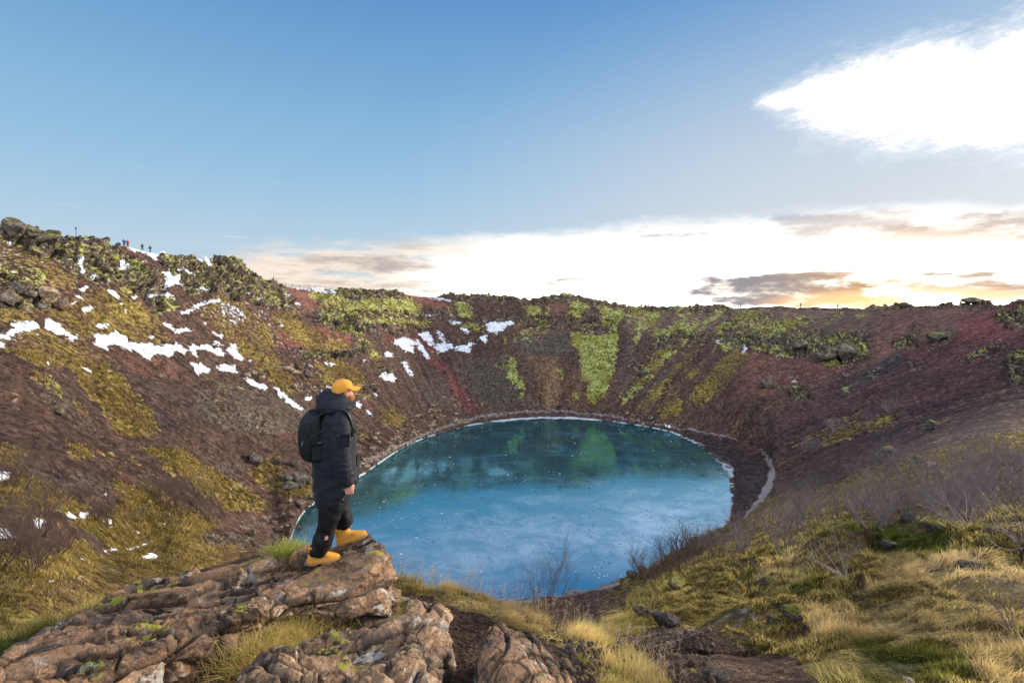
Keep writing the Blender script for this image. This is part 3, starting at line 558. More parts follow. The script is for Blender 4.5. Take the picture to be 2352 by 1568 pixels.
# scree colours: view, outline, linear colour
BOOST = 1.42
def lc(r, g, b): return tuple(c*1.25 for c in srgb(r, g, b))
BASE = [('W', [(0,0),(2352,0),(2352,1568),(0,1568)], (.085,.047,.034)), ('W', [(0,760),(640,900),(800,1100),(640,1260),(0,1200)], (.072,.040,.030)), ('A', [(700,1150),(1100,1180),(1500,1500),(1100,1567)], (.060,.037,.031)), ('A', [(720,970),(1200,1060),(1300,1200),(900,1150)], (.105,.052,.036)),
 ('A', [(1380,1150),(2100,1400),(2100,1567),(1700,1567)], (.078,.060,.045)), ('A', [(1850,850),(2352,860),(2352,1010),(1880,1000)], (.15,.052,.036)), ('A', [(1890,560),(2352,620),(2352,760),(2000,740)], (.165,.065,.042)),
 ('B', [(690,730),(770,740),(860,860),(940,960),(1070,1110),(960,1110),(860,960),(820,830)], (.16,.040,.034)), ('B', [(400,510),(640,530),(760,640),(720,760),(600,660),(420,600)], (.15,.042,.036)), ('B', [(590,305),(860,330),(860,420),(660,380)], (.16,.06,.04)), ('B', [(1340,700),(1540,700),(1600,900),(1560,1070),(1470,1070),(1440,900)], (.15,.084,.042)), ('B', [(1260,490),(1650,480),(1650,560),(1300,600)], (.135,.07,.042)), ('B', [(1600,760),(1700,760),(1760,1040),(1620,1050)], (.11,.055,.035)),
 ('B', [(2000,400),(2352,420),(2352,520),(2040,540)], (.14,.085,.05)), ('B', [(1500,370),(1640,350),(1640,440),(1500,440)], (.15,.07,.048)), ('B', [(1260,600),(1640,560),(1690,700),(1560,700),(1350,700)], (.085,.062,.05)), ('C', [(0,290),(800,290),(1500,285),(1700,330),(1500,420),(500,420),(0,420)], (.135,.082,.056)), ('C', [(1500,270),(2200,250),(2352,250),(2352,420),(1900,520),(1450,560)], (.155,.072,.05)),
 ('C', [(1900,360),(2352,240),(2352,440),(2000,500)], (.19,.050,.044)), ('C', [(740,520),(1300,640),(900,780),(620,800)], (.14,.058,.042)), ('C', [(1100,760),(1700,520),(2352,450),(2352,760),(1900,860),(1300,950),(800,1050)], (.085,.040,.040)), ('C', [(700,1050),(1400,850),(1900,800),(2352,760),(2352,1000),(1700,1200),(1000,1420),(880,1150)], (.072,.036,.038)),
 ('C', [(860,1150),(1300,1050),(1700,1150),(1000,1480),(700,1567),(880,1300)], (.088,.048,.038)), ('C', [(1180,820),(1600,520),(1700,540),(1300,800)], (.055,.043,.048)), ('C', [(300,980),(600,1040),(860,1180),(840,1340),(660,1567),(600,1567),(660,1280)], (.050,.030,.030)),
 ('B', [(1450,1075),(1760,1080),(2000,1110),(2352,1200),(2352,1250),(2000,1160),(1400,1115)], (.075,.045,.045)), ('D', [(1450,480),(1700,400),(2000,400),(1900,620),(1700,640)], (.105,.055,.036)), ('D', [(1000,0),(1700,180),(2130,330),(1700,400),(1250,180)], (.085,.045,.033)), ('C', [(1600,520),(2352,400),(2352,520),(1800,640)], (.12,.045,.045))]
col_raster = np.zeros((RH, RW, 3), np.float32); col_raster[:] = BASE[0][2]
for it in BASE[1:]:
    m_ = raster([it[:2]], 14)[..., None]; col_raster = col_raster*(1-m_) + np.array(it[2], np.float32)*m_
R_snow, R_moss, R_grass, R_straw, R_rock, R_talus = raster(SNOW, 3), raster(MOSS, 12), raster(GRASS, 34), raster(STRAW, 10), raster(ROCK, 14), raster(TALUS, 40)
# the path along the shore and up the right-hand beach
def path_poly(pts, wds): 
    L = [(x-w, y-w*.5) for (x, y), w in zip(pts, wds)]; R = [(x+w, y+w*.5) for (x, y), w in zip(pts, wds)]
    return ('W', L + R[::-1])
R_path = raster([path_poly([(1540,978),(1600,988),(1660,1003),(1700,1013),(1735,1028),(1762,1050),(1774,1080),(1768,1112),(1745,1150),(1720,1185),(1695,1215),(1665,1240),(1640,1252)], [5,6,6,6,6,6,7,7,7,8,8,7,6]),
                 ('W', [(700,1130),(830,1058),(900,1027),(1000,981),(1105,954),(1200,943),(1290,940),(1400,951),(1540,976),(1540,981),(1400,957),(1290,946),(1200,949),(1105,961),(1000,989),(900,1036),(830,1072),(700,1142)], .6)], 1)
far = (T_ >= 4.5) & (px > -8000)
Pf = P0.reshape(-1, 3)
wn = gnoise(Pf, .35).reshape(NC, NR); wn2 = gnoise(Pf, .35, 31.).reshape(NC, NR)
wn3 = gnoise(Pf, 1.3, 5.).reshape(NC, NR); wn4 = gnoise(Pf, 1.3, 55.).reshape(NC, NR)
wx = 4.5*wn + 4.0*wn3; wy = 2.2*wn2 + 2.2*wn4
wbx = (16*gnoise(Pf, .16, 71.) + 11*gnoise(Pf, .42, 72.) + 6*gnoise(Pf, 1.1, 73.)).reshape(NC, NR)
wby = (8*gnoise(Pf, .16, 74.) + 6*gnoise(Pf, .42, 75.) + 3.5*gnoise(Pf, 1.1, 76.)).reshape(NC, NR)
def fm(R, k=1.0):
    return np.where(far, samp(R, px + wx*(k == 0) + wbx*k, py + wy*(k == 0) + wby*k), 0)
snow, moss, grass, straw, rock, talus, pathm = [fm(R, k) for R, k in ((R_snow, 0), (R_moss, .45), (R_grass, .9), (R_straw, .8), (R_rock, .6), (R_talus, 1.1), (R_path, 0))]
moss = np.maximum(moss, far*np.where(px < 1000, .47, .30)*sstep(rock, .35, .7)*(T_ > 9))
grass = np.maximum(grass, far*.04*(px < 1150)); straw = np.maximum(straw, far*.10*sstep(px, 1600, 1900)*(T_ < 10.5))
snow = np.maximum(snow, far*.20*sstep(T_, 10.6, 11.0)*(1-sstep(px, 900, 1050))*np.clip(.6+.9*gnoise(Pf, .06, 44.).reshape(NC, NR), 0, 1.1))
base = np.stack([np.where(far, samp(col_raster[..., k], px+wx*2, py+wy*2), (.085, .047, .034)[k]) for k in range(3)], -1)
# near ground (closer than the mid slope): painted by zone
near = ~far
nwx = 26*gnoise(Pf, .8, 11.).reshape(NC, NR) + 12*gnoise(Pf, 2.6, 12.).reshape(NC, NR); nwy = 12*gnoise(Pf, .8, 13.).reshape(NC, NR) + 7*gnoise(Pf, 2.6, 14.).reshape(NC, NR)
xx, yy, tt = px, py, T_
cth = np.arctan2(P0[..., 1]-118, P0[..., 0]-0)          # angle about the middle of the crater: lines of equal angle run down the slope
crr = np.hypot(P0[..., 1]-118, P0[..., 0])
def streaks(fr, rr, off):
    return gnoise(np.stack([cth*fr + .6*wn, crr*rr, 0*TD], -1).reshape(-1, 3), 1, off).reshape(NC, NR)
st_a, st_b, st_c = streaks(16, .03, 3.), streaks(42, .05, 17.), streaks(110, .09, 29.)
slope = far*sstep(T_, 7.6, 8.6)
drift = (.5*st_a + .5*st_b + .35*st_c)*slope
for arr, k in ((moss, .42), (grass, .50), (talus, .55), (rock, .22), (straw, .3)):
    arr += k*drift*(arr > .04)*(1 if arr is not rock else .8)
# fresh runs of moss down the far wall
moss = np.maximum(moss, slope*sstep(px, 1050, 1200)*(1-sstep(px, 1800, 1950))*sstep(T_, 10.3, 11.2)*np.clip(.50*st_b + .5*st_a + .18, 0, .52))
base = base*.74 + base.mean(-1, keepdims=True)*.26
base = base*BOOST*(1 + (.40*st_a + .34*st_b + .26*st_c)*slope*.8)[..., None]*(1 + np.stack([.10*st_b, -.06*st_b, -.14*st_b], -1)*slope[..., None])
nz = fbm(Pf, .55, 3).reshape(NC, NR); nz2 = fbm(Pf, 1.7, 3, off=9.).reshape(NC, NR)
rightz = sstep(xx, 1480, 1640)                       # right-hand hillside
mid = sstep(T_, 2.2, 3.2)
R_ng = raster([('W', [(895,1330),(1000,1335),(1100,1365),(1200,1400),(1300,1440),(1420,1500),(1540,1575),(1700,1700),(1450,1700),(1370,1568),(1290,1500),(1200,1450),(1120,1420),(1040,1385),(960,1365),(895,1360)]),
               ('W', [(560,1580),(600,1500),(700,1440),(760,1420),(850,1420),(930,1400),(900,1440),(820,1490),(740,1470),(650,1510),(580,1570)], .9),
               ('W', [(0,1480),(300,1350),(420,1300),(420,1316),(300,1370),(0,1520)], .7),
               ('W', [(1640,1320),(1700,1300),(1850,1280),(2352,1180),(2352,1568),(1880,1568),(1800,1500),(1700,1500),(1620,1450),(1560,1420)], .92), ('W', [(1480,1400),(1600,1340),(1700,1300),(1600,1460),(1500,1440)], .45)], 5)
R_gold = raster([('W', [(1980,1300),(2080,1270),(2200,1310),(2352,1330),(2352,1450),(2200,1470),(2060,1480),(1900,1470),(1850,1440),(1960,1400),(2020,1340)]), ('W', [(1720,1320),(1850,1290),(1860,1340),(1760,1370)], .7), ('W', [(2200,1480),(2352,1440),(2352,1568),(2280,1568)], .7), ('W', [(1000,1345),(1300,1440),(1560,1600),(1480,1600),(1250,1470),(1000,1370)], .6)], 6)
R_green = raster([('W', [(1880,1240),(2000,1215),(2140,1240),(2200,1290),(2100,1300),(1950,1270)]), ('W', [(1700,1380),(1850,1330),(1900,1400),(1760,1440)], .5), ('W', [(1950,1480),(2200,1480),(2250,1560),(2000,1568)], .7), ('W', [(0,1500),(60,1470),(120,1440),(60,1520),(0,1560)], 1)], 6)
g2 = np.where(near, samp(R_ng, px+nwx, py+nwy), 0)
grass = np.where(near, g2, grass)
# the transition strip on the right hillside (rows 4 to 6) is heath and grass, with soil showing on the left slope of it
hill = sstep(T_, 3.6, 4.4)*(1-sstep(T_, 6.0, 6.35))*sstep(xx, 1330, 1440)
grass = np.maximum(grass, hill*np.clip(.74 + .25*nz, 0, 1))
lowleft = sstep(T_, 3.05, 3.5)*(1-sstep(T_, 5.6, 6.3))*(1-sstep(xx + nwx, 470, 640))
grass = np.maximum(grass, lowleft*np.clip(.80 + .25*nz, 0, 1))
gold = np.where(T_ < 5.5, samp(R_gold, px+nwx*1.5, py+nwy*1.5), 0)*np.clip(.75 + .9*gnoise(Pf, .45, 61.).reshape(NC, NR), 0, 1)
green = np.where(T_ < 5.5, samp(R_green, px+nwx*1.5, py+nwy*1.5), 0)
hum = np.where(T_ < 6.0, sstep(xx, 1500, 1700)*sstep(T_, 2.4, 3.2)*(1-sstep(T_, 5.3, 6)), 0)
rock = np.where(near & (xx > 1450) & (xx < 1760), np.maximum(rock, .55*sstep(nz, .05, .3)), rock)
# frost along the waterline
shore_d = P0[..., 2] + H
# ---------------- relief
far_w = sstep(TD, 20, 60)
disp = np.zeros((NC, NR)); 
big = fbm(Pf, .05, 4).reshape(NC, NR)
lake_fade = 1 - np.exp(-((np.abs(T_-7.5)-1.2).clip(0, 9)/.35)**2)      # flat at the shore
calm = 1 - sstep(T_, 4.5, 5.4)*(1-sstep(T_, 8.2, 9.2))*sstep(px, 1380, 1480)
lake_fade = lake_fade*np.clip(calm, .02, 1)
hum = hum*np.clip(calm, 0, 1)
disp += 1.5*big*far_w*lake_fade*(1-sstep(T_, 13.2, 13.6)*0)
disp += .35*fbm(Pf, .25, 3, off=3.).reshape(NC, NR)*far_w*lake_fade
rk = np.clip(rock, 0, 1)*(T_ > 4.4)
# blocky rock where the survey shows it
sub = np.where((rk.ravel() > .05))[0]
Ps = Pf[sub]; Ds = TD.ravel()[sub]
wq = np.stack([gnoise(Ps, .3, 1.), gnoise(Ps, .3, 21.), gnoise(Ps, .3, 41.)], 1)*.9
b1, e1_, k1 = facets((Ps+wq)*np.array([1, 1, 1.6]), .24, 0, 1.5)
b2, e2_, k2 = facets((Ps+wq*.5)*np.array([1, 1, 1.6]), .66, 7., 1.5)
blk = 1.5*b1 - .9*(1-np.clip(e1_*5, 0, 1)) + .55*b2 - .4*(1-np.clip(e2_*5, 0, 1)) + .3
rd = np.zeros(NC*NR); rd[sub] = blk*np.clip(rk.ravel()[sub]*1.5-.25, 0, 1)*np.clip(Ds/150, .25, 1.0)*1.1
rd = rd.reshape(NC, NR)*lake_fade
# mossy cushions and tussocks
disp += .28*np.clip(moss, 0, 1)*fbm(Pf, .9, 2, kind=2).reshape(NC, NR)*lake_fade
disp += np.clip(grass, 0, 1)*far*.16*fbm(Pf, 1.1, 2, kind=2, off=2.).reshape(NC, NR)*lake_fade
disp -= np.clip(snow*2-.6, 0, 1)*.0
# gullies running down the scree
rill = gnoise(np.stack([cth*34, crr*.02, 0*TD], -1).reshape(-1, 3)).reshape(NC, NR) + .5*gnoise(np.stack([cth*95, crr*.03, 0*TD], -1).reshape(-1, 3), 1, 7.).reshape(NC, NR)
disp += .55*rill*sstep(T_, 8.2, 9)*(1-sstep(T_, 10.8, 11.6))*(1-rk)
# near field
sub = np.where(((TD < 45) & (T_ > .6)).ravel())[0]
Pn = Pf[sub]
h1, h2, hc = worley(Pn*np.array([1, 1, .6]), .62, 3.)
humv = np.zeros(NC*NR); humv[sub] = (np.sqrt(np.clip(1-h1*1.25, 0, 1))*(.5+hc) - .35)
humv = humv.reshape(NC, NR)
ndisp = np.zeros(NC*NR); ndisp[sub] = .10*fbm(Pn, .9, 4) + .03*fbm(Pn, 4.5, 3, off=2.)
disp += ndisp.reshape(NC, NR)*(1-far_w)*sstep(T_, .3, 1)
disp += humv*.90*hum*(1-sstep(TD, 20, 30)*.5)*(.35+.65*sstep(TD, 5, 10))*(1-.65*gold)
disp += .22*hum*fbm(Pf, .33, 2).reshape(NC, NR)
# knobs along the rim skyline
rimk = np.exp(-((T_-12.0)/.10)**2)
disp += rimk*(.55*np.clip(gnoise(Pf, .45, 3.), 0, 1).reshape(NC, NR)*2 + .25*gnoise(Pf, 1.1, 8.).reshape(NC, NR))*sstep(rock, .2, .6)
PT = P0 + N0*rd[..., None]
PT[..., 2] += disp
# keep the water's edge clean
under = (T_ > 6.15) & (T_ < 7.85) & (AZ[:, None] > math.atan((640-1176)/1173)) & (AZ[:, None] < math.atan((1560-1176)/1173))
PT[..., 2] = np.where(under, np.minimum(PT[..., 2], -H-.05), PT[..., 2])
shn = .22*gnoise(Pf, .5, 9.).reshape(NC, NR)
PT[..., 2] += shn*np.exp(-((P0[..., 2]+H)/.8)**2)*(T_ > 6)
snow = np.where(far, snow, 0)
VT = PT.reshape(-1, 3)
Qt = grid_quads(NC, NR, wrap=True)[:, ::-1]

# ground colour material ------------------------------------------------
m_ground, t = newmat('ground')
A = t.n('ShaderNodeAttribute', attribute_name='base').outputs['Color']
MA = t.n('ShaderNodeSeparateColor'); t.l(t.n('ShaderNodeAttribute', attribute_name='cover_a').outputs['Color'], MA.inputs[0])
MB = t.n('ShaderNodeSeparateColor'); t.l(t.n('ShaderNodeAttribute', attribute_name='cover_b').outputs['Color'], MB.inputs[0])
MC = t.n('ShaderNodeSeparateColor'); t.l(t.n('ShaderNodeAttribute', attribute_name='cover_c').outputs['Color'], MC.inputs[0])
snow_, moss_, grass_ = MA.outputs[:3]; rock_, straw_, talus_ = MB.outputs[:3]; gold_, green_, path_ = MC.outputs[:3]
nearf = t.n('ShaderNodeAttribute', attribute_name='near').outputs['Fac']
O = t.n('ShaderNodeTexCoord').outputs['Object']
n_big = t.noise(O, .12, 4, .6); n_mid = t.noise(O, .55, 7, .72); n_m2 = t.noise(O, 1.25, 6, .75); n_fine = t.noise(O, 3.4, 6, .75); n_vf = t.noise(O, 22, 6, .75)
stone = t.voro(O, 1.5, 'F1'); stone2 = t.voro(O, 28, 'F1'); stone3 = t.voro(O, .75, 'F1')
cen = lambda v, k: t.m('MULTIPLY', t.m('SUBTRACT', v, .5), k)
sub_ = lambda a_, b_: t.m('ADD', a_, b_)
dsp = sub_(cen(n_m2, 3.4), cen(n_fine, 2.0))          # ragged detail, roughly -0.5 .. 0.5
dlo = sub_(cen(n_mid, 3.6), cen(n_m2, 1.4))
shade = t.m('ADD', .5, dsp)
c = t.mix(1.0, A, t.mix(t.step(n_mid, .34, .66), (.66, .62, .62), (1.36, 1.34, 1.30)), 'MULTIPLY')
c = t.mix(1.0, c, t.mix(t.step(shade, .15, .85), (.52, .50, .50), (1.50, 1.47, 1.43)), 'MULTIPLY')
c = t.mix(t.m('MULTIPLY', nearf, .8), c, t.mix(1.0, c, t.mix(t.step(n_vf, .35, .65), (.45, .43, .42), (1.6, 1.55, 1.45)), 'MULTIPLY'))
# small stones scattered on the scree
sf = t.m('MULTIPLY', t.step(t.m('ADD', stone, cen(n_fine, .3)), .26, .17), t.step(n_mid, .46, .60))
c = t.mix(t.m('MULTIPLY', sf, .45), c, t.mix(t.step(n_m2, .4, .6), (.03, .028, .028), (.27, .20, .15)))
sf = t.m('MULTIPLY', t.step(t.m('ADD', stone3, cen(n_fine, .3)), .17, .10), t.step(n_big, .42, .5))
c = t.mix(t.m('MULTIPLY', sf, .55), c, (.30, .23, .17))
# talus: grey speckle
tf = t.step(t.m('ADD', talus_, t.m('MULTIPLY', dsp, t.step(talus_, .04, .3))), .40, .75)
c = t.mix(t.m('MULTIPLY', tf, .6), c, t.mix(t.step(sub_(n_m2, cen(n_fine, .8)), .46, .60), (.045, .040, .038), (.19, .175, .145)))
# path and frost-dusted sand
pf = t.step(sub_(path_, t.m('MULTIPLY', dsp, .6)), .25, .85)
c = t.mix(t.m('MULTIPLY', pf, .75), c, (.50, .44, .42))
# grass: olive, ochre and heath brown
gv = t.m('ADD', .5, sub_(t.m('MULTIPLY', dsp, .42), t.m('MULTIPLY', dlo, .40)))
gcol = t.ramp(gv, [(.18, (.026, .024, .010)), (.36, (.105, .085, .022)), (.50, (.24, .18, .040)), (.62, (.38, .275, .07)), (.80, (.54, .41, .18))])
heath = t.ramp(shade, [(.15, (.030, .018, .014)), (.5, (.11, .065, .035)), (.8, (.26, .17, .09))])
gcol = t.mix(t.step(sub_(n_big, cen(n_mid, 1.1)), .42, .58, 0, .9), gcol, heath)
gcol = t.mix(gold_, gcol, t.mix(n_fine, (.30, .20, .08), (.55, .42, .20)))
gcol = t.mix(t.m('MULTIPLY', green_, .8), gcol, t.mix(n_fine, (.012, .03, .006), (.10, .15, .03)))
gate = lambda m_, v_: t.m('ADD', m_, t.m('MULTIPLY', v_, t.step(m_, .04, .30)))
gf = t.step(gate(grass_, sub_(t.m('MULTIPLY', dsp, .55), t.m('MULTIPLY', dlo, .60))), .42, .60)
c = t.mix(gf, c, gcol)
stf = t.step(gate(straw_, sub_(t.m('MULTIPLY', dsp, .75), t.m('MULTIPLY', dlo, .45))), .55, .75)
c = t.mix(t.m('MULTIPLY', stf, .9), c, t.mix(shade, (.20, .14, .05), (.52, .40, .17)))
# rock: grey-brown lava with pale lichen
rn = t.m('ADD', .5, sub_(t.m('MULTIPLY', dsp, .26), t.m('MULTIPLY', dlo, .16)))
rcol = t.ramp(rn, [(.28, (.014, .012, .011)), (.42, (.070, .054, .042)), (.50, (.15, .115, .085)), (.60, (.26, .21, .165)), (.72, (.50, .46, .40))])
rcol = t.mix(t.step(t.voro(O, 1.1, 'DISTANCE_TO_EDGE'), .10, .01, 0, .6), rcol, (.012, .010, .009))
rf = t.step(gate(rock_, sub_(t.m('MULTIPLY', dsp, .45), t.m('MULTIPLY', dlo, .60))), .45, .60)
c = t.mix(rf, c, rcol)
geo = t.n('ShaderNodeNewGeometry')
sx = t.n('ShaderNodeSeparateXYZ'); t.l(geo.outputs['Normal'], sx.inputs[0]); upz = sx.outputs[2]
# moss: pale lime cushions, lying on the upward faces where it is rocky
mo = t.m('ADD', gate(moss_, sub_(t.m('MULTIPLY', dsp, .70), t.m('MULTIPLY', dlo, .55))), t.m('MULTIPLY', t.m('SUBTRACT', upz, .75), .55))
mcol = t.mix(t.step(n_mid, .38, .60), (.24, .25, .05), (.54, .56, .20))
mcol = t.mix(t.step(t.noise(O, .22, 3, .5), .46, .62, 0, .8), mcol, (.27, .24, .035))
mcol = t.mix(1.0, mcol, t.mix(t.step(shade, .15, .75), (.30, .30, .26), (1.08, 1.08, 1.08)), 'MULTIPLY')
c = t.mix(t.step(mo, .50, .64), c, mcol)
# snow
so = gate(snow_, sub_(t.m('MULTIPLY', dsp, .75), t.m('MULTIPLY', dlo, .50)))
c = t.mix(t.m('MULTIPLY', nearf, .8), c, t.mix(1.0, c, t.mix(t.step(n_vf, .35, .65), (.45, .45, .42), (1.5, 1.5, 1.45)), 'MULTIPLY'))
sn = t.step(so, .44, .60)
c = t.mix(sn, c, t.mix(t.step(n_mid, .35, .6), (.52, .55, .60), (.74, .77, .82)))
# ice frozen along the waterline
P_ = t.n('ShaderNodeSeparateXYZ'); t.l(O, P_.inputs[0])
zz = t.m('ADD', P_.outputs[2], t.m('MULTIPLY', dsp, .10))
fr = t.m('MULTIPLY', t.step(zz, -H-.10, -H-.02), t.step(zz, -H+.34, -H+.18))
fr = t.m('MULTIPLY', fr, t.step(sub_(n_big, cen(n_m2, .6)), .42, .52))
fr = t.m('MULTIPLY', fr, t.step(P_.outputs[1], 70, 88, .35, 1.0))
c = t.mix(t.m('MULTIPLY', fr, .9), c, (.74, .78, .82))
hgt = t.m('ADD', t.m('MULTIPLY', n_fine, .5), t.m('MULTIPLY', n_m2, .9))
hgt = t.mix(sn, hgt, .6)
nb = bump(t, hgt, .9, .9)
nb2 = bump(t, t.m('MULTIPLY', t.m('ADD', n_vf, stone2), nearf), .6, .035, nb)
finish(t, principled(t, c, .9, nb2, .15))

ground = mesh_obj('ground', VT, quads=Qt, mat=m_ground)
tag(ground, kind='structure')
attr(ground, 'base', np.clip(base, 0, 1).reshape(-1, 3))
attr(ground, 'cover_a', np.stack([snow, moss, grass], -1).reshape(-1, 3))
attr(ground, 'cover_b', np.stack([rock, straw, talus], -1).reshape(-1, 3))
attr(ground, 'cover_c', np.stack([gold, green, pathm], -1).reshape(-1, 3))
attr(ground, 'near', (1-sstep(TD, 12, 30)).ravel(), 'FLOAT')

# ---------------- ground look-up: first point of the ground along a survey pixel
GE = PT[..., 2]/np.sqrt(PT[..., 0]**2+PT[..., 1]**2)
GDh = np.sqrt(PT[..., 0]**2+PT[..., 1]**2)
def at(x, y, tmin=0.0, tmax=12.3):
    """ground point seen at survey pixel (x, y)"""
    dx, dy, dz = [float(v) for v in ray(x, y)]
    a = math.atan2(dx, dy); e = dz/math.hypot(dx, dy)
    i = int(np.clip(np.searchsorted(AZ, a), 1, NC-1)); i = i if abs(AZ[i]-a) < abs(AZ[i-1]-a) else i-1
    col = GE[i]; ok = np.where((trow >= tmin) & (trow <= tmax) & (col >= e))[0]
    k = ok[0] if len(ok) else np.argmax(np.where((trow >= tmin) & (trow <= tmax), col, -9))
    D = GDh[i, k]
    return Vector((math.sin(a)*D, math.cos(a)*D, PT[i, k, 2]))
def ground_at(X_, Y_):
    a = math.atan2(X_, Y_); D = math.hypot(X_, Y_)
    i = int(np.clip(np.searchsorted(AZ, a), 1, NC-1))
    return float(np.interp(D, GDh[i], PT[i, :, 2]))

# ================================================================== lake
lp = [(x, Dz(x, y, -H)) for x, y in SHORE]
def cen_(t, v, k): return t.m('MULTIPLY', t.m('SUBTRACT', v, .5), k)
m_ice, t = newmat('lake_ice')
O = t.n('ShaderNodeTexCoord').outputs['Object']
nA = t.noise(O, .035, 4, .6); nB = t.noise(t.vmap(O, (.16, .20, 1)), 1, 8, .72, .6); nC = t.noise(O, 3.2, 5, .7)
deep = t.mix(t.step(nA, .35, .65), (.002, .030, .040), (.003, .050, .058))
c = t.mix(t.step(nB, .54, .70, 0, .30), deep, (.05, .15, .19))
st2 = t.noise(t.vmap(O, (.07, .11, 1), rot=(0, 0, .12)), 1, 9, .74, .8)
c = t.mix(t.m('MULTIPLY', t.step(st2, .54, .66), .35), c, (.16, .34, .40))
Lp = t.n('ShaderNodeSeparateXYZ'); t.l(O, Lp.inputs[0])
frost_sheen = t.m('MULTIPLY', t.step(t.m('ADD', t.m('SUBTRACT', Lp.outputs[1], t.m('MULTIPLY', Lp.outputs[0], .35)), cen_(t, st2, 60)), 106, 74), t.step(t.m('ADD', Lp.outputs[1], cen_(t, nA, 40)), 56, 78))  # pale frost near and right, its colour also standing for reflected bright sky
sp = t.m('MULTIPLY', t.step(t.voro(O, 1.0, 'F1'), .17, .09), t.step(t.noise(O, .08, 3, .6), .47, .6))
sp = t.m('MAXIMUM', sp, t.m('MULTIPLY', t.step(t.voro(O, .37, 'F1'), .12, .08), t.step(t.noise(O, .11, 3, .6), .48, .56)))
sp = t.m('MAXIMUM', sp, t.m('MULTIPLY', t.step(t.noise(t.vmap(O, (.5, 1.7, 1)), 1, 6, .75), .66, .71), t.step(t.noise(O, .05, 3, .6, out=0), .5, .62)))
crk = t.m('ABSOLUTE', t.m('SUBTRACT', t.noise(t.vmap(O, (.6, 1.6, 1), rot=(0, 0, .15)), .03, 2, .45), .5))
cr = t.m('MULTIPLY', t.step(crk, .0016, .0004), t.step(nB, .45, .6, 0, .5))
c = t.mix(t.m('MULTIPLY', sp, .8), c, (.62, .72, .76)); c = t.mix(cr, c, (.3, .45, .48))
fl = t.step(t.noise(t.vmap(O, (.5, .9, 1), loc=(3, 1, 0)), 1, 6, .8), .60, .70)
c = t.mix(t.m('MULTIPLY', fl, .45), c, (.25, .45, .50))
dk = t.m('MULTIPLY', t.step(t.voro(t.vmap(O, (1, 1, 1), loc=(4, 9, 0)), 1.25, 'F1'), .12, .08), t.step(t.noise(O, .06, 3, .6), .56, .62))
c = t.mix(dk, c, (.006, .008, .01))
nb = bump(t, t.m('ADD', nB, t.m('MULTIPLY', nC, .25)), .03, .05)
frost_sheen = t.m('MULTIPLY', t.m('MULTIPLY', frost_sheen, t.step(nB, .35, .62, .40, .80)), t.lin(Lp.outputs[0], -25, 30, .6, 1.35), )
c = t.mix(frost_sheen, c, (.56, .68, .76))
d = t.n('ShaderNodeBsdfDiffuse'); t.l(c, d.inputs[0])
g = t.n('ShaderNodeBsdfGlossy'); g.inputs['Color'].default_value = (.30, .70, .80, 1)
t.put(g.inputs['Roughness'], t.lin(nB, .35, .65, .05, .17)); t.l(nb, g.inputs['Normal'])
fz = t.n('ShaderNodeFresnel'); fz.inputs[0].default_value = 1.9; t.l(nb, fz.inputs['Normal'])
gb = t.n('ShaderNodeBsdfGlossy'); gb.inputs['Color'].default_value = (.45, .80, .95, 1); gb.inputs['Roughness'].default_value = .42; t.l(nb, gb.inputs['Normal'])
gm_ = t.n('ShaderNodeMixShader'); t.l(t.step(st2, .42, .60, .04, .20), gm_.inputs[0]); t.l(g.outputs[0], gm_.inputs[1]); t.l(gb.outputs[0], gm_.inputs[2]); g = gm_
mx = t.n('ShaderNodeMixShader'); t.l(t.m('MULTIPLY', t.m('MULTIPLY', t.m('SUBTRACT', 1.0, t.m('MULTIPLY', frost_sheen, .40)), t.m('SUBTRACT', 1.0, t.m('MAXIMUM', sp, dk))), t.m('MULTIPLY_ADD', fz.outputs[0], .5, .58)), mx.inputs[0]); t.l(d.outputs[0], mx.inputs[1]); t.l(g.outputs[0], mx.inputs[2])
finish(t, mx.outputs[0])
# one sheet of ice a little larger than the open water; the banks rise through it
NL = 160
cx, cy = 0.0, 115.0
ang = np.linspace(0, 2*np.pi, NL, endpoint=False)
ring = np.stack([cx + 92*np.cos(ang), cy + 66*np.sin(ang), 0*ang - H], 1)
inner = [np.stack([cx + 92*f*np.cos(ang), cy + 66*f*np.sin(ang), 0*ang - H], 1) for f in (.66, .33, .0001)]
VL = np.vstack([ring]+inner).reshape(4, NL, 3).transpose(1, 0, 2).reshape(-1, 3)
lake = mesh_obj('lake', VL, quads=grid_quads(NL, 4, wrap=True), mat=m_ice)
tag(lake, kind='structure')
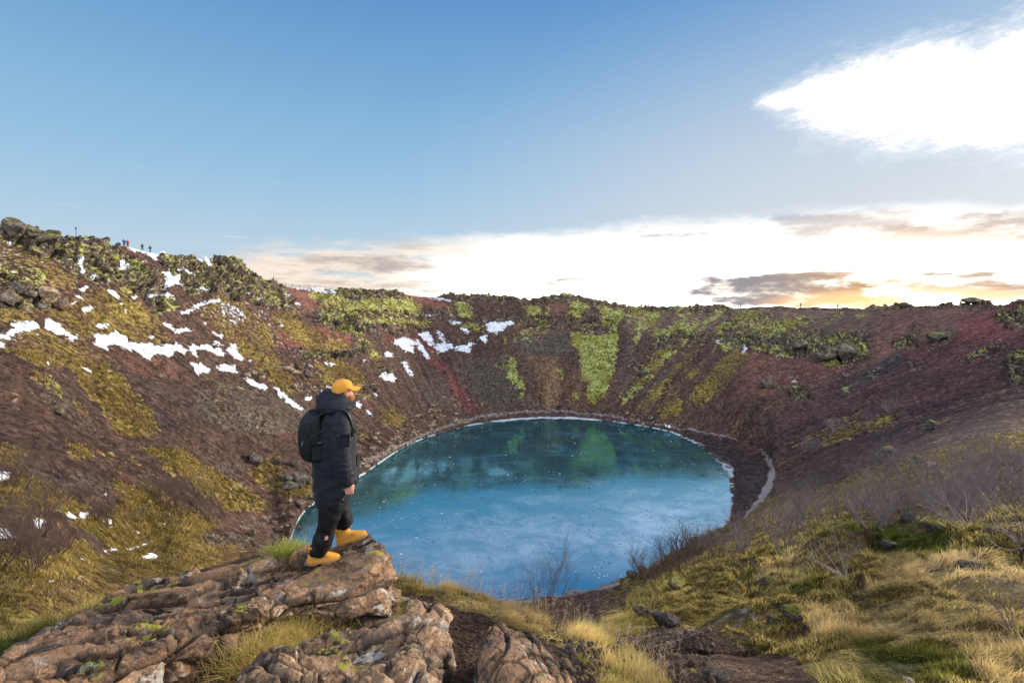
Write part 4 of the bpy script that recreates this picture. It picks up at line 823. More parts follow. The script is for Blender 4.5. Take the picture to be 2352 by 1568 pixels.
# ================================================================== rock materials
def rock_mat(name, cols, lichen=.5, moss=0.0, scale=1.0, bumpd=.03, white=(.62, .58, .52), strat=None, tone=False):
    m, t = newmat(name)
    O = t.n('ShaderNodeTexCoord').outputs['Object']
    O = t.vmap(O, (scale,)*3)
    S = t.vmap(O, (1, 1, 2.2), rot=(.35, -.3, .5)) if strat is None else O
    n1 = t.noise(S, 1.3, 6, .65, .3); n2 = t.noise(S, 6, 8, .72, .2); n3 = t.noise(O, 32, 6, .75)
    v = t.m('ADD', t.m('MULTIPLY', n1, .5), t.m('MULTIPLY', n2, .5))
    if tone:
        ts = t.n('ShaderNodeSeparateColor'); t.l(t.n('ShaderNodeAttribute', attribute_name='tone').outputs['Color'], ts.inputs[0])
        v = t.m('ADD', v, t.m('MULTIPLY', t.m('SUBTRACT', ts.outputs[0], .5), .22))
    c = t.ramp(v, [(.36, cols[0]), (.45, cols[1]), (.51, cols[2]), (.58, cols[3])])
    c = t.mix(1.0, c, t.mix(t.step(n3, .34, .62), (.50, .47, .45), (1.28, 1.25, 1.2)), 'MULTIPLY')
    dk = t.step(t.noise(O, 2.1, 7, .75, .5), .49, .58)
    c = t.mix(t.m('MULTIPLY', dk, .82), c, t.mix(n3, (.03, .027, .025), (.16, .14, .125)))
    geo = t.n('ShaderNodeNewGeometry'); sx = t.n('ShaderNodeSeparateXYZ'); t.l(geo.outputs['Normal'], sx.inputs[0])
    li = t.m('ADD', t.noise(O, 3.6, 6, .62, .6), t.m('MULTIPLY', t.m('SUBTRACT', n2, .5), .7))
    lf = t.step(li, .66-.12*lichen, .70-.12*lichen)
    c = t.mix(t.m('MULTIPLY', lf, .85), c, t.mix(n3, (.30, .29, .27), white))
    l2 = t.step(t.m('ADD', t.voro(O, 9, 'F1'), t.m('MULTIPLY', n2, .35)), .40, .33)
    c = t.mix(t.m('MULTIPLY', t.m('MULTIPLY', l2, t.step(n1, .5, .6)), .6*min(1, lichen*1.6)), c, white)
    if tone:
        df = t.m('ADD', t.m('ADD', n1, t.m('MULTIPLY', t.m('SUBTRACT', n2, .5), .8)), t.m('MULTIPLY', t.m('SUBTRACT', sx.outputs[2], .8), .8))
        c = t.mix(t.step(df, .50, .62, 0, .8), c, t.mix(n3, (.12, .066, .036), (.46, .27, .145)))
    if tone: c = t.mix(t.m('MULTIPLY', ts.outputs[1], .7), c, (.022, .017, .014))
    if moss:
        mf = t.m('ADD', t.m('ADD', t.noise(O, 1.6, 5, .6), t.m('MULTIPLY', t.m('SUBTRACT', n2, .5), .6)), t.m('MULTIPLY', t.m('SUBTRACT', sx.outputs[2], .75), .35))
        c = t.mix(t.step(mf, .70-.28*moss, .75-.28*moss), c, t.mix(n2, (.10, .10, .01), (.42, .42, .06)))
    nb = bump(t, t.m('ADD', t.m('MULTIPLY', n2, 1.0), t.m('MULTIPLY', n3, .6)), .95, bumpd*1.6)
    finish(t, principled(t, c, .88, nb, .2))
    return m
M_ledge = rock_mat('lava_ledge', [(.024, .018, .015), (.105, .066, .046), (.215, .130, .080), (.40, .25, .150)], .62, .14, 1.0, .02, (.64, .60, .56), tone=True)
M_ledge2 = rock_mat('lava_ledge_pale', [(.030, .024, .020), (.13, .088, .062), (.28, .19, .125), (.45, .32, .22)], .62, .10, 1.15, .02, (.68, .63, .57), tone=True)
M_tan = rock_mat('tan_stone', [(.14, .095, .06), (.27, .19, .12), (.42, .31, .20), (.55, .42, .29)], .12, 0, .6, .05)
M_dark = rock_mat('dark_lava', [(.014, .013, .013), (.04, .036, .033), (.09, .078, .066), (.15, .13, .11)], .42, .10, .9, .06, (.42, .43, .42))
M_grey = rock_mat('grey_lichen_rock', [(.03, .026, .022), (.09, .075, .06), (.17, .14, .11), (.28, .24, .195)], .45, .4, .35, .12)
M_brown = rock_mat('brown_lava', [(.03, .02, .016), (.075, .05, .037), (.15, .10, .07), (.24, .17, .12)], .22, .1, .8, .06)
M_mossy = rock_mat('mossy_rock', [(.02, .017, .015), (.06, .05, .04), (.13, .11, .09), (.24, .21, .18)], .62, .75, 1.2, .05)
M_pale = rock_mat('pale_stone', [(.30, .26, .24), (.42, .37, .34), (.55, .49, .46), (.66, .60, .57)], .5, 0, 2.0, .02, (.75, .72, .70))

# ================================================================== foreground lava outcrops
def outcrop(name, xs, lines, nx, ny, mat, seed, axis, amp=1.0, flats=()):
    """lines: list of (xk, [(D, z)...]) profiles from the hidden back foot, over the top, down the front; lofted across azimuth"""
    K = len(lines)
    A = np.zeros((K, 2, nx)); xq = np.linspace(xs[0], xs[1], nx)
    for k, L in enumerate(lines):
        L = np.array(L, float)
        A[k, 0] = pchip(L[:, 0], L[:, 1], xq); A[k, 1] = pchip(L[:, 0], L[:, 2], xq)
    tq = np.linspace(0, K-1, ny)
    D = pchip(np.arange(K), A[:, 0].T, tq); Z = pchip(np.arange(K), A[:, 1].T, tq)
    az = np.arctan((xq-1176)/(FX*CP))[:, None]
    P = np.stack([np.sin(az)*D, np.cos(az)*D, Z], -1)
    a = np.gradient(P, axis=0); b = np.gradient(P, axis=1); N = np.cross(a, b); N /= np.linalg.norm(N, axis=2, keepdims=True)+1e-9
    if N[nx//2, ny//2, 2] < 0: N = -N
    q = P.reshape(-1, 3); N = N.reshape(-1, 3)
    ax = np.array([math.cos(axis), math.sin(axis), 0]); bx = np.array([-math.sin(axis), math.cos(axis), 0])
    # tilted layers: long ribs along the axis, broken across it
    L_ = np.stack([q@ax*.55, q@bx*1.9, q[:, 2]*2.6 + (q@bx)*.9], 1)
    wv = np.stack([gnoise(q, 1.4, seed), gnoise(q, 1.4, seed+9), gnoise(q, 1.4, seed+19)], 1)
    a1, e1, c1 = facets(L_ + wv*.25, 1.15, seed, .9)
    a2, e2, c2 = facets(q*np.array([1, 1, 1.3]) + wv*.05, 4.2, seed+3, 1.2)
    a3, e3, c3 = facets(q + wv*.02, 12, seed+5, 1.4)
    lay = (q[:, 2]*1.0 + (q@bx)*.42)*4.6 + 1.1*gnoise(q, .9, seed+30) + .35*gnoise(q, 3.1, seed+31)
    fl = lay - np.floor(lay); ter = np.floor(lay) + sstep(fl, .80, 1.0) - lay
    d = .09*ter*(.6+.8*gnoise(q, .8, seed+33).clip(-.6, 1))
    d += .10*a1 - .075*(1-np.clip(e1*9, 0, 1))
    mask2 = sstep(gnoise(q, 1.1, seed+40), -.45, .15)
    d += (.042*a2 - .034*(1-np.clip(e2*8, 0, 1)))*mask2
    d += (.015*a3 - .006*(1-np.clip(e3*6, 0, 1)))*(.35+.65*mask2)
    d += .045*fbm(L_, 1.3, 4, .55, seed, 1) + .012*fbm(q, 8, 4, .6, seed+2, 1)
    d -= .05*np.clip(gnoise(q, 2.6, seed+7)-.40, 0, 1)*3
    tone = np.clip(.5 + .55*(c1-.5) + .75*(c2-.5) + .35*gnoise(q, 1.3, seed+50), 0, 1)
    crack = np.clip(np.maximum(1-e1*9, (1-e2*9)*mask2), 0, 1)
    tt = np.tile(tq, nx)
    q = q + N*(d*amp)[:, None]
    for (fx, fy_, ang, L2, W2, z, pit) in flats:       # level the seat of each boot
        ca, sa = math.cos(ang), math.sin(ang)
        u = (q[:, 0]-fx)*ca + (q[:, 1]-fy_)*sa; v = -(q[:, 0]-fx)*sa + (q[:, 1]-fy_)*ca
        r = np.maximum(np.abs(u)/L2, np.abs(v)/W2); wgt = 1-sstep(r, .95, 1.6)
        tz = z + u*math.tan(pit)
        top = (tt > .6) & (tt < K-1.5)
        q[:, 2] = np.where(top, q[:, 2]*(1-wgt) + tz*wgt, q[:, 2])
        over = top & (r < 1.7) & (q[:, 2] > tz+.015); q[over, 2] = tz[over]+.015
    o = mesh_obj(name, q, quads=grid_quads(nx, ny), mat=mat, smooth=False)
    attr(o, 'tone', np.stack([tone, crack, tone], 1))
    return o
def E(x, y, D): return (x, D, zD(x, y, D))
FOOT1 = (-1.975, 5.24, -2.632); FOOT2 = (-1.745, 5.448, -2.552); MAN_ROT = rad(20.6)
big_ledge = outcrop('lava_ledge', (-140, 908), [
    [(-140, 6.2, -3.9), (0, 6.3, -3.9), (600, 7.2, -4.1), (850, 6.5, -3.9), (895, 6.0, -3.8), (908, 5.6, -3.7)],
    [(-140, 5.5, -2.85), (0, 5.7, -2.95), (300, 6.7, -3.15), (600, 7.0, -3.3), (760, 6.1, -2.9), (850, 5.95, -2.8), (895, 5.7, -3.1), (908, 5.55, -3.5)],
    [E(-140, 1540, 5.0), E(0, 1500, 5.1), E(150, 1425, 5.6), E(300, 1352, 6.1), E(420, 1318, 6.3), E(600, 1290, 6.3), E(700, 1270, 6.0), E(770, 1262, 5.85), E(815, 1247, 5.85), E(850, 1240, 5.72), E(872, 1275, 5.6), E(895, 1345, 5.45), E(908, 1405, 5.45)],
    [E(-140, 1580, 4.5), E(0, 1555, 4.55), E(300, 1440, 5.1), E(500, 1365, 5.5), E(700, 1318, 5.45), E(780, 1300, 5.45), E(850, 1283, 5.4), E(880, 1320, 5.35), E(895, 1360, 5.35), E(908, 1415, 5.4)],
    [E(-140, 1600, 3.9), E(0, 1592, 4.05), E(300, 1500, 4.45), E(500, 1425, 4.75), E(700, 1380, 4.9), E(780, 1372, 4.9), E(860, 1378, 4.95), E(885, 1395, 5.1), E(908, 1420, 5.35)],
    [E(-140, 1700, 3.65), E(0, 1660, 3.8), E(300, 1560, 4.2), E(500, 1492, 4.6), E(700, 1425, 4.85), E(780, 1410, 4.82), E(860, 1415, 4.95), E(885, 1412, 5.1), E(908, 1428, 5.35)],
    [(-140, 3.9, -3.6), (0, 4.0, -3.6), (300, 4.4, -3.6), (500, 4.85, -3.6), (700, 5.15, -3.7), (860, 5.15, -3.7), (908, 5.4, -3.8)]],
    760, 380, M_ledge, 1.0, rad(31), 1.0,
    [(FOOT1[0], FOOT1[1], MAN_ROT, .19, .075, FOOT1[2], 0.0), (FOOT2[0], FOOT2[1], MAN_ROT, .17, .075, FOOT2[2]-.004, rad(15))])
tag(big_ledge, 'long brown lava slab with white lichen spots under the yellow boots', 'rock ledge')
mid_ledge = outcrop('lava_ledge', (430, 1036), [
    [(430, 3.6, -3.3), (700, 4.3, -3.5), (960, 5.3, -3.6), (1036, 5.2, -3.6)],
    [(430, 3.5, -2.9), (600, 4.1, -3.0), (750, 4.7, -3.1), (960, 5.15, -3.1), (1036, 5.1, -3.4)],
    [E(430, 1600, 3.2), E(540, 1556, 3.5), E(587, 1526, 3.75), E(662, 1502, 3.95), E(705, 1470, 4.2), E(748, 1462, 4.3), E(780, 1478, 4.25), E(830, 1462, 4.4), E(870, 1446, 4.6), E(914, 1416, 4.75), E(938, 1382, 5.0), E(960, 1376, 5.0), E(992, 1378, 4.95), E(1005, 1410, 4.8), E(1022, 1450, 4.7), E(1036, 1520, 4.6)],
    [E(430, 1640, 3.0), E(600, 1556, 3.5), E(700, 1520, 3.75), E(800, 1510, 3.9), E(870, 1475, 4.1), E(930, 1440, 4.3), E(990, 1440, 4.45), E(1015, 1470, 4.4), E(1036, 1530, 4.5)],
    [E(430, 1700, 2.8), E(600, 1600, 3.2), E(700, 1570, 3.35), E(800, 1565, 3.45), E(900, 1500, 3.75), E(980, 1490, 4.0), E(1018, 1510, 4.2), E(1036, 1560, 4.4)],
    [(430, 2.5, -2.45), (700, 2.75, -2.40), (900, 3.05, -2.35), (1000, 3.4, -2.6), (1036, 4.2, -3.3)],
    [(430, 2.3, -3.0), (700, 2.45, -3.0), (900, 2.7, -3.0), (1036, 3.9, -3.6)]],
    520, 300, M_ledge2, 4.0, rad(58), .95)
tag(mid_ledge, 'pale cracked lava outcrop at the bottom centre, between the grassy crevice and the dirt path', 'rock ledge')
right_ledge = outcrop('lava_ledge', (1080, 1320), [
    [(1080, 4.0, -3.5), (1200, 4.5, -3.5), (1320, 4.0, -3.5)],
    [(1080, 3.9, -3.2), (1140, 4.3, -2.9), (1220, 4.4, -3.05), (1320, 3.9, -3.2)],
    [E(1080, 1560, 3.7), E(1098, 1480, 3.9), E(1112, 1446, 4.05), E(1140, 1434, 4.1), E(1176, 1442, 4.1), E(1224, 1460, 4.0), E(1258, 1490, 3.85), E(1320, 1580, 3.5)],
    [E(1080, 1600, 3.4), E(1104, 1500, 3.6), E(1150, 1475, 3.7), E(1220, 1500, 3.6), E(1270, 1540, 3.5), E(1320, 1620, 3.2)],
    [E(1080, 1620, 3.2), E(1120, 1540, 3.3), E(1180, 1545, 3.2), E(1240, 1560, 3.2), E(1320, 1680, 3.0)],
    [(1080, 2.9, -2.75), (1180, 2.7, -2.45), (1260, 2.7, -2.5), (1320, 2.8, -2.8)],
    [(1080, 2.8, -3.1), (1180, 2.5, -3.1), (1320, 2.6, -3.1)]],
    300, 260, M_ledge, 8.0, rad(75), .34)
tag(right_ledge, 'rounded ochre-brown lava knob at the bottom edge, right of the dirt path', 'rock ledge')

# ================================================================== boulders
def ico(sub):
    import bmesh
    bm = bmesh.new(); bmesh.ops.create_icosphere(bm, subdivisions=sub, radius=1)
    V = np.array([v.co[:] for v in bm.verts]); F = np.array([[v.index for v in f.verts] for f in bm.faces]); bm.free()
    return V, F
IV, IF = ico(5); IVs, IFs = ico(3)
def boulder_mesh(seed, small=False, angular=.5):
    V, F = (IVs, IFs) if small else (IV, IF)
    r = np.random.default_rng(seed); q = V.copy()
    nrm = r.normal(size=(15, 3)); nrm /= np.linalg.norm(nrm, axis=1)[:, None]; h = r.uniform(.50, .86, 15)
    s = np.ones(len(q))
    for n_, h_ in zip(nrm, h):
        dp = q@n_; lim = h_ + (1-angular)*.06
        s = np.minimum(s, np.where(dp > lim, lim/np.maximum(dp, .01), 1))
    q = q*s[:, None]
    f1, f2, cid = worley(q + .15*np.stack([gnoise(q, 2, seed)]*3, 1), 2.2, seed)
    d = .05*fbm(q, 1.6, 3, off=seed) + (.0 if small else .05*(np.clip((f2-f1)*3, 0, 1)-.6) + .06*(cid-.5) + .035*fbm(q, 6, 3, .6, seed, 1))
    q = q*(1+d)[:, None]
    me = bpy.data.meshes.new('boulder'); me.from_pydata([tuple(v) for v in q], [], [tuple(f) for f in F])
    me.polygons.foreach_set('use_smooth', np.full(len(me.polygons), not small)); me.update()
    return me
BM = [boulder_mesh(s) for s in (11, 12, 13, 14, 15)]
BMs = [boulder_mesh(s, True, .9) for s in (21, 22, 23, 24, 25, 26)]
_mc = {}
def with_mat(me, mat):
    k = (me.name, mat.name)
    if k not in _mc:
        c = me.copy(); c.materials.clear(); c.materials.append(mat); _mc[k] = c
    return _mc[k]
def boulder(x, y, wpx, hpx, mat, label, name='boulder', group=None, k=None, small=False, sink=.25, cat='boulder', depth=None, tilt=.25):
    """a boulder whose foot is seen at survey (x, y), wpx by hpx survey pixels large"""
    p = at(x, y); D = p.y*CP - p.z*SP
    w_, h_ = wpx/FX*D/2, hpx/FX*D/2
    L = BMs if small else BM
    k = random.randrange(len(L)) if k is None else k
    o = bpy.data.objects.new(name, with_mat(L[k % len(L)], mat)); COL.objects.link(o)
    dep = (w_+h_)/2*random.uniform(.8, 1.1) if depth is None else depth
    o.scale = (w_*1.12, dep*1.1, h_*1.15)
    o.rotation_euler = (random.uniform(-tilt, tilt), random.uniform(-tilt, tilt), random.uniform(-.6, .6))
    o.location = (p.x, p.y+dep*.3, p.z + h_*(1-sink*1.2))
    tag(o, label, cat, group); return o
def vp(v, x, y):
    a = tr(v, [(x, y)])[0]; return a
VIEW['L'] = (2100, 1570, 3.92); VIEW['M'] = (1000, 1750, 3.136); VIEW['R'] = (0, 850, 2.94); VIEW['N'] = (900, 2050, 2.138)
def bl(v, x, y, wv, hv, mat, label, **kw):
    """x, y centre in an enlarged view, size in that view"""
    s = VIEW[v][2]*1.7415
    a = vp(v, x, y+hv*.42)
    return boulder(a[0], a[1], wv/s, hv/s, mat, label, **kw)
# left rim
bl('R', 150, 185, 300, 210, M_grey, 'largest grey boulder on the left skyline, lichen spotted, at the edge of the picture', k=0)
bl('R', 345, 225, 190, 140, M_grey, 'rounded grey boulder leaning against the largest one on the left skyline', k=1)
bl('R', 590, 240, 290, 90, M_grey, 'low broad rock behind the mossy boulder on the left skyline', k=2)
bl('R', 550, 315, 300, 160, M_mossy, 'mossy lichen-covered boulder just below the left skyline boulders', k=3)
bl('R', 5, 265, 60, 60, M_grey, 'small grey rock cut by the left edge below the largest skyline boulder', k=4)
bl('R', 400, 455, 170, 90, M_mossy, 'dark rounded rock in the olive grass below the left skyline boulders', k=1)
bl('R', 940, 297, 90, 34, M_grey, 'flat rock on the left skyline beside the lone post', small=True)
bl('R', 1062, 308, 100, 36, M_grey, 'flat pale rock on the left skyline between the lone post and the walkers', small=True)
bl('R', 1380, 357, 70, 45, M_grey, 'squarish rock on the skyline left of the walker in blue', small=True)
bl('R', 170, 905, 210, 130, M_dark, 'dark overhanging boulder in the cliff at the left edge', k=2)
bl('R', 320, 950, 180, 130, M_grey, 'pale pink-grey block in the left edge cliff beside the dark overhang', k=3)
bl('R', 560, 985, 230, 190, M_tan, 'biggest tan rock face in the left edge cliff', k=0)
bl('R', 680, 1075, 140, 150, M_brown, 'brown block at the right end of the left edge cliff', k=4)
bl('R', 470, 1105, 120, 90, M_grey, 'wedge of grey stone at the foot of the left edge cliff', k=1)
bl('R', 90, 1010, 180, 200, M_grey, 'tall grey lichen rock under the dark overhang at the left edge', k=2)
# by the far right shore
for i, (x, y, a, b, mt, lb) in enumerate([
    (1690, 450, 230, 130, M_brown, 'largest boulder on the far shore, brown and half in the water'),
    (1700, 372, 110, 80, M_brown, 'boulder resting above the largest boulder on the far shore'),
    (1765, 352, 60, 45, M_brown, 'small boulder up the slope from the far shore group'),
    (1605, 450, 80, 60, M_brown, 'boulder at the left foot of the largest far shore boulder'),
    (1975, 402, 92, 80, M_grey, 'upper pale grey boulder of the cluster right of the largest far shore boulder'),
    (2005, 470, 95, 80, M_grey, 'lower pale grey boulder of the cluster right of the largest far shore boulder'),
    (2085, 442, 70, 55, M_grey, 'grey boulder at the right side of the far shore cluster'),
    (2065, 498, 60, 38, M_tan, 'small tan boulder under the far shore cluster'),
    (1860, 495, 95, 46, M_tan, 'flat tan boulder between the two boulder groups on the far shore'),
    (1935, 480, 45, 40, M_brown, 'small brown boulder touching the far shore cluster on its left'),
    (1128, 300, 70, 36, M_grey, 'light flat boulder on the path at the far shore'),
    (1162, 282, 52, 28, M_brown, 'dark boulder lying on the light flat one on the far shore path'),
    (1612, 330, 60, 40, M_tan, 'tan boulder on the slope left of the largest far shore boulder'),
    (1604, 298, 24, 20, M_tan, 'tiny tan stone above the tan boulder on the far slope'),
    (968, 366, 30, 20, M_tan, 'pointed tan stone on the beach below the far shore path'),
    (117, 372, 34, 34, M_dark, 'small dark stone at the waterline left of the lone walker on the shore')]):
    bl('L', x, y, a, b, mt, lb, k=i, small=a < 60)
# left of the man, above the near left shore
for i, (x, y, a, b, mt, lb) in enumerate([
    (612, 510, 190, 190, M_dark, 'largest dark lichen-streaked boulder above the left end of the lake'),
    (450, 508, 170, 110, M_dark, 'dark boulder against the left side of the largest lichen-streaked one'),
    (725, 545, 130, 110, M_brown, 'brown boulder against the right side of the largest lichen-streaked one'),
    (480, 610, 200, 90, M_dark, 'long low dark boulder under the lichen-streaked group left of the man'),
    (545, 345, 110, 90, M_dark, 'dark boulder higher up the slope left of the backpack'),
    (370, 305, 70, 60, M_dark, 'small dark boulder in the grass above the lichen-streaked group'),
    (55, 265, 160, 175, M_dark, 'speckled dark boulder at the top of the grass strip, farthest left of its group'),
    (815, 475, 80, 90, M_brown, 'brown rock showing just left of the coat hem'),
    (600, 1170, 140, 110, M_brown, 'brown boulder standing in the ice left of the trouser leg'),
    (350, 1150, 110, 60, M_dark, 'dark flat boulder on the mud at the left end of the lake'),
    (400, 1130, 60, 60, M_tan, 'little tan stone touching the dark flat boulder on the mud'),
    (300, 1240, 110, 70, M_dark, 'uppermost dark boulder of the heap at the left tip of the lake'),
    (345, 1305, 90, 80, M_brown, 'middle brown boulder of the heap at the left tip of the lake'),
    (412, 1275, 90, 70, M_brown, 'right-hand brown boulder of the heap at the left tip of the lake'),
    (290, 1335, 90, 60, M_dark, 'lowest dark boulder of the heap at the left tip of the lake'),
    (625, 825, 160, 110, M_brown, 'brown wedge-shaped rock on the bank right of the grass'),
    (505, 965, 120, 90, M_brown, 'sloping slab on the mud bank above the white frozen edge'),
    (160, 1005, 130, 34, M_tan, 'flat tan slab lying on the brown mud'),
    (290, 1055, 90, 40, M_brown, 'low brown slab right of the flat tan slab on the mud'),
    (460, 1098, 70, 34, M_tan, 'small tan slab near the white frozen edge'),
    (780, 745, 90, 70, M_brown, 'brown rock at the top of the frozen edge beside the coat'),
    (500, 800, 60, 60, M_tan, 'tan stone in the grass at the top of the mud bank'),
    (30, 1200, 90, 110, M_grey, 'grey rock poking up behind the ledge left of the grass tuft')]):
    bl('M', x, y, a, b, mt, lb, k=i, small=a < 80)
# scattered over the right-hand wall and the near hillside
for i, (v, x, y, a, b, mt, lb) in enumerate([
    ('C', 1820, 955, 110, 62, M_mossy, 'speckled dark boulder alone on the purple scree, right of the shrubs'),
    ('C', 1740, 1162, 72, 50, M_mossy, 'square boulder with a moss cap on the purple scree'),
    ('C', 1565, 1105, 90, 46, M_mossy, 'mossy boulder left of the square one on the purple scree'),
    ('C', 1500, 1135, 46, 30, M_grey, 'small pale rock at the left end of the mossy boulder on the purple scree'),
    ('C', 1303, 762, 52, 56, M_mossy, 'pale moss-covered boulder alone in the middle of the right scree'),
    ('C', 1307, 660, 46, 32, M_grey, 'grey boulder above the moss-covered one on the right scree'),
    ('C', 840, 712, 80, 50, M_grey, 'grey boulder at the left end of the ragged outcrop on the right scree'),
    ('C', 1000, 705, 40, 24, M_pale, 'pale flat stone above the ragged outcrop on the right scree'),
    ('C', 1850, 432, 110, 74, M_mossy, 'lichen boulder beside the bare bush high on the right wall'),
    ('C', 2056, 228, 120, 40, M_grey, 'broad lichen-grey rock knoll on the right skyline'),
    ('C', 2340, 224, 60, 30, M_grey, 'grey rock on the skyline at the right edge'),
    ('C', 1655, 246, 70, 24, M_grey, 'low grey rock on the skyline left of the rock knoll'),
    ('C', 1215, 540, 110, 70, M_grey, 'left pale block of the mossy crag in the upper right wall'),
    ('C', 1310, 520, 110, 120, M_grey, 'tallest pale block of the mossy crag in the upper right wall'),
    ('C', 1040, 490, 90, 50, M_grey, 'pale block left of the mossy crag in the upper right wall'),
    ('C', 115, 640, 50, 40, M_grey, 'round pale boulder in the yellow moss streak on the far wall'),
    ('C', 1810, 1185, 60, 40, M_pale, 'pale brown slab lying right of the square moss-capped boulder'),
    ('F', 1000, 957, 150, 92, M_mossy, 'boulder with bright lime moss in the near heath'),
    ('F', 866, 1003, 70, 50, M_grey, 'grey lichen stone left of the lime moss boulder'),
    ('F', 855, 778, 86, 56, M_mossy, 'pale cushion-mossed stone in the heath above the lime moss boulder'),
    ('F', 880, 738, 60, 34, M_dark, 'dark lichen stone just behind the cushion-mossed stone'),
    ('F', 1842, 465, 160, 62, M_mossy, 'broad stone with a yellow moss top under the grey thicket'),
    ('F', 1682, 412, 110, 60, M_dark, 'dark stone under a turf cap left of the broad yellow-mossed stone'),
    ('F', 2165, 480, 80, 40, M_dark, 'dark stone in the thicket at the right'),
    ('F', 2040, 685, 150, 60, M_dark, 'dark peaty rock under the green turf at the right'),
    ('F', 1550, 600, 120, 60, M_dark, 'dark rock below the moss-covered hump right of the leafless birch'),
    ('F', 250, 1005, 160, 80, M_dark, 'dark lichen rock at the edge of the bare soil, lower right'),
    ('F', 120, 960, 130, 60, M_grey, 'pale lichen rock on the bare soil at the lower right'),
    ('F', 1680, 1362, 66, 44, M_pale, 'smooth pale stone cut by the bottom edge, lower right'),
    ('F', 560, 1330, 220, 60, M_dark, 'dark crusty rock at the bottom edge, in the bare soil'),
    ('F', 300, 800, 130, 60, M_mossy, 'lichen rock on the knoll above the lake, left of the heath'),
    ('F', 40, 735, 60, 50, M_brown, 'brown boulder on the near shore beside the frozen white rim'),
    ('F', 105, 710, 56, 50, M_brown, 'right-hand brown boulder of the pair on the near shore'),
    ('N', 1500, 748, 130, 56, M_pale, 'smooth white-grey stone between the big lava slab and the pale outcrop'),
    ('G', 262, 762, 66, 40, M_tan, 'layered tan rock beside the long snow tongue on the left slope'),
    ('G', 200, 785, 60, 36, M_tan, 'tan rock left of the layered one on the left slope'),
    ('G', 335, 800, 56, 50, M_tan, 'leaning tan slab right of the layered tan rock on the left slope'),
    ('G', 575, 735, 110, 50, M_tan, 'upper tan slab of the broken outcrop on the left slope'),
    ('G', 635, 760, 80, 56, M_tan, 'lower tan slab of the broken outcrop on the left slope'),
    ('G', 755, 785, 60, 60, M_mossy, 'lichen rock right of the broken tan outcrop'),
    ('G', 630, 877, 50, 44, M_tan, 'cube-like tan rock behind the cap on the left slope'),
    ('G', 125, 912, 70, 36, M_tan, 'tan rock alone on the dark scree under the snow'),
    ('A', 1068, 1185, 40, 40, M_mossy, 'mossy stone alone on the brown scree at the left'),
    ('A', 400, 1435, 60, 46, M_mossy, 'mossy stone on the dark scree, lower left'),
    ('A', 2130, 785, 60, 50, M_grey, 'tilted grey slab below the dark ledge on the upper left wall')]):
    bl(v, x, y, a, b, mt, lb, k=i, small=a < 70 and v not in 'FN')
# tan stones fallen along the left shore
r_ = random.Random(5)
spots = []
for i in range(400):
    f = r_.random()
    x = 832 + 250*f**.9
    ysh = np.interp(x, [s[0] for s in SHORE], [s[1] for s in SHORE])
    up = 8 + 55*abs(r_.gauss(0, .5))
    if f > .5: up = 8 + 70*r_.random()*(1-f)*2 if r_.random() < .75 else 30 + 50*r_.random()
    y = ysh-up
    if all(math.hypot(x-a, (y-b)*1.3) > 6.0 for a, b, _ in spots):
        spots.append((x, y, r_.uniform(4, 10)*(1 if r_.random() < .8 else 1.5)))
    if len(spots) >= 84: break
spots.sort()
ordn = lambda n: f"{n}{'th' if 10 <= n % 100 <= 20 else {1:'st',2:'nd',3:'rd'}.get(n % 10, 'th')}"
for i, (x, y, s) in enumerate(spots):
    lb = f"angular tan stone fallen on the left shore, {ordn(i+1)} from the left among {len(spots)}"
    boulder(x, y+s*.2, s*1.25, s*.72, M_tan, lb, name='fallen_stone', group='tan stones fallen along the left shore', small=True, sink=.2, cat='stone', tilt=.5)
# dark pebbles scattered on the ice: nobody could count them
def pebbles(n, poly, size, mat, name, label, z=-H, seed=1):
    r = np.random.default_rng(seed); V, F = ico(1); VV, FF = [], []; k = 0
    tries = 0
    while k < n and tries < n*30:
        tries += 1
        x = r.uniform(*poly[0]); y = r.uniform(*poly[1])
        if gnoise(np.array([[x*.012, y*.02, seed]]), 1)[0] < -.15: continue
        d = Dz(x, y, z); a = float(az_of(x, y))
        s = size*r.uniform(.5, 1.6)
        v = V*s*r.uniform(.6, 1.2, 3)*np.array([1, 1, .8]) + np.array([math.sin(a)*d, math.cos(a)*d, z+s*.3])
        VV.append(v); FF.append(F+k*len(V)); k += 1
    o = mesh_obj(name, np.vstack(VV), quads=np.vstack(FF), mat=mat, smooth=False)
    return tag(o, label, 'pebbles', kind='stuff')
pebbles(420, ((950, 1600), (1060, 1310)), .075, M_dark, 'pebbles', 'tiny dark stones scattered over the bright near half of the ice')
# loose stones on the bare soil of the right foreground
def soil_stones(n, poly, smin, smax, mat, label, seed):
    r = np.random.default_rng(seed); V, F = ico(2); VV, FF = [], []
    V = V*(1+.16*gnoise(V, 1.8, 3.))[:, None]
    for k in range(n):
        x = r.uniform(*poly[0]); y = r.uniform(*poly[1]); p = at(x, y)
        s = r.uniform(smin, smax)**1.0 * (1 if r.random() < .85 else 2.2)
        VV.append(V*s*r.uniform(.6, 1.2, 3) + np.array([p.x, p.y, p.z+s*.2])); FF.append(F+k*len(V))
    o = mesh_obj('gravel', np.vstack(VV), quads=np.vstack(FF), mat=mat)
    return tag(o, label, 'gravel', kind='stuff')
soil_stones(700, ((1290, 1640), (1440, 1568)), .008, .028, M_brown, 'loose cinders on the bare soil at the lower right', 2)
soil_stones(900, ((900, 1330), (1350, 1568)), .004, .013, M_brown, 'fine cinders on the trodden path between the outcrops', 3)
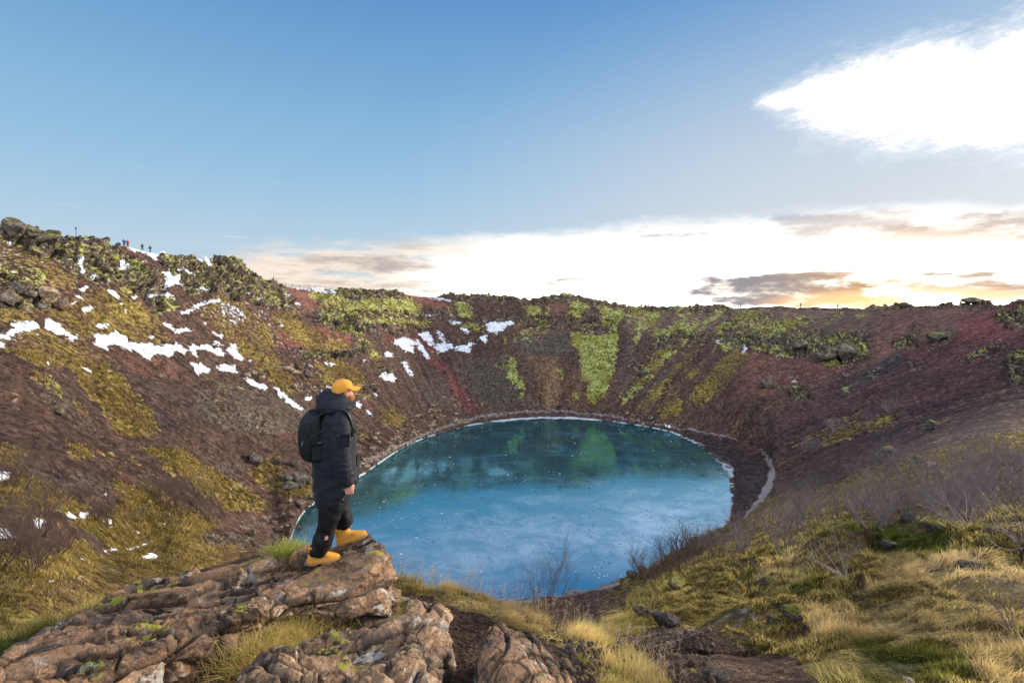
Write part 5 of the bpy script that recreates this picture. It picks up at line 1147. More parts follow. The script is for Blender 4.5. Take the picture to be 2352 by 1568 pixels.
# ================================================================== plants
def bark_mat(name, a, b):
    m, t = newmat(name)
    O = t.n('ShaderNodeTexCoord').outputs['Object']
    finish(t, principled(t, t.mix(t.noise(O, 9, 3, .6), a, b), .85, None, .2)); return m
M_twig = bark_mat('twig_bark', (.085, .066, .072), (.25, .205, .22))
M_twig2 = bark_mat('twig_bark_brown', (.05, .034, .03), (.15, .10, .085))
M_birch = bark_mat('birch_bark', (.16, .12, .11), (.46, .40, .38))
def shrub_mesh(seed, height, spread, stems, depth, lean=(0, 0), r0=.012, twigs=3, curl=.35, name='stems', split=None):
    """bare many-stemmed shrub -> (V, quads) for limbs and for fine twigs"""
    R = random.Random(seed); out = [[], []]
    def tube(p0, p1, ra, rb, lvl):
        d = (p1-p0); L = d.length
        if L < 1e-5: return
        d.normalize(); a = d.orthogonal().normalized(); b = d.cross(a)
        ns = 3 if lvl else 5
        for p, r in ((p0, ra), (p1, rb)):
            for k in range(ns):
                an = 2*math.pi*k/ns; out[0 if lvl == 0 else 1].append(p + (a*math.cos(an) + b*math.sin(an))*r)
        quads_[0 if lvl == 0 else 1].append(ns)
    quads_ = [[], []]
    def grow(p, d, L, r, lv):
        n = 4 if lv < 2 else 3
        for i in range(n):
            d = (d + Vector((R.gauss(0, curl*.4), R.gauss(0, curl*.4), R.gauss(.10, curl*.3)))).normalized()
            q = p + d*L/n
            tube(p, q, r, r*.80, 0 if lv == 0 else 1); r *= .80; p = q
            if lv < depth and (i > 0 or lv > 0):
                for _ in range(R.choice((1, 1, 2)) if lv < depth-1 else twigs-1):
                    nd = (d + Vector((R.gauss(0, .62), R.gauss(0, .62), R.gauss(.15, .4)))).normalized()
                    grow(p, nd, L*R.uniform(.42, .68), r*.62, lv+1)
    for s in range(stems):
        an = 2*math.pi*s/stems + R.uniform(-.5, .5); k = spread*R.uniform(.3, 1)
        d = Vector((math.cos(an)*k + lean[0], math.sin(an)*k + lean[1], 1)).normalized()
        grow(Vector((R.gauss(0, .03), R.gauss(0, .03), -.03)), d, height*R.uniform(.6, .95), r0*R.uniform(.7, 1.2), 0)
    res = []
    for g in (0, 1):
        V = np.array([v[:] for v in out[g]], np.float32) if out[g] else np.zeros((0, 3)); Q = []; o = 0
        for ns in quads_[g]:
            for k in range(ns): Q.append((o+k, o+(k+1) % ns, o+ns+(k+1) % ns, o+ns+k))
            o += 2*ns
        res.append((V, np.array(Q, np.int32)))
    return res
def make_shrub(name, label, cat, loc, mats, group=None, **kw):
    (V0, Q0), (V1, Q1) = shrub_mesh(**kw)
    r = empty(name, loc); tag(r, label, cat, group)
    mesh_obj('stem', V0, quads=Q0, mat=mats[0], parent=r); mesh_obj('twigs', V1, quads=Q1, mat=mats[1], parent=r)
    return r
def copy_tree(o, parent=None):
    c = o.copy(); COL.objects.link(c); c.parent = parent
    if parent is not None: c.matrix_parent_inverse = o.matrix_parent_inverse.copy()
    for ch in list(o.children): copy_tree(ch, c)
    return c
p = at(1240, 1425, 2.6, 3.6)
make_shrub('bare_bush', 'dark leafless bush on the grass lip in front of the ice, lower centre', 'bush', (p.x+.05, p.y+.1, p.z-.03), (M_twig2, M_twig2), seed=5, height=.72, spread=.9, stems=9, depth=3, r0=.0065, twigs=3)
p = at(1290, 1440, 2.6, 3.6)
make_shrub('bare_bush', 'smaller leafless bush right of the dark bush on the grass lip', 'bush', (p.x+.15, p.y+.2, p.z-.05), (M_twig2, M_twig2), seed=8, height=.42, spread=.9, stems=5, depth=3, r0=.005, twigs=3)
p = at(1942, 1326)
make_shrub('birch', 'low spreading leafless birch with pale stems in the near heath', 'tree', p, (M_birch, M_twig), seed=12, height=1.25, spread=1.7, stems=9, depth=3, lean=(-.7, .1), r0=.012, twigs=4, curl=.6)
p = at(2230, 1215)
make_shrub('birch', 'largest pale-stemmed leafless birch among the grey thicket at the right', 'tree', p, (M_birch, M_twig), seed=14, height=1.7, spread=2.4, stems=14, depth=3, lean=(-.8, .1), r0=.014, twigs=4, curl=.7)
p = at(2350, 1255)
make_shrub('birch', 'leafless birch cut by the right edge, leaning down to the left', 'tree', p, (M_birch, M_twig), seed=15, height=1.5, spread=2.2, stems=12, depth=3, lean=(-.9, .0), r0=.013, twigs=4, curl=.7)
p = at(2345, 1450)
make_shrub('bare_bush', 'leafless bush at the right edge above the golden grass', 'bush', p, (M_twig, M_twig), seed=17, height=.6, spread=1.6, stems=10, depth=3, lean=(-.6, 0), r0=.006, twigs=3)
p = at(1475, 1300)
make_shrub('bare_bush', 'thin leafless bush standing over the near shore beside the brown boulders', 'bush', p, (M_twig2, M_twig2), seed=18, height=1.4, spread=.8, stems=5, depth=3, r0=.015, twigs=3)
# thickets: prototypes, then copies
protos = []
for s in range(6):
    (V0, Q0), (V1, Q1) = shrub_mesh(seed=40+s, height=1.0, spread=1.1, stems=7, depth=3, r0=.018, twigs=3)
    protos.append((V0, Q0, V1, Q1))
pm = {}
def thicket_shrub(x, y, h, label, group, mat, tmin=0.0):
    p = at(x, y, tmin); k = random.randrange(len(protos)); key = (k, mat.name)
    if key not in pm:
        V0, Q0, V1, Q1 = protos[k]
        a = mesh_obj('stem', V0, quads=Q0, mat=mat, link=False).data; b = mesh_obj('twigs', V1, quads=Q1, mat=mat, link=False).data
        pm[key] = (a, b)
    r = empty('leafless_shrub', (p.x, p.y, p.z-.1), random.uniform(0, 6.28)); r.scale = (h*random.uniform(.9, 1.3), h*random.uniform(.9, 1.3), h)
    for nm, me in zip(('stem', 'twigs'), pm[key]):
        o = bpy.data.objects.new(nm, me); o.parent = r; COL.objects.link(o)
    return tag(r, label, 'shrub', group)
def in_poly(x, y, P):
    c = False
    for i in range(len(P)):
        x1, y1 = P[i]; x2, y2 = P[i-1]
        if (y1 > y) != (y2 > y) and x < (x2-x1)*(y-y1)/(y2-y1)+x1: c = not c
    return c
def scatter(poly, n, dmin, seed):
    R = random.Random(seed); xs_ = [q[0] for q in poly]; ys_ = [q[1] for q in poly]; L = []
    for _ in range(n*60):
        x = R.uniform(min(xs_), max(xs_)); y = R.uniform(min(ys_), max(ys_))
        if in_poly(x, y, poly) and all(math.hypot(x-a, (y-b)*2) > dmin for a, b in L): L.append((x, y))
        if len(L) >= n: break
    return sorted(L)
for (poly, n, dm, sd, hm, mat, grp, where) in [
    ([(1650, 1262), (1780, 1205), (1900, 1150), (2000, 1110), (2110, 1090), (2352, 1060), (2352, 1190), (2150, 1215), (1960, 1225), (1820, 1262), (1740, 1300), (1600, 1310)], 54, 22, 1, .056, M_twig, 'leafless shrubs of the grey thicket on the right hillside', 'grey leafless shrub of the right thicket'),
    ([(1440, 1345), (1500, 1305), (1570, 1270), (1650, 1262), (1640, 1300), (1560, 1325), (1480, 1360)], 16, 15, 2, .05, M_twig2, 'dark shrubs along the near shore', 'dark leafless shrub above the near shore'),
    ([(0, 1235), (60, 1225), (160, 1240), (150, 1300), (60, 1320), (0, 1310)], 9, 26, 3, .06, M_twig2, 'dark shrubs on the lower left slope', 'dark shrub below the left edge snow patch'),
    ([(380, 1140), (480, 1150), (500, 1190), (440, 1210), (370, 1180)], 7, 18, 4, .04, M_twig2, 'grey shrubs at the end of the left grass', 'grey-brown shrub right of the left grass'),
    ([(100, 1140), (220, 1150), (330, 1190), (300, 1220), (180, 1230), (100, 1190)], 9, 24, 5, .035, M_twig2, 'brown shrubs in the left grass', 'brown shrub in the snow-dotted left grass'),
    ([(0, 1080), (70, 1085), (60, 1130), (0, 1140)], 4, 24, 6, .045, M_twig2, 'brown shrubs at the left edge', 'brown shrub above the left edge snow patch')]:
    L = scatter(poly, n, dm, sd)
    for i, (x, y) in enumerate(L):
        q = at(x, y); d = math.hypot(q.x, q.y)
        thicket_shrub(x, y, hm*FX/FX*d*random.uniform(.7, 1.15) if hm < 1 else hm, f"{where}, {ordn(i+1)} of {len(L)} from the left", grp, mat)
for i, (x, y, s, lb) in enumerate([(560, 870, 60, 'bare shrub low on the right wall, nearest the boulders of the far shore'), (640, 900, 60, 'bare shrub right of the one nearest the far shore boulders'), (840, 1040, 80, 'dark shrub above the bend of the shore path'),
    (1060, 1120, 90, 'left shrub of the pair under the olive grass strip on the purple scree'), (1130, 1120, 90, 'right shrub of the pair under the olive grass strip on the purple scree'), (1160, 950, 80, 'shrub at the top left of the olive grass strip on the purple scree'),
    (1230, 1000, 80, 'shrub between the two olive grass strips on the purple scree'), (1350, 880, 80, 'shrub at the upper end of the olive grass strip'), (1440, 940, 80, 'shrub over the second olive grass strip'), (1550, 880, 70, 'shrub at the right end of the olive grass strips'), (1590, 840, 60, 'highest shrub above the olive grass strips'),
    (1420, 1000, 60, 'pale shrub in the middle of the second olive grass strip'), (1920, 460, 90, 'bare bush beside the lichen boulder high on the right wall'), (2130, 1075, 80, 'bare shrub on the purple scree near the right edge'), (1600, 1220, 50, 'small shrub below the mossy boulder on the purple scree')]):
    a = vp('C', x, y); q = at(*a)
    thicket_shrub(a[0], a[1], s/(1.4737*1.7415)/FX*math.hypot(q.x, q.y)*.8, lb, 'shrubs on the right-hand scree', M_twig if i % 3 else M_birch)

# ------------------------------------------------------------------ grass blades
m_grass, t = newmat('grass')
ga = t.n('ShaderNodeAttribute', attribute_name='tint').outputs['Color']
d1 = t.n('ShaderNodeBsdfDiffuse'); t.l(ga, d1.inputs[0]); d2 = t.n('ShaderNodeBsdfTranslucent'); t.l(ga, d2.inputs[0])
mx = t.n('ShaderNodeMixShader'); mx.inputs[0].default_value = .35; t.l(d1.outputs[0], mx.inputs[1]); t.l(d2.outputs[0], mx.inputs[2])
finish(t, mx.outputs[0])
def blades(name, label, P, Hh, W, tint, lean, spread, seed):
    r = np.random.default_rng(seed); n = len(P)
    an = r.uniform(0, 2*np.pi, n); d = np.stack([np.cos(an), np.sin(an), 0*an], 1)
    ln = np.array(lean) if np.ndim(lean) == 1 else lean
    tuft_ = np.stack([gnoise(P, 2.2, 81.), gnoise(P, 2.2, 91.), np.zeros(n)], 1)*.8
    ln = ln + tuft_
    tip = np.stack([r.normal(0, spread, n), r.normal(0, spread, n), np.zeros(n)], 1) + ln
    V = np.zeros((n, 3, 2, 3), np.float32)
    for k, (f, wf, bf) in enumerate(((0, 1, 0), (.55, .8, .32), (1, .12, 1))):
        c = P + np.stack([tip[:, 0]*bf*Hh, tip[:, 1]*bf*Hh, f*Hh*(1-.18*bf*np.abs(tip[:, 0]))], 1)
        V[:, k, 0] = c - d*(W*wf)[:, None]/2; V[:, k, 1] = c + d*(W*wf)[:, None]/2
    base_i = np.arange(n)[:, None]*6
    Q = np.concatenate([base_i+np.array([[0, 1, 3, 2]]), base_i+np.array([[2, 3, 5, 4]])], 0)
    o = mesh_obj(name, V.reshape(-1, 3), quads=Q, mat=m_grass)
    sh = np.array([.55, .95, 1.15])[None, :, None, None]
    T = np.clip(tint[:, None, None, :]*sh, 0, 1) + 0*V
    attr(o, 'tint', T.reshape(-1, 3))
    return tag(o, label, 'grass', kind='stuff')
# candidate cells of the near field
cw = np.zeros((NC, NR))
dA = np.linalg.norm(np.cross(np.gradient(P0, axis=0), np.gradient(P0, axis=1)), axis=2)
vis = (px > -120) & (px < 2480)
def pick(weight, n, seed):
    r = np.random.default_rng(seed); wv_ = weight.ravel(); cs = np.cumsum(wv_); k = np.searchsorted(cs, r.random(n)*cs[-1]); k = np.clip(k, 0, NC*NR-1)
    i, j = k//NR, k % NR; i = np.clip(i, 0, NC-2); j = np.clip(j, 0, NR-2); a = r.random(n)[:, None]; b = r.random(n)[:, None]
    P = (PT[i, j]*(1-a)+PT[i+1, j]*a)*(1-b) + (PT[i, j+1]*(1-a)+PT[i+1, j+1]*a)*b
    return P, i, j, r
clump = np.clip(.15 + 1.7*gnoise(Pf, 3.2, 2.).reshape(NC, NR) + .7*gnoise(Pf, .9, 6.).reshape(NC, NR), .02, 1.5)
gm = np.clip(grass*1.5-.35, 0, 1)
def tints(i, j, r, n, palette, dry):
    base_ = np.array(palette)[r.integers(0, len(palette), n)]
    g = gold[i, j][:, None]; gr_ = green[i, j][:, None]
    G1 = np.array([(.78, .58, .27), (.64, .44, .18), (.85, .67, .36)])[r.integers(0, 3, n)]; G2 = np.array([(.06, .10, .015), (.12, .15, .02), (.20, .20, .04)])[r.integers(0, 3, n)]
    base_ = base_*(1-g)+G1*g; base_ = base_*(1-gr_)+G2*gr_
    return base_*r.uniform(.5, 1.25, n)[:, None]*(1 + .5*dry[i, j])[:, None]
PAL = [(.54, .46, .11), (.66, .52, .19), (.34, .35, .07), (.70, .54, .24), (.36, .33, .08), (.13, .07, .045), (.30, .19, .09), (.22, .14, .08), (.08, .045, .03)]
PALR = [(.50, .42, .10), (.60, .47, .18), (.36, .37, .06), (.68, .52, .24), (.45, .30, .11)]
dryn = gnoise(Pf, .5, 88.).reshape(NC, NR)
# lip and crevice grass (left and centre)
wA = dA*gm*clump*near*vis*(xx < 1480)*(T_ > 1)/np.clip(TD, 3, 99)
n = 95000; P, i, j, r = pick(wA, n, 1)
hh = r.uniform(.05, .17, n)*(.7+.6*clump[i, j].clip(0, 1))
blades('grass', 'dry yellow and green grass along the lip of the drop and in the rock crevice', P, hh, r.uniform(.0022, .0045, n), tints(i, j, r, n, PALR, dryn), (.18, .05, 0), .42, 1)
# right hillside
wB = dA*gm*clump*vis*(xx >= 1440)*(T_ > 1)*(T_ < 6.2)*np.clip(.65+humv*.7, .3, 1.2)/np.clip(TD, 3, 99)**1.75
n = 270000; P, i, j, r = pick(wB, n, 2)
Dd = TD[i, j]
hh = r.uniform(.025, .09, n)*(1+1.1*gold[i, j])*(.6+.7*clump[i, j].clip(0, 1))*np.clip(Dd/9, .9, 2.6)
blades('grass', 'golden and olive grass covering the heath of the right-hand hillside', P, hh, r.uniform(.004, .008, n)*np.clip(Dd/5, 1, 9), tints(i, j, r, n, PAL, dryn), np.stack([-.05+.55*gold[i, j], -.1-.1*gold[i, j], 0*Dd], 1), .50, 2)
# left slope and the grass strips of the lower walls
wC = dA*np.clip(grass, 0, 1)**1.6*(grass > .12)*clump*vis*(T_ > 3.05)*(T_ < 10.8)*((xx < 1150))*(1-np.clip(snow*2, 0, 1))*(1-np.clip(rock*1.5-.3, 0, 1))/np.clip(TD, 10, 199)**1.6
n = 150000; P, i, j, r = pick(wC, n, 3)
Dd = TD[i, j]
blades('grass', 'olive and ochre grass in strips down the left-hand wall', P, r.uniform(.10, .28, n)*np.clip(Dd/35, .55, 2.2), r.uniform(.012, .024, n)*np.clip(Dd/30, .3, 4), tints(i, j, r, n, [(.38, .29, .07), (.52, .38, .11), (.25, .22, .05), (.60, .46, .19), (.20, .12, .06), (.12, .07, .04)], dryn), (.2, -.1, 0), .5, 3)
# single seed-heads standing up against the ice
sh = [(1520/1.68, 745), ]
R = random.Random(9); PP = []
for k in range(150):
    x = R.uniform(900, 1400) if R.random() < .8 else R.uniform(1400, 1560)
    y = np.interp(x, [900, 1100, 1250, 1400, 1560], [1338, 1376, 1436, 1505, 1590]) + R.uniform(-4, 12)
    q = at(x, y, 2.0, 3.6)
    PP.append((q.x+R.gauss(0, .05), q.y+R.gauss(0, .08), q.z))
PP = np.array(PP); n = len(PP); rr = np.random.default_rng(5)
HH = rr.uniform(.16, .42, n)
st = blades('seed_grass', 'tall dry seed stalks standing up from the grass lip against the ice', PP, HH, np.full(n, .0035), np.tile([[.55, .42, .26]], (n, 1))*rr.uniform(.6, 1.2, n)[:, None], (.12, 0, 0), .16, 7)
HP = []
for k in range(n):
    for q in range(16): HP.append(PP[k] + np.array([.12*HH[k]*.8, 0, HH[k]*(.70+.30*q/16)]) + rr.normal(0, .009, 3))
HP = np.array(HP); n2 = len(HP)
blades('seed_grass', 'feathery seed heads on the stalks along the grass lip', HP, rr.uniform(.012, .03, n2), np.full(n2, .004), np.tile([[.62, .48, .32]], (n2, 1))*rr.uniform(.6, 1.2, n2)[:, None], (.4, 0, 0), .8, 8)
for k, (x, y, c_) in enumerate([(590, 1535, 0), (625, 1508, 1), (665, 1480, 0), (712, 1452, 1), (765, 1440, 0), (815, 1445, 1), (860, 1438, 0)]):
    q = at(x, y, 1.2, 3.3); r9 = np.random.default_rng(60+k); n = 1300
    Pk = np.array(q) + np.stack([r9.normal(0, .16, n), r9.normal(0, .12, n), r9.uniform(-.02, .04, n)], 1)
    pal_ = np.array([(.62, .48, .14), (.70, .50, .22), (.40, .42, .08), (.55, .34, .12)])
    o = blades('grass_tuft', f"golden grass tuft between the lava outcrops, {ordn(k+1)} of 7 from the left", Pk, r9.uniform(.10, .26, n), np.full(n, .004), pal_[r9.integers(0, 4, n)]*r9.uniform(.6, 1.2, n)[:, None], (.1, -.1, 0), .6, 60+k)
    del o['kind']; o['group'] = 'grass tufts in the crevice'
# tuft behind the ledge, left of the man
R = np.random.default_rng(11); q0 = at(655, 1275, 2, 3.9)
tp = np.array([q0.x, q0.y, -2.98]); tp = np.array([-2.58, 5.75, -2.83])
def tuft(name, label, c, n, rad_, h, pal, seed):
    r = np.random.default_rng(seed); P = np.array(c) + np.stack([r.normal(0, rad_, n), r.normal(0, rad_*.7, n), r.uniform(-.03, 0, n)], 1)
    pal = np.array(pal)
    o = blades(name, label, P, r.uniform(.5, 1.1, n)*h, np.full(n, .0035), pal[r.integers(0, len(pal), n)]*r.uniform(.7, 1.2, n)[:, None], (.1, 0, 0), .55, seed)
    del o['kind']; return o
tuft('grass_tuft', 'bright green and straw grass tuft on the ledge left of the boots', tp, 1500, .12, .16, [(.40, .45, .06), (.62, .55, .22), (.30, .36, .05)], 12)
# ================================================================== people
def cloth_mat(name, col, rough=.75, var=.25, weave=260, sheen=0.0, b=.004, scale=9):
    m, t = newmat(name)
    O = t.n('ShaderNodeTexCoord').outputs['Object']
    n = t.noise(O, scale, 5, .6); f = t.noise(O, weave, 2, .5)
    c = t.mix(n, tuple(v*(1-var) for v in col), tuple(min(1, v*(1+var)) for v in col))
    nb = bump(t, t.m('ADD', n, t.m('MULTIPLY', f, .12)), .6, b)
    finish(t, principled(t, c, rough, nb, .25, **({'Sheen Weight': sheen} if sheen else {}))); return m
M_coat = cloth_mat('coat_cloth', (.007, .0095, .018), .70, .2, sheen=.04)
M_trous = cloth_mat('trouser_cloth', (.004, .0045, .007), .65, .2)
M_pack = cloth_mat('pack_cloth', (.006, .010, .013), .6, .2)
M_packp = cloth_mat('pack_panel', (.060, .068, .074), .5, .15)
M_boot = cloth_mat('nubuck', (.58, .28, .045), .85, .30, b=.003, scale=22)
M_sole = cloth_mat('boot_sole', (.30, .155, .06), .7, .2)
M_cap = cloth_mat('cap_cloth', (.66, .31, .05), .85, .08, b=.001)
M_skin = cloth_mat('skin', (.52, .27, .20), .5, .12, b=.0006)
M_hair = cloth_mat('hair', (.10, .045, .02), .8, .3, scale=60)
M_beard = cloth_mat('beard', (.26, .11, .04), .8, .3, scale=60)
M_buckle = cloth_mat('buckle', (.02, .022, .024), .35, .1)
M_metal = cloth_mat('zip_metal', (.35, .36, .37), .35, .1)
M_red = cloth_mat('label_red', (.60, .02, .05), .6, .02)
M_white = cloth_mat('label_white', (.78, .78, .80), .6, .02)
M_lace = cloth_mat('lace', (.70, .42, .06), .7, .1)
def resample(ctrl, n):
    c = np.array(ctrl, float); t = np.arange(len(c)); tq = np.linspace(0, len(c)-1, n)
    return np.array([pchip(t, c[:, k], tq) for k in range(c.shape[1])]).T
def stack(ctrl, n=40, m=36, ex=2.3, noise=None):
    """horizontal rings: (cx, cy, z, rx, ry, tilt) ; tilt raises z along +x"""
    R = resample([tuple(c)+(0,)*(6-len(c)) for c in ctrl], n)
    a = np.linspace(0, 2*np.pi, m, endpoint=False)
    ca, sa = np.cos(a), np.sin(a)
    sx_ = np.sign(ca)*np.abs(ca)**(2/ex); sy_ = np.sign(sa)*np.abs(sa)**(2/ex)
    V = np.zeros((n, m, 3))
    V[..., 0] = R[:, 0, None] + R[:, 3, None]*sx_; V[..., 1] = R[:, 1, None] + R[:, 4, None]*sy_
    V[..., 2] = R[:, 2, None] + R[:, 5, None]*R[:, 3, None]*sx_
    return closed(V)
def closed(V):
    n, m, _ = V.shape
    Q = []
    for i in range(n-1):
        for j in range(m): Q.append((i*m+j, i*m+(j+1) % m, (i+1)*m+(j+1) % m, (i+1)*m+j))
    W = V.reshape(-1, 3); c0 = len(W); W = np.vstack([W, V[0].mean(0), V[-1].mean(0)])
    F = Q + [((j+1) % m, j, c0) for j in range(m)] + [((n-1)*m+j, (n-1)*m+(j+1) % m, c0+1) for j in range(m)]
    return W, F
def tube(ctrl, n=30, m=20, flat=1.0):
    """rings square to a path: (x, y, z, r [, r2])"""
    R = resample([tuple(c) if len(c) > 4 else tuple(c)+(c[3]*flat,) for c in ctrl], n)
    P = R[:, :3]; T = np.gradient(P, axis=0); T /= np.linalg.norm(T, axis=1)[:, None]+1e-9
    up = np.array([0, 1, 0.0]); V = np.zeros((n, m, 3)); a = np.linspace(0, 2*np.pi, m, endpoint=False)
    for i in range(n):
        s = up - T[i]*np.dot(up, T[i]); s /= np.linalg.norm(s)+1e-9; u = np.cross(T[i], s)
        V[i] = P[i] + np.cos(a)[:, None]*u*R[i, 3] + np.sin(a)[:, None]*s*R[i, 4]
    return closed(V)
def join(parts):
    VV, FF, k = [], [], 0
    for V, F in parts:
        VV.append(np.asarray(V)); FF += [tuple(i+k for i in f) for f in F]; k += len(V)
    return np.vstack(VV), FF
def crumple(V, amp, s, seed=0, squash=(1, 1, 1)):
    V = np.asarray(V, float); c = V.mean(0); d = V-c; d[:, 2] *= .2; d /= np.linalg.norm(d, axis=1)[:, None]+1e-9
    return V + d*(amp*fbm(V*np.array(squash), s, 3, .55, seed, 1))[:, None]
def part(name, VF, mat, parent, sub=0, thick=0, rot=None):
    V, F = VF
    o = mesh_obj(name, V, F, mat, parent)
    if sub: md = o.modifiers.new('sub', 'SUBSURF'); md.levels = md.render_levels = sub
    if thick: md = o.modifiers.new('solid', 'SOLIDIFY'); md.thickness = thick
    return o
S_ = .00264
def X_(px): return (px-1300)*S_
def Z_(py_): return (2238-py_)*S_
def RX(a, b): return ((X_(a)+X_(b))/2, (X_(b)-X_(a))/2)
man = empty('person', FOOT1, MAN_ROT)
tag(man, 'man in long black coat, yellow cap and yellow boots standing on the lava ledge looking over the lake', 'person')
man['label'] = 'man in long dark coat, yellow cap and yellow boots standing on the lava ledge'
# body: head, neck, trunk, arms with hands, legs; fused into one skin
hx, hz = X_(1386), Z_(1577)
prof = [(X_(1388), 0, Z_(1618), .035, .045), (X_(1393), 0, Z_(1612), .052, .055), (X_(1390), 0, Z_(1602), .072, .066), (X_(1387), 0, Z_(1590), .082, .074), (X_(1384), 0, Z_(1577), .090, .077), (X_(1382), 0, Z_(1562), .093, .078),
        (X_(1380), 0, Z_(1548), .088, .074), (X_(1379), 0, Z_(1538), .068, .058), (X_(1379), 0, Z_(1533), .02, .02)]
body = [stack(prof, 30, 28, 2.1)]
fx = X_(1419)
body.append(tube([(fx-.028, 0, Z_(1574), .010), (fx-.006, 0, Z_(1583), .013), (fx+.006, 0, Z_(1590), .014), (fx-.014, 0, Z_(1592), .010)], 10, 10))   # nose
body.append(tube([(fx-.03, -.03, Z_(1571), .010), (fx-.014, 0, Z_(1570), .012), (fx-.03, .03, Z_(1571), .010)], 10, 8))      # brow
body.append(tube([(fx-.026, -.022, Z_(1600), .007), (fx-.010, 0, Z_(1599), .009), (fx-.026, .022, Z_(1600), .007)], 8, 8))   # lips
body.append(tube([(fx-.03, -.022, Z_(1578), .010), (fx-.025, -.022, Z_(1579), .010)], 4, 8)); body.append(tube([(fx-.03, .022, Z_(1578), .010), (fx-.025, .022, Z_(1579), .010)], 4, 8))
body.append(tube([(X_(1368), 0, Z_(1640), .062), (X_(1378), 0, Z_(1612), .058), (X_(1382), 0, Z_(1590), .055)], 10, 18))     # neck
for sy in (-1, 1):   # ears
    body.append(tube([(X_(1397), sy*.078, Z_(1592), .006, .012), (X_(1394), sy*.086, Z_(1584), .010, .012), (X_(1396), sy*.088, Z_(1576), .014, .010), (X_(1399), sy*.080, Z_(1571), .008, .008)], 12, 10))
body.append(stack([(X_(1350), 0, Z_(1975), .12, .15), (X_(1350), 0, Z_(1900), .12, .15), (X_(1352), 0, Z_(1800), .11, .16), (X_(1355), 0, Z_(1700), .12, .18), (X_(1360), 0, Z_(1660), .10, .19), (X_(1366), 0, Z_(1640), .06, .08)], 24, 24))
def hand(wx_, wy, wz, side):
    P = [tube([(wx_, wy, wz+.06, .030, .026), (wx_+.004, wy, wz+.02, .030, .022), (wx_+.006, wy, wz-.02, .042, .020), (wx_+.008, wy, wz-.06, .044, .019), (wx_+.008, wy, wz-.075, .036, .016)], 14, 16)]
    for k, (dx, L) in enumerate(((.034, .082), (.013, .090), (-.009, .086), (-.030, .070))):
        bx_, bz = wx_+.008+dx, wz-.065
        P.append(tube([(bx_, wy, bz+.02, .0105), (bx_+.002, wy-side*.004, bz-L*.28, .0105), (bx_+.002, wy+side*.012, bz-L*.48, .0098), (bx_, wy+side*.036, bz-L*.50, .009), (bx_-.002, wy+side*.045, bz-L*.28, .0085)], 14, 9))
    P.append(tube([(wx_+.030, wy, wz-.005, .014), (wx_+.052, wy+side*.014, wz-.035, .013), (wx_+.050, wy+side*.026, wz-.065, .011), (wx_+.038, wy+side*.034, wz-.088, .010)], 14, 10))
    return P
body += hand(X_(1390), -.275, Z_(1914), 1)
body += hand(X_(1400), .27, Z_(1914), -1)
for sy, pts in ((-1, [(1372, 1668, -.19, .055), (1366, 1740, -.25, .052), (1374, 1830, -.285, .045), (1386, 1890, -.280, .034), (1390, 1914, -.275, .030)]),
                (1, [(1366, 1668, .19, .055), (1372, 1740, .25, .052), (1384, 1830, .28, .045), (1396, 1890, .275, .034), (1400, 1914, .27, .030)])):
    body.append(tube([(X_(a), y, Z_(b), r) for a, b, y, r in pts], 20, 16))
near_leg = [(1338, 1960, -.10, .08), (1328, 2040, -.10, .06), (1312, 2095, -.10, .048), (1295, 2140, -.10, .045), (1276, 2200, -.10, .038), (1268, 2222, -.10, .04)]
far_leg = [(1352, 1960, .10, .08), (1362, 2040, .10, .05), (1370, 2080, .11, .045), (1375, 2120, .12, .042), (1382, 2150, .13, .036), (1388, 2165, .13, .04)]
YN, YF = 0.0, 0.0
for L in (near_leg, far_leg): body.append(tube([(X_(a), y, Z_(b), r) for a, b, y, r in L], 20, 16))
V, F = join(body)
o = part('body', (V, F), M_skin, man)
md = o.modifiers.new('fuse', 'REMESH'); md.mode = 'VOXEL'; md.voxel_size = .0048; md.use_smooth_shade = True
# beard and hair
part('beard', (crumple(stack([(X_(1396), 0, Z_(1619), .035, .040), (X_(1401), 0, Z_(1613), .050, .056), (X_(1401), 0, Z_(1603), .062, .070), (X_(1400), 0, Z_(1593), .058, .0765), (X_(1402), 0, Z_(1586), .044, .078)], 16, 26)[0], .004, 40), stack([(0, 0, 0, 1, 1)]*2, 16, 26)[1]), M_beard, man)
part('hair', stack([(X_(1374), 0, Z_(1604), .060, .060), (X_(1372), 0, Z_(1594), .075, .078), (X_(1372), 0, Z_(1580), .082, .083), (X_(1376), 0, Z_(1560), .09, .082)], 14, 26), M_hair, man)
# cap
cap = empty('cap'); cap.parent = man
crown = stack([(X_(1380), 0, Z_(1572), .103, .088, .26), (X_(1380), 0, Z_(1562), .105, .091, .22), (X_(1380), 0, Z_(1546), .100, .090, .12), (X_(1381), 0, Z_(1534), .082, .078, .05), (X_(1382), 0, Z_(1526), .050, .052, .0), (X_(1382), 0, Z_(1523.5), .012, .012, 0)], 26, 40, 2.2)
part('crown', crown, M_cap, cap)
bv = []; NB, MB_ = 9, 19
for i in range(NB):
    for j in range(MB_):
        th = (j/(MB_-1)-.5)*2.3; f = i/(NB-1)
        r = .092 + .088*f*math.cos(th*.55)
        yy = math.sin(th)*(.092+.012*f); xx_ = X_(1380) + math.cos(th)*.100 + .088*f*math.cos(th*.6)
        bv.append((xx_, yy, Z_(1558) - .020*f - 1.6*yy*yy*(.6+.8*f) + .012))
bf = [(i*MB_+j, i*MB_+j+1, (i+1)*MB_+j+1, (i+1)*MB_+j) for i in range(NB-1) for j in range(MB_-1)]
part('brim', (np.array(bv), bf), M_cap, cap, thick=.006)
part('button', stack([(X_(1382), 0, Z_(1524), .008, .008), (X_(1382), 0, Z_(1521.5), .006, .006)], 4, 10), M_cap, cap)
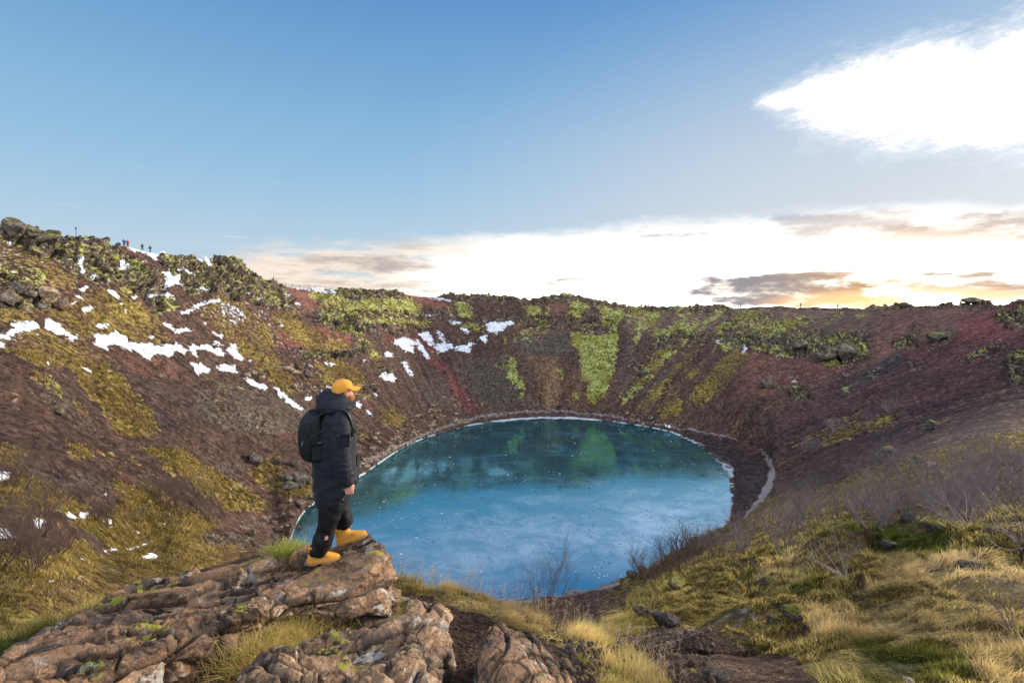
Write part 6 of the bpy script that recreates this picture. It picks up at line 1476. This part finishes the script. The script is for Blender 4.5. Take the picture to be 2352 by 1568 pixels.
for an in (0, math.pi/3, 2*math.pi/3):        # panel seams
    pts = []
    for k in range(19):
        u = (k/18-.5)*2; ph = u*1.35
        pts.append((X_(1381)+math.sin(ph)*.104*math.cos(an), math.sin(ph)*.093*math.sin(an), Z_(1568)+math.cos(ph)*.122-.006*abs(u), .0014))
    part('seam', tube(pts, 24, 6), M_cap, cap)
# coat
coat = empty('coat'); coat.parent = man
ctrl = []
for (z, a, b, ry, tl) in [(1994, 1277, 1400, .245, .38), (1985, 1274, 1410, .250, .40), (1960, 1269, 1425, .25, .34), (1930, 1267, 1432, .25, .22), (1890, 1264, 1431, .245, .1), (1850, 1265, 1428, .24, 0), (1790, 1272, 1428, .235, 0), (1740, 1283, 1426, .235, 0), (1700, 1293, 1419, .24, 0),
                           (1675, 1300, 1412, .235, 0), (1655, 1308, 1406, .20, 0), (1642, 1316, 1402, .15, 0), (1630, 1330, 1396, .10, 0)]:
    c_, r_2 = RX(a, b); ctrl.append((c_, 0, Z_(z), r_2, ry, tl))
V, F = stack(ctrl, 90, 72, 2.25)
Vn = np.array(V); ang_ = np.arctan2(Vn[:, 1], Vn[:, 0]-X_(1350))
fold = .010*np.sin(ang_*7 + 3*gnoise(Vn, 2.5))*(1-sstep(Vn[:, 2], .75, 1.25)) + .015*fbm(Vn*np.array([1, 1, 2.2]), 6, 4, .55, 3, 1) + .006*fbm(Vn*np.array([1, 1, .5]), 14, 2)
dv = Vn-np.array([X_(1350), 0, 0]); dv[:, 2] = 0; dv /= np.linalg.norm(dv, axis=1)[:, None]+1e-9
# waist seam and hem band
fold -= .010*np.exp(-((Vn[:, 2]-Z_(1845))/.010)**2)*0 + .006*np.exp(-((Vn[:, 2]-Z_(1978))/.006)**2)
Vn[:-2] = (Vn + dv*fold[:, None])[:-2]
part('shell', (Vn, F), M_coat, coat)
def sleeve(pts, seed):
    V, F = tube([(X_(a), y, Z_(b), r, r2) for a, b, y, r, r2 in pts], 80, 32)
    V = np.array(V); z = V[:, 2]
    zq = (Z_(1665)-z)
    puff = np.abs(np.sin(zq*2*np.pi/.118 + .9*gnoise(V, 5, seed)))**.5*.005 + .011*fbm(V, 14, 3, .55, seed, 1)
    c = np.stack([np.interp(z, [Z_(p[1]) for p in pts][::-1], [X_(p[0]) for p in pts][::-1]), np.interp(z, [Z_(p[1]) for p in pts][::-1], [p[2] for p in pts][::-1])], 1)
    d = V[:, :2]-c; d /= np.linalg.norm(d, axis=1)[:, None]+1e-6
    V[:, :2] += d*(puff-.005)[:, None]*np.clip((Z_(1655)-z)/.08, 0, 1)[:, None]
    return V, F
near_s = [(1362, 1646, -.14, .05, .05), (1366, 1662, -.18, .085, .075), (1368, 1690, -.215, .096, .080), (1366, 1740, -.245, .094, .082), (1367, 1800, -.268, .090, .080), (1372, 1840, -.278, .086, .078), (1379, 1880, -.28, .079, .072), (1386, 1908, -.277, .066, .060), (1389, 1918, -.275, .058, .052)]
far_s = [(a-2, b, -y, r, r2) for a, b, y, r, r2 in near_s]
part('sleeve', sleeve(near_s, 1), M_coat, coat); part('sleeve', sleeve(far_s, 5), M_coat, coat)
# hood lying on the shoulders, collar standing at the chin
hood = []
for (z, a, b, ry, tl) in [(1648, 1300, 1398, .17, 0), (1640, 1287, 1412, .20, -.03), (1628, 1281, 1424, .205, -.06), (1612, 1284, 1420, .185, -.14), (1598, 1292, 1410, .15, -.24), (1584, 1306, 1404, .125, -.30), (1574, 1322, 1402, .108, -.34), (1576, 1330, 1398, .098, -.34), (1592, 1335, 1394, .088, -.32)]:
    c_, r_2 = RX(a, b); hood.append((c_, 0, Z_(z), r_2, ry, tl))
V, F = stack(hood, 50, 60, 2.1)
Vn = np.array(V)
Vn[:, 0] += .035*np.exp(-((Vn[:, 2]-Z_(1618))/.02)**2)*np.clip((Vn[:, 0]-X_(1395))/.05, 0, 1)
w2 = .016*fbm(Vn*np.array([1, .7, 2.2]), 6, 3, .5, 8, 1)
dv = Vn-np.array([X_(1352), 0, 0]); dv[:, 2] = 0; dv /= np.linalg.norm(dv, axis=1)[:, None]+1e-9
Vn[:-2] += (dv*w2[:, None])[:-2]
part('hood', (Vn, F), M_coat, coat)
# arm pocket flap, side pocket welt, open vent with zip and the storm flap blowing forward
def slab(c, u, v, w_, h_, th, nseg=6, bulge=.01):
    c, u, v = Vector(c), Vector(u).normalized(), Vector(v).normalized(); n = u.cross(v); V = []
    for s in (0, 1):
        for i in range(nseg+1):
            for j in range(nseg+1):
                a, b = i/nseg-.5, j/nseg-.5
                k = (1-4*a*a)*bulge
                V.append(c + u*a*w_ + v*b*h_ + n*(k + (th if s else 0)))
    q = nseg+1; F = []
    for i in range(nseg):
        for j in range(nseg):
            a = i*q+j; F.append((a, a+1, a+q+1, a+q)); b = a+q*q; F.append((b, b+q, b+q+1, b+1))
    for i in range(nseg):
        for (a, b) in ((i*q, (i+1)*q), (i*q+nseg, (i+1)*q+nseg), (i, i+1), (nseg*q+i, nseg*q+i+1)): F.append((a, b, b+q*q, a+q*q))
    return np.array([v[:] for v in V]), F
part('pocket_flap', slab((X_(1377), -.345, Z_(1720)), (1, 0, 0), (0, 0, 1), .115, .036, -.008, bulge=-.012), M_coat, coat)
part('pocket', slab((X_(1377), -.352, Z_(1742)), (1, 0, 0), (0, 0, 1), .108, .110, -.004, bulge=-.010), M_coat, coat)
part('zip', tube([(X_(1370), -.235, Z_(1918), .005), (X_(1372), -.25, Z_(1950), .005), (X_(1370), -.245, Z_(1978), .005)], 12, 8), M_metal, coat)
part('vent', slab((X_(1371), -.236, Z_(1955)), (1, .1, 0), (0, 0, 1), .020, .17, -.012), M_buckle, coat)
part('storm_flap', (crumple(slab((X_(1429), -.03, Z_(1885)), (.3, 1, 0), (.06, 0, 1), .10, .30, .012)[0], .004, 8), slab((0, 0, 0), (1, 0, 0), (0, 0, 1), 1, 1, .1)[1]), M_coat, coat)
part('drawcord', tube([(X_(1424), -.12, Z_(1724), .0035), (X_(1432), -.14, Z_(1735), .0035), (X_(1437), -.14, Z_(1750), .0035), (X_(1434), -.14, Z_(1768), .0035)], 14, 6), M_buckle, coat)
# trousers
tr_ = empty('trousers'); tr_.parent = man
def trouser(pts, seed):
    V, F = tube([(X_(a), y, Z_(b), r, r2) for a, b, y, r, r2 in pts], 70, 32)
    V = np.array(V); n = .017*fbm(V*np.array([1, 1, .9]), 5.0, 3, .5, seed, 1) + .006*fbm(V, 16, 2, .5, seed)
    zs = [Z_(p[1]) for p in pts][::-1]
    c = np.stack([np.interp(V[:, 2], zs, [X_(p[0]) for p in pts][::-1]), np.interp(V[:, 2], zs, [p[2] for p in pts][::-1])], 1)
    d = V[:, :2]-c; d /= np.linalg.norm(d, axis=1)[:, None]+1e-6; V[:, :2] += d*n[:, None]
    return V, F
tn = [(1345, 1940, -.11, .12, .12), (1332, 2000, -.11, .118, .115), (1322, 2054, -.11, .104, .108), (1311, 2099, -.105, .088, .10), (1298, 2137, -.10, .090, .095), (1286, 2169, -.10, .086, .088), (1275, 2188, -.10, .084, .082), (1270, 2202, -.10, .078, .072)]
tf_ = [(1350, 1940, .11, .12, .12), (1358, 2000, .11, .105, .115), (1364, 2041, .11, .088, .105), (1373, 2073, .115, .072, .095), (1377, 2105, .12, .085, .09), (1377, 2128, .125, .088, .085), (1380, 2140, .13, .078, .075)]
part('leg', trouser(tn, 2), M_trous, tr_); part('leg', trouser(tf_, 4), M_trous, tr_)
lab = slab((X_(1308), -.208, Z_(2121)), (1, 0, .1), (-.1, 0, 1), .034, .030, -.004, bulge=-.003)
lb_ = part('label', lab, M_red, tr_)
part('label_strip', slab((X_(1307), -.209, Z_(2128.5)), (1, 0, .1), (-.1, 0, 1), .034, .008, -.004, bulge=-.003), M_white, lb_)
def writing(name, body_, size, loc, mat, parent, rot):
    cu_ = bpy.data.curves.new(name, 'FONT'); cu_.body = body_; cu_.size = size; cu_.align_x = 'CENTER'; cu_.align_y = 'CENTER'; cu_.extrude = .0006
    ob = bpy.data.objects.new(name, cu_); COL.objects.link(ob)
    bpy.context.view_layer.update(); me = bpy.data.meshes.new_from_object(ob); bpy.data.objects.remove(ob)
    o = bpy.data.objects.new(name, me); me.materials.append(mat); COL.objects.link(o); o.parent = parent; o.location = loc; o.rotation_euler = rot
    return o
writing('writing', '66', .030, (X_(1308.5), -.2165, Z_(2119)), M_white, lb_, (rad(90), rad(-6), 0))
writing('writing', 'NORTH', .0085, (X_(1307), -.2170, Z_(2128.5)), M_red, lb_, (rad(90), rad(-6), 0))
# boots
def boot(x0, y0, z0, pit, yaw=0):
    b = empty('boot', (x0, y0, z0)); b.parent = man; b.rotation_euler = (0, -pit, yaw)
    L = .325
    up = [(.0, 0, .030, .158, .056), (.0, 0, .045, .160, .057), (-.004, 0, .062, .153, .055), (-.020, 0, .080, .132, .052), (-.042, 0, .100, .104, .049), (-.062, 0, .122, .080, .048), (-.072, 0, .150, .070, .049), (-.074, 0, .185, .070, .050)]
    V, F = stack(up, 40, 44, 2.3); V = np.array(V)
    V[:, 1] *= np.where(V[:, 0] > .02, 1.0, .86)
    part('upper', (crumple(V, .0025, 18), F), M_boot, b)
    V, F = stack([(.0, 0, 0, .163, .058), (.002, 0, .006, .167, .061), (.002, 0, .026, .167, .061), (.0, 0, .032, .160, .058)], 8, 44, 2.4); V = np.array(V); V[:, 1] *= np.where(V[:, 0] > .0, 1, .85)
    V[(V[:, 2] < .02) & (V[:, 0] > -.075) & (V[:, 0] < -.03), 2] += .012
    part('sole', (V, F), M_sole, b)
    part('collar', tube([(-.074+.074*math.cos(a), .050*math.sin(a), .188+.004*math.cos(a), .010) for a in np.linspace(0, 2*math.pi, 14)], 40, 8), M_boot, b)
    for k, (x, z) in enumerate(((.030, .093), (.012, .106), (-.002, .122), (-.006, .140), (-.008, .160))):
        part('lace', tube([(x-.004, -.030, z-.010, .0028), (x+.006, -.012, z+.004, .003), (x+.006, .012, z+.004, .003), (x-.004, .030, z-.010, .0028)], 12, 6), M_lace, b)
    part('lace', tube([(.0, -.01, .172, .0026), (.025, -.025, .188, .0026), (.035, -.03, .170, .0026), (.01, -.012, .165, .0026), (.03, .01, .185, .0026), (.045, .02, .165, .0026)], 30, 6), M_lace, b)
    part('seam', tube([(.055, -.0545, .045, .0016), (.03, -.051, .075, .0016), (-.02, -.051, .085, .0016), (-.08, -.051, .075, .0016), (-.14, -.042, .070, .0016)], 24, 6), M_sole, b)
    part('emblem', tube([(-.085+.012*math.cos(a), -.0475, .125+.012*math.sin(a), .0012) for a in np.linspace(0, 2*math.pi, 12)], 24, 5), M_sole, b)
    return b
boot(X_(1296), -.10, .0, 0, 0)
F2 = Matrix.Rotation(-MAN_ROT, 3, 'Z') @ Vector((FOOT2[0]-FOOT1[0], FOOT2[1]-FOOT1[1], FOOT2[2]-FOOT1[2]))
boot(F2.x, F2.y, F2.z+.006, rad(15), 0)
# the backpack is worn, not part of him
pk = empty('backpack', FOOT1, MAN_ROT)
tag(pk, 'black backpack with a grey back panel worn by the man in the long coat', 'backpack')
ctrl = []
for (z, a, b, ry) in [(1836, 1262, 1296, .08), (1832, 1246, 1303, .13), (1820, 1228, 1308, .150), (1790, 1216, 1310, .160), (1750, 1213, 1310, .163), (1710, 1215, 1308, .160), (1685, 1221, 1306, .155), (1665, 1232, 1303, .145), (1650, 1247, 1299, .13), (1643, 1262, 1296, .09)]:
    c_, r_2 = RX(a, b); ctrl.append((c_, 0, Z_(z), r_2, ry))
V, F = stack(ctrl, 60, 60, 3.0); part('main_bag', (crumple(V, .004, 9, 2), F), M_pack, pk)
V, F = stack([(c_[0]-c_[3]*.42, 0, c_[2], c_[3]*.62, c_[4]*.80) for c_ in ctrl[2:7]], 30, 40, 3.0); part('back_panel', (V, F), M_packp, pk)
def bagline(name, pts, mat, r=.003): part(name, tube([(X_(a), y, Z_(b), r) for a, b, y in pts], 40, 6), mat, pk)
bagline('zip', [(1296, 1652, -.125), (1272, 1668, -.150), (1252, 1690, -.160), (1248, 1730, -.168), (1247, 1780, -.168), (1250, 1824, -.150)], M_buckle, .0055)
bagline('zip', [(1256, 1680, -.160), (1256, 1730, -.171), (1256, 1790, -.168), (1262, 1826, -.150)], M_buckle, .004)
part('side_pocket', (crumple(slab((X_(1283), -.176, Z_(1790)), (1, 0, 0), (0, 0, 1), .105, .17, .02, bulge=.012)[0], .003, 9), slab((0, 0, 0), (1, 0, 0), (0, 0, 1), 1, 1, .1)[1]), M_pack, pk)
bagline('pocket_zip', [(1284, 1753, -.188), (1298, 1751, -.186)], M_metal, .002)
part('compression_strap', slab((X_(1282), -.170, Z_(1718)), (1, 0, .35), (-.35, 0, 1), .13, .022, -.006, bulge=-.004), M_buckle, pk)
bagline('strap_end', [(1240, 1708, -.165), (1251, 1706, -.175), (1257, 1722, -.178), (1262, 1732, -.178)], M_buckle, .0055)
bagline('zip_pull', [(1233, 1742, -.15), (1230, 1754, -.152), (1228, 1762, -.15)], M_metal, .0025)
bagline('logo_tag', [(1223, 1703, -.122), (1229, 1707, -.128)], M_metal, .002)
bagline('haul_loop', [(1262, 1646, -.02), (1258, 1640, -.02), (1268, 1636, -.02), (1282, 1640, -.02), (1292, 1648, -.02)], M_buckle, .012)
for sy in (-1, 1):
    P = [(1296, 1655, .10), (1312, 1647, .12), (1340, 1637, .155), (1368, 1634, .185), (1388, 1642, .205), (1402, 1664, .215), (1409, 1690, .215), (1412, 1715, .21), (1411, 1740, .205)]
    V, F = tube([(X_(a), sy*y, Z_(b)+.012, .012, .030) for a, b, y in P], 60, 16); o = part('shoulder_strap', (V, F), M_buckle, pk)
    part('buckle', slab((X_(1416), sy*.21-.012, Z_(1712)), (1, 0, 0), (0, 0, 1), .034, .048, .018, bulge=.004), M_buckle, o)
bagline('chest_strap', [(1414, 1716, -.21), (1430, 1722, -.12), (1434, 1724, 0), (1430, 1722, .12), (1414, 1716, .21)], M_buckle, .006)

# ------------------------------------------------------------------ walkers on the rim and by the lake
_m = {}
def plain(c):
    if c not in _m:
        _m[c] = cloth_mat('cloth', c, .8, .15, scale=6)
    return _m[c]
def walker(x, y, label, jacket, trousers, hat=(.05, .03, .02), face=0.0, stride=.16, scale=1.0, group='walkers on the crater rim', tmin=8, long=0, bend=0, hood=None, p=None, arms=.08):
    q = p or at(x, y, tmin, 12.2)
    w_ = empty('person', (q.x, q.y, q.z-.02), face); w_.scale = (scale,)*3; tag(w_, label, 'person', group)
    B = [stack([(0, 0, .86, .11, .16), (0, 0, 1.05, .11, .15), (bend*.3, 0, 1.25, .12, .19), (bend*.5, 0, 1.42, .10, .20), (bend*.6, 0, 1.47, .05, .06), (bend*.65, 0, 1.55, .05, .055)], 14, 14)]
    hb = bend*.7
    B.append(stack([(hb, 0, 1.50, .03, .03), (hb+.01, 0, 1.53, .07, .06), (hb, 0, 1.62, .095, .075), (hb-.01, 0, 1.70, .09, .072), (hb-.01, 0, 1.75, .03, .03)], 12, 14))
    for s, st in ((-1, stride), (1, -stride)):
        B.append(tube([(0, s*.09, .92, .09), (st*.55, s*.09, .50, .065), (st, s*.09, .08, .045), (st+.03, s*.09, .04, .05), (st+.16, s*.09, .035, .04)], 16, 12))
        B.append(tube([(bend*.5, s*.19, 1.40, .055), (bend*.5-st*.4+arms*.3, s*.25, 1.14, .045), (bend*.6-st*.8+arms, s*.25, .90, .035), (bend*.6-st*.85+arms, s*.25, .80, .035)], 14, 10))
    o = part('body', join(B), M_skin, w_); md = o.modifiers.new('fuse', 'REMESH'); md.mode = 'VOXEL'; md.voxel_size = .02
    J = [stack([(0, 0, .80-long, .155, .19), (0, 0, .95, .15, .19), (bend*.2, 0, 1.15, .15, .20), (bend*.5, 0, 1.35, .14, .235), (bend*.55, 0, 1.45, .10, .18), (bend*.6, 0, 1.51, .065, .075)], 14, 18)]
    for s, st in ((-1, stride), (1, -stride)):
        J.append(tube([(bend*.5, s*.19, 1.42, .07), (bend*.5-st*.4+arms*.3, s*.26, 1.14, .068), (bend*.6-st*.8+arms, s*.26, .88, .05)], 12, 12))
    part('jacket', join(J), plain(jacket), w_)
    T = []
    for s, st in ((-1, stride), (1, -stride)):
        T.append(tube([(0, s*.085, .95, .115), (st*.55, s*.09, .50, .09), (st, s*.09, .10, .075)], 12, 12))
    part('trousers', join(T), plain(trousers), w_)
    part('hat' if hood is None else 'hood', stack([(hb-.02, 0, 1.60, .10, .085), (hb-.02, 0, 1.70, .10, .083), (hb-.02, 0, 1.775, .05, .045), (hb-.02, 0, 1.785, .01, .01)], 8, 14), plain(hood or hat), w_)
    return w_
W_ = lambda px_, py_: (px_/1.7415, py_/1.7415)
TW = rad(-90)
walker(*W_(497, 985), 'walker in a blue jacket behind the rocks on the left skyline', (.02, .13, .38), (.03, .03, .05), (.22, .13, .08), face=rad(-60), stride=.06)
walker(*W_(511, 985), 'walker in an orange-red jacket on the left skyline snow', (.62, .06, .03), (.03, .035, .07), (.06, .02, .02), face=rad(-60), stride=.08)
walker(*W_(570, 1002), 'walker in a dark green-grey jacket on the left skyline, third from the left', (.04, .07, .09), (.06, .09, .12), (.02, .02, .03), face=rad(-80), stride=.14)
walker(*W_(601, 1007), 'walker in a dark hooded jacket striding left, rightmost on the left skyline', (.03, .04, .07), (.03, .05, .06), (.02, .02, .03), face=rad(165), stride=.26)
walker(*W_(2331, 1190), 'faint walker stooping on the middle hill skyline', (.12, .12, .14), (.08, .08, .1), face=rad(150), scale=.7, stride=.1)
walker(*W_(2352, 1193), 'dark walker on the middle hill skyline, right of the faint one', (.02, .02, .03), (.02, .02, .03), face=rad(150), scale=.8, bend=.12)
walker(*W_(2565, 1228), 'dark walker standing apart on the low far skyline', (.02, .02, .03), (.02, .02, .03), face=rad(90), stride=.04)
walker(*W_(2582, 1228), 'walker in a grey jacket on the low far skyline', (.10, .13, .14), (.07, .07, .08), face=rad(-90), stride=.04, scale=.9)
walker(*W_(2593, 1229), 'walker in white beside the rock on the low far skyline', (.55, .50, .46), (.10, .10, .11), face=rad(-90), stride=.04, scale=.85)
walker(*W_(2597, 1229), 'walker in dark brown at the right end of the low far skyline group', (.07, .04, .035), (.03, .03, .03), face=rad(-30), stride=.05, scale=.85)
walker(*W_(2953, 1229), 'walker in a brown jacket, left of the pair on the right skyline', (.14, .06, .045), (.03, .03, .04), face=rad(0), stride=.05, scale=.95)
walker(*W_(2963, 1229), 'walker in a grey-blue jacket, right of the pair on the right skyline', (.12, .16, .19), (.015, .015, .02), (.02, .03, .03), face=rad(0), stride=.05, scale=1.15)
walker(*W_(3202, 1229), 'lone walker in purple-grey between the pair and the orange figure', (.10, .08, .13), (.12, .12, .14), (.05, .05, .07), face=rad(-90), stride=.12, scale=1.1, long=.1)
walker(*W_(3351, 1230), 'figure in a long orange coat against the glowing sky', (.80, .10, .02), (.5, .07, .02), (.08, .03, .02), face=rad(-90), stride=.03, scale=1.1, long=.35)
walker(*W_(2229, 1641), 'lone person in dark clothes standing on the path at the far shore', (.012, .016, .03), (.012, .014, .025), (.10, .05, .04), face=rad(-90), stride=.05, scale=1.05, group='people by the lake', tmin=7.8)
# dog near the orange figure
q = at(*W_(3375, 1231), 8, 12.2); dg = empty('dog', (q.x, q.y, q.z), rad(10)); dg.scale = (1.25,)*3
tag(dg, 'brown dog beside the figure in the long orange coat on the skyline', 'dog')
Bd = [tube([(-.34, 0, .50, .05), (-.28, 0, .50, .12), (-.1, 0, .48, .12), (.12, 0, .50, .15), (.25, 0, .54, .13), (.33, 0, .66, .08), (.40, 0, .76, .085), (.48, 0, .76, .07), (.60, 0, .72, .04), (.63, 0, .72, .02)], 30, 14),
      tube([(-.33, 0, .55, .03), (-.45, 0, .66, .025), (-.50, 0, .78, .015)], 8, 8)]
for s in (-1, 1):
    Bd.append(tube([(-.26, s*.08, .50, .09), (-.22, s*.08, .34, .055), (-.33, s*.08, .22, .03), (-.29, s*.08, .04, .022), (-.24, s*.08, .02, .025)], 14, 10))
    Bd.append(tube([(.20, s*.08, .52, .07), (.19, s*.08, .30, .035), (.22, s*.08, .04, .022), (.27, s*.08, .02, .025)], 12, 10))
    Bd.append(tube([(.40, s*.06, .82, .02), (.38, s*.09, .87, .018), (.37, s*.10, .80, .008)], 8, 8))
o = part('body', join(Bd), plain((.10, .05, .03)), dg); md = o.modifiers.new('fuse', 'REMESH'); md.mode = 'VOXEL'; md.voxel_size = .018
# ------------------------------------------------------------------ rope fences on the rim
M_post = cloth_mat('post_wood', (.07, .05, .035), .9, .3); M_rope = cloth_mat('rope', (.14, .11, .08), .9, .2)
def rope_fence(pts, label, hgt=1.1):
    f = empty('rope_fence', (0, 0, 0)); tag(f, label, 'fence'); tops = []
    for x, y in pts:
        q = at(x, y, 8, 12.2)
        part('post', stack([(q.x, q.y, q.z-.3, .07, .07), (q.x, q.y, q.z+hgt, .065, .065), (q.x, q.y, q.z+hgt+.03, .03, .03)], 4, 8), M_post, f); tops.append((q.x, q.y, q.z+hgt-.12))
    for a, b in zip(tops[:-1], tops[1:]):
        L = [(a[0]+(b[0]-a[0])*k/8, a[1]+(b[1]-a[1])*k/8, a[2]+(b[2]-a[2])*k/8-.35*4*(k/8)*(1-k/8)*.6, .018) for k in range(9)]
        part('rope', tube(L, 14, 6), M_rope, f)
VIEW['Q'] = (900, 1050, 2.352)
rope_fence([vp('Q', x, y) for x, y in ((457, 160), (513, 182), (568, 194), (636, 205), (702, 212), (791, 226))], 'rope fence with six thin posts running down the snowy left skyline', 1.25)
rope_fence([vp('Q', x, y) for x, y in ((1483, 256), (1550, 262))], 'short rope fence of two thin posts on the skyline left of the dip', 1.1)
rope_fence([vp('Q', x, y) for x, y in ((1723, 292), (1770, 306), (1818, 310))], 'rope fence of three thin posts in the skyline dip', 1.1)
for (v, x, y, h_, lb) in (('R', 898, 300, 1.9, 'lone dark post on the left skyline between the boulders and the walkers'), ('Q', 1633, 264, 1.6, 'dark-headed marker post on the skyline left of the dip')):
    a = vp(v, x, y); q = at(*a, 8, 12.2); r = empty('marker_post', q); tag(r, lb, 'post')
    part('pole', stack([(0, 0, -.3, .05, .05), (0, 0, h_, .05, .05)], 4, 8), M_post, r); part('head', stack([(0, 0, h_-.25, .14, .10), (0, 0, h_+.1, .14, .10)], 4, 8), plain((.02, .02, .02)), r)
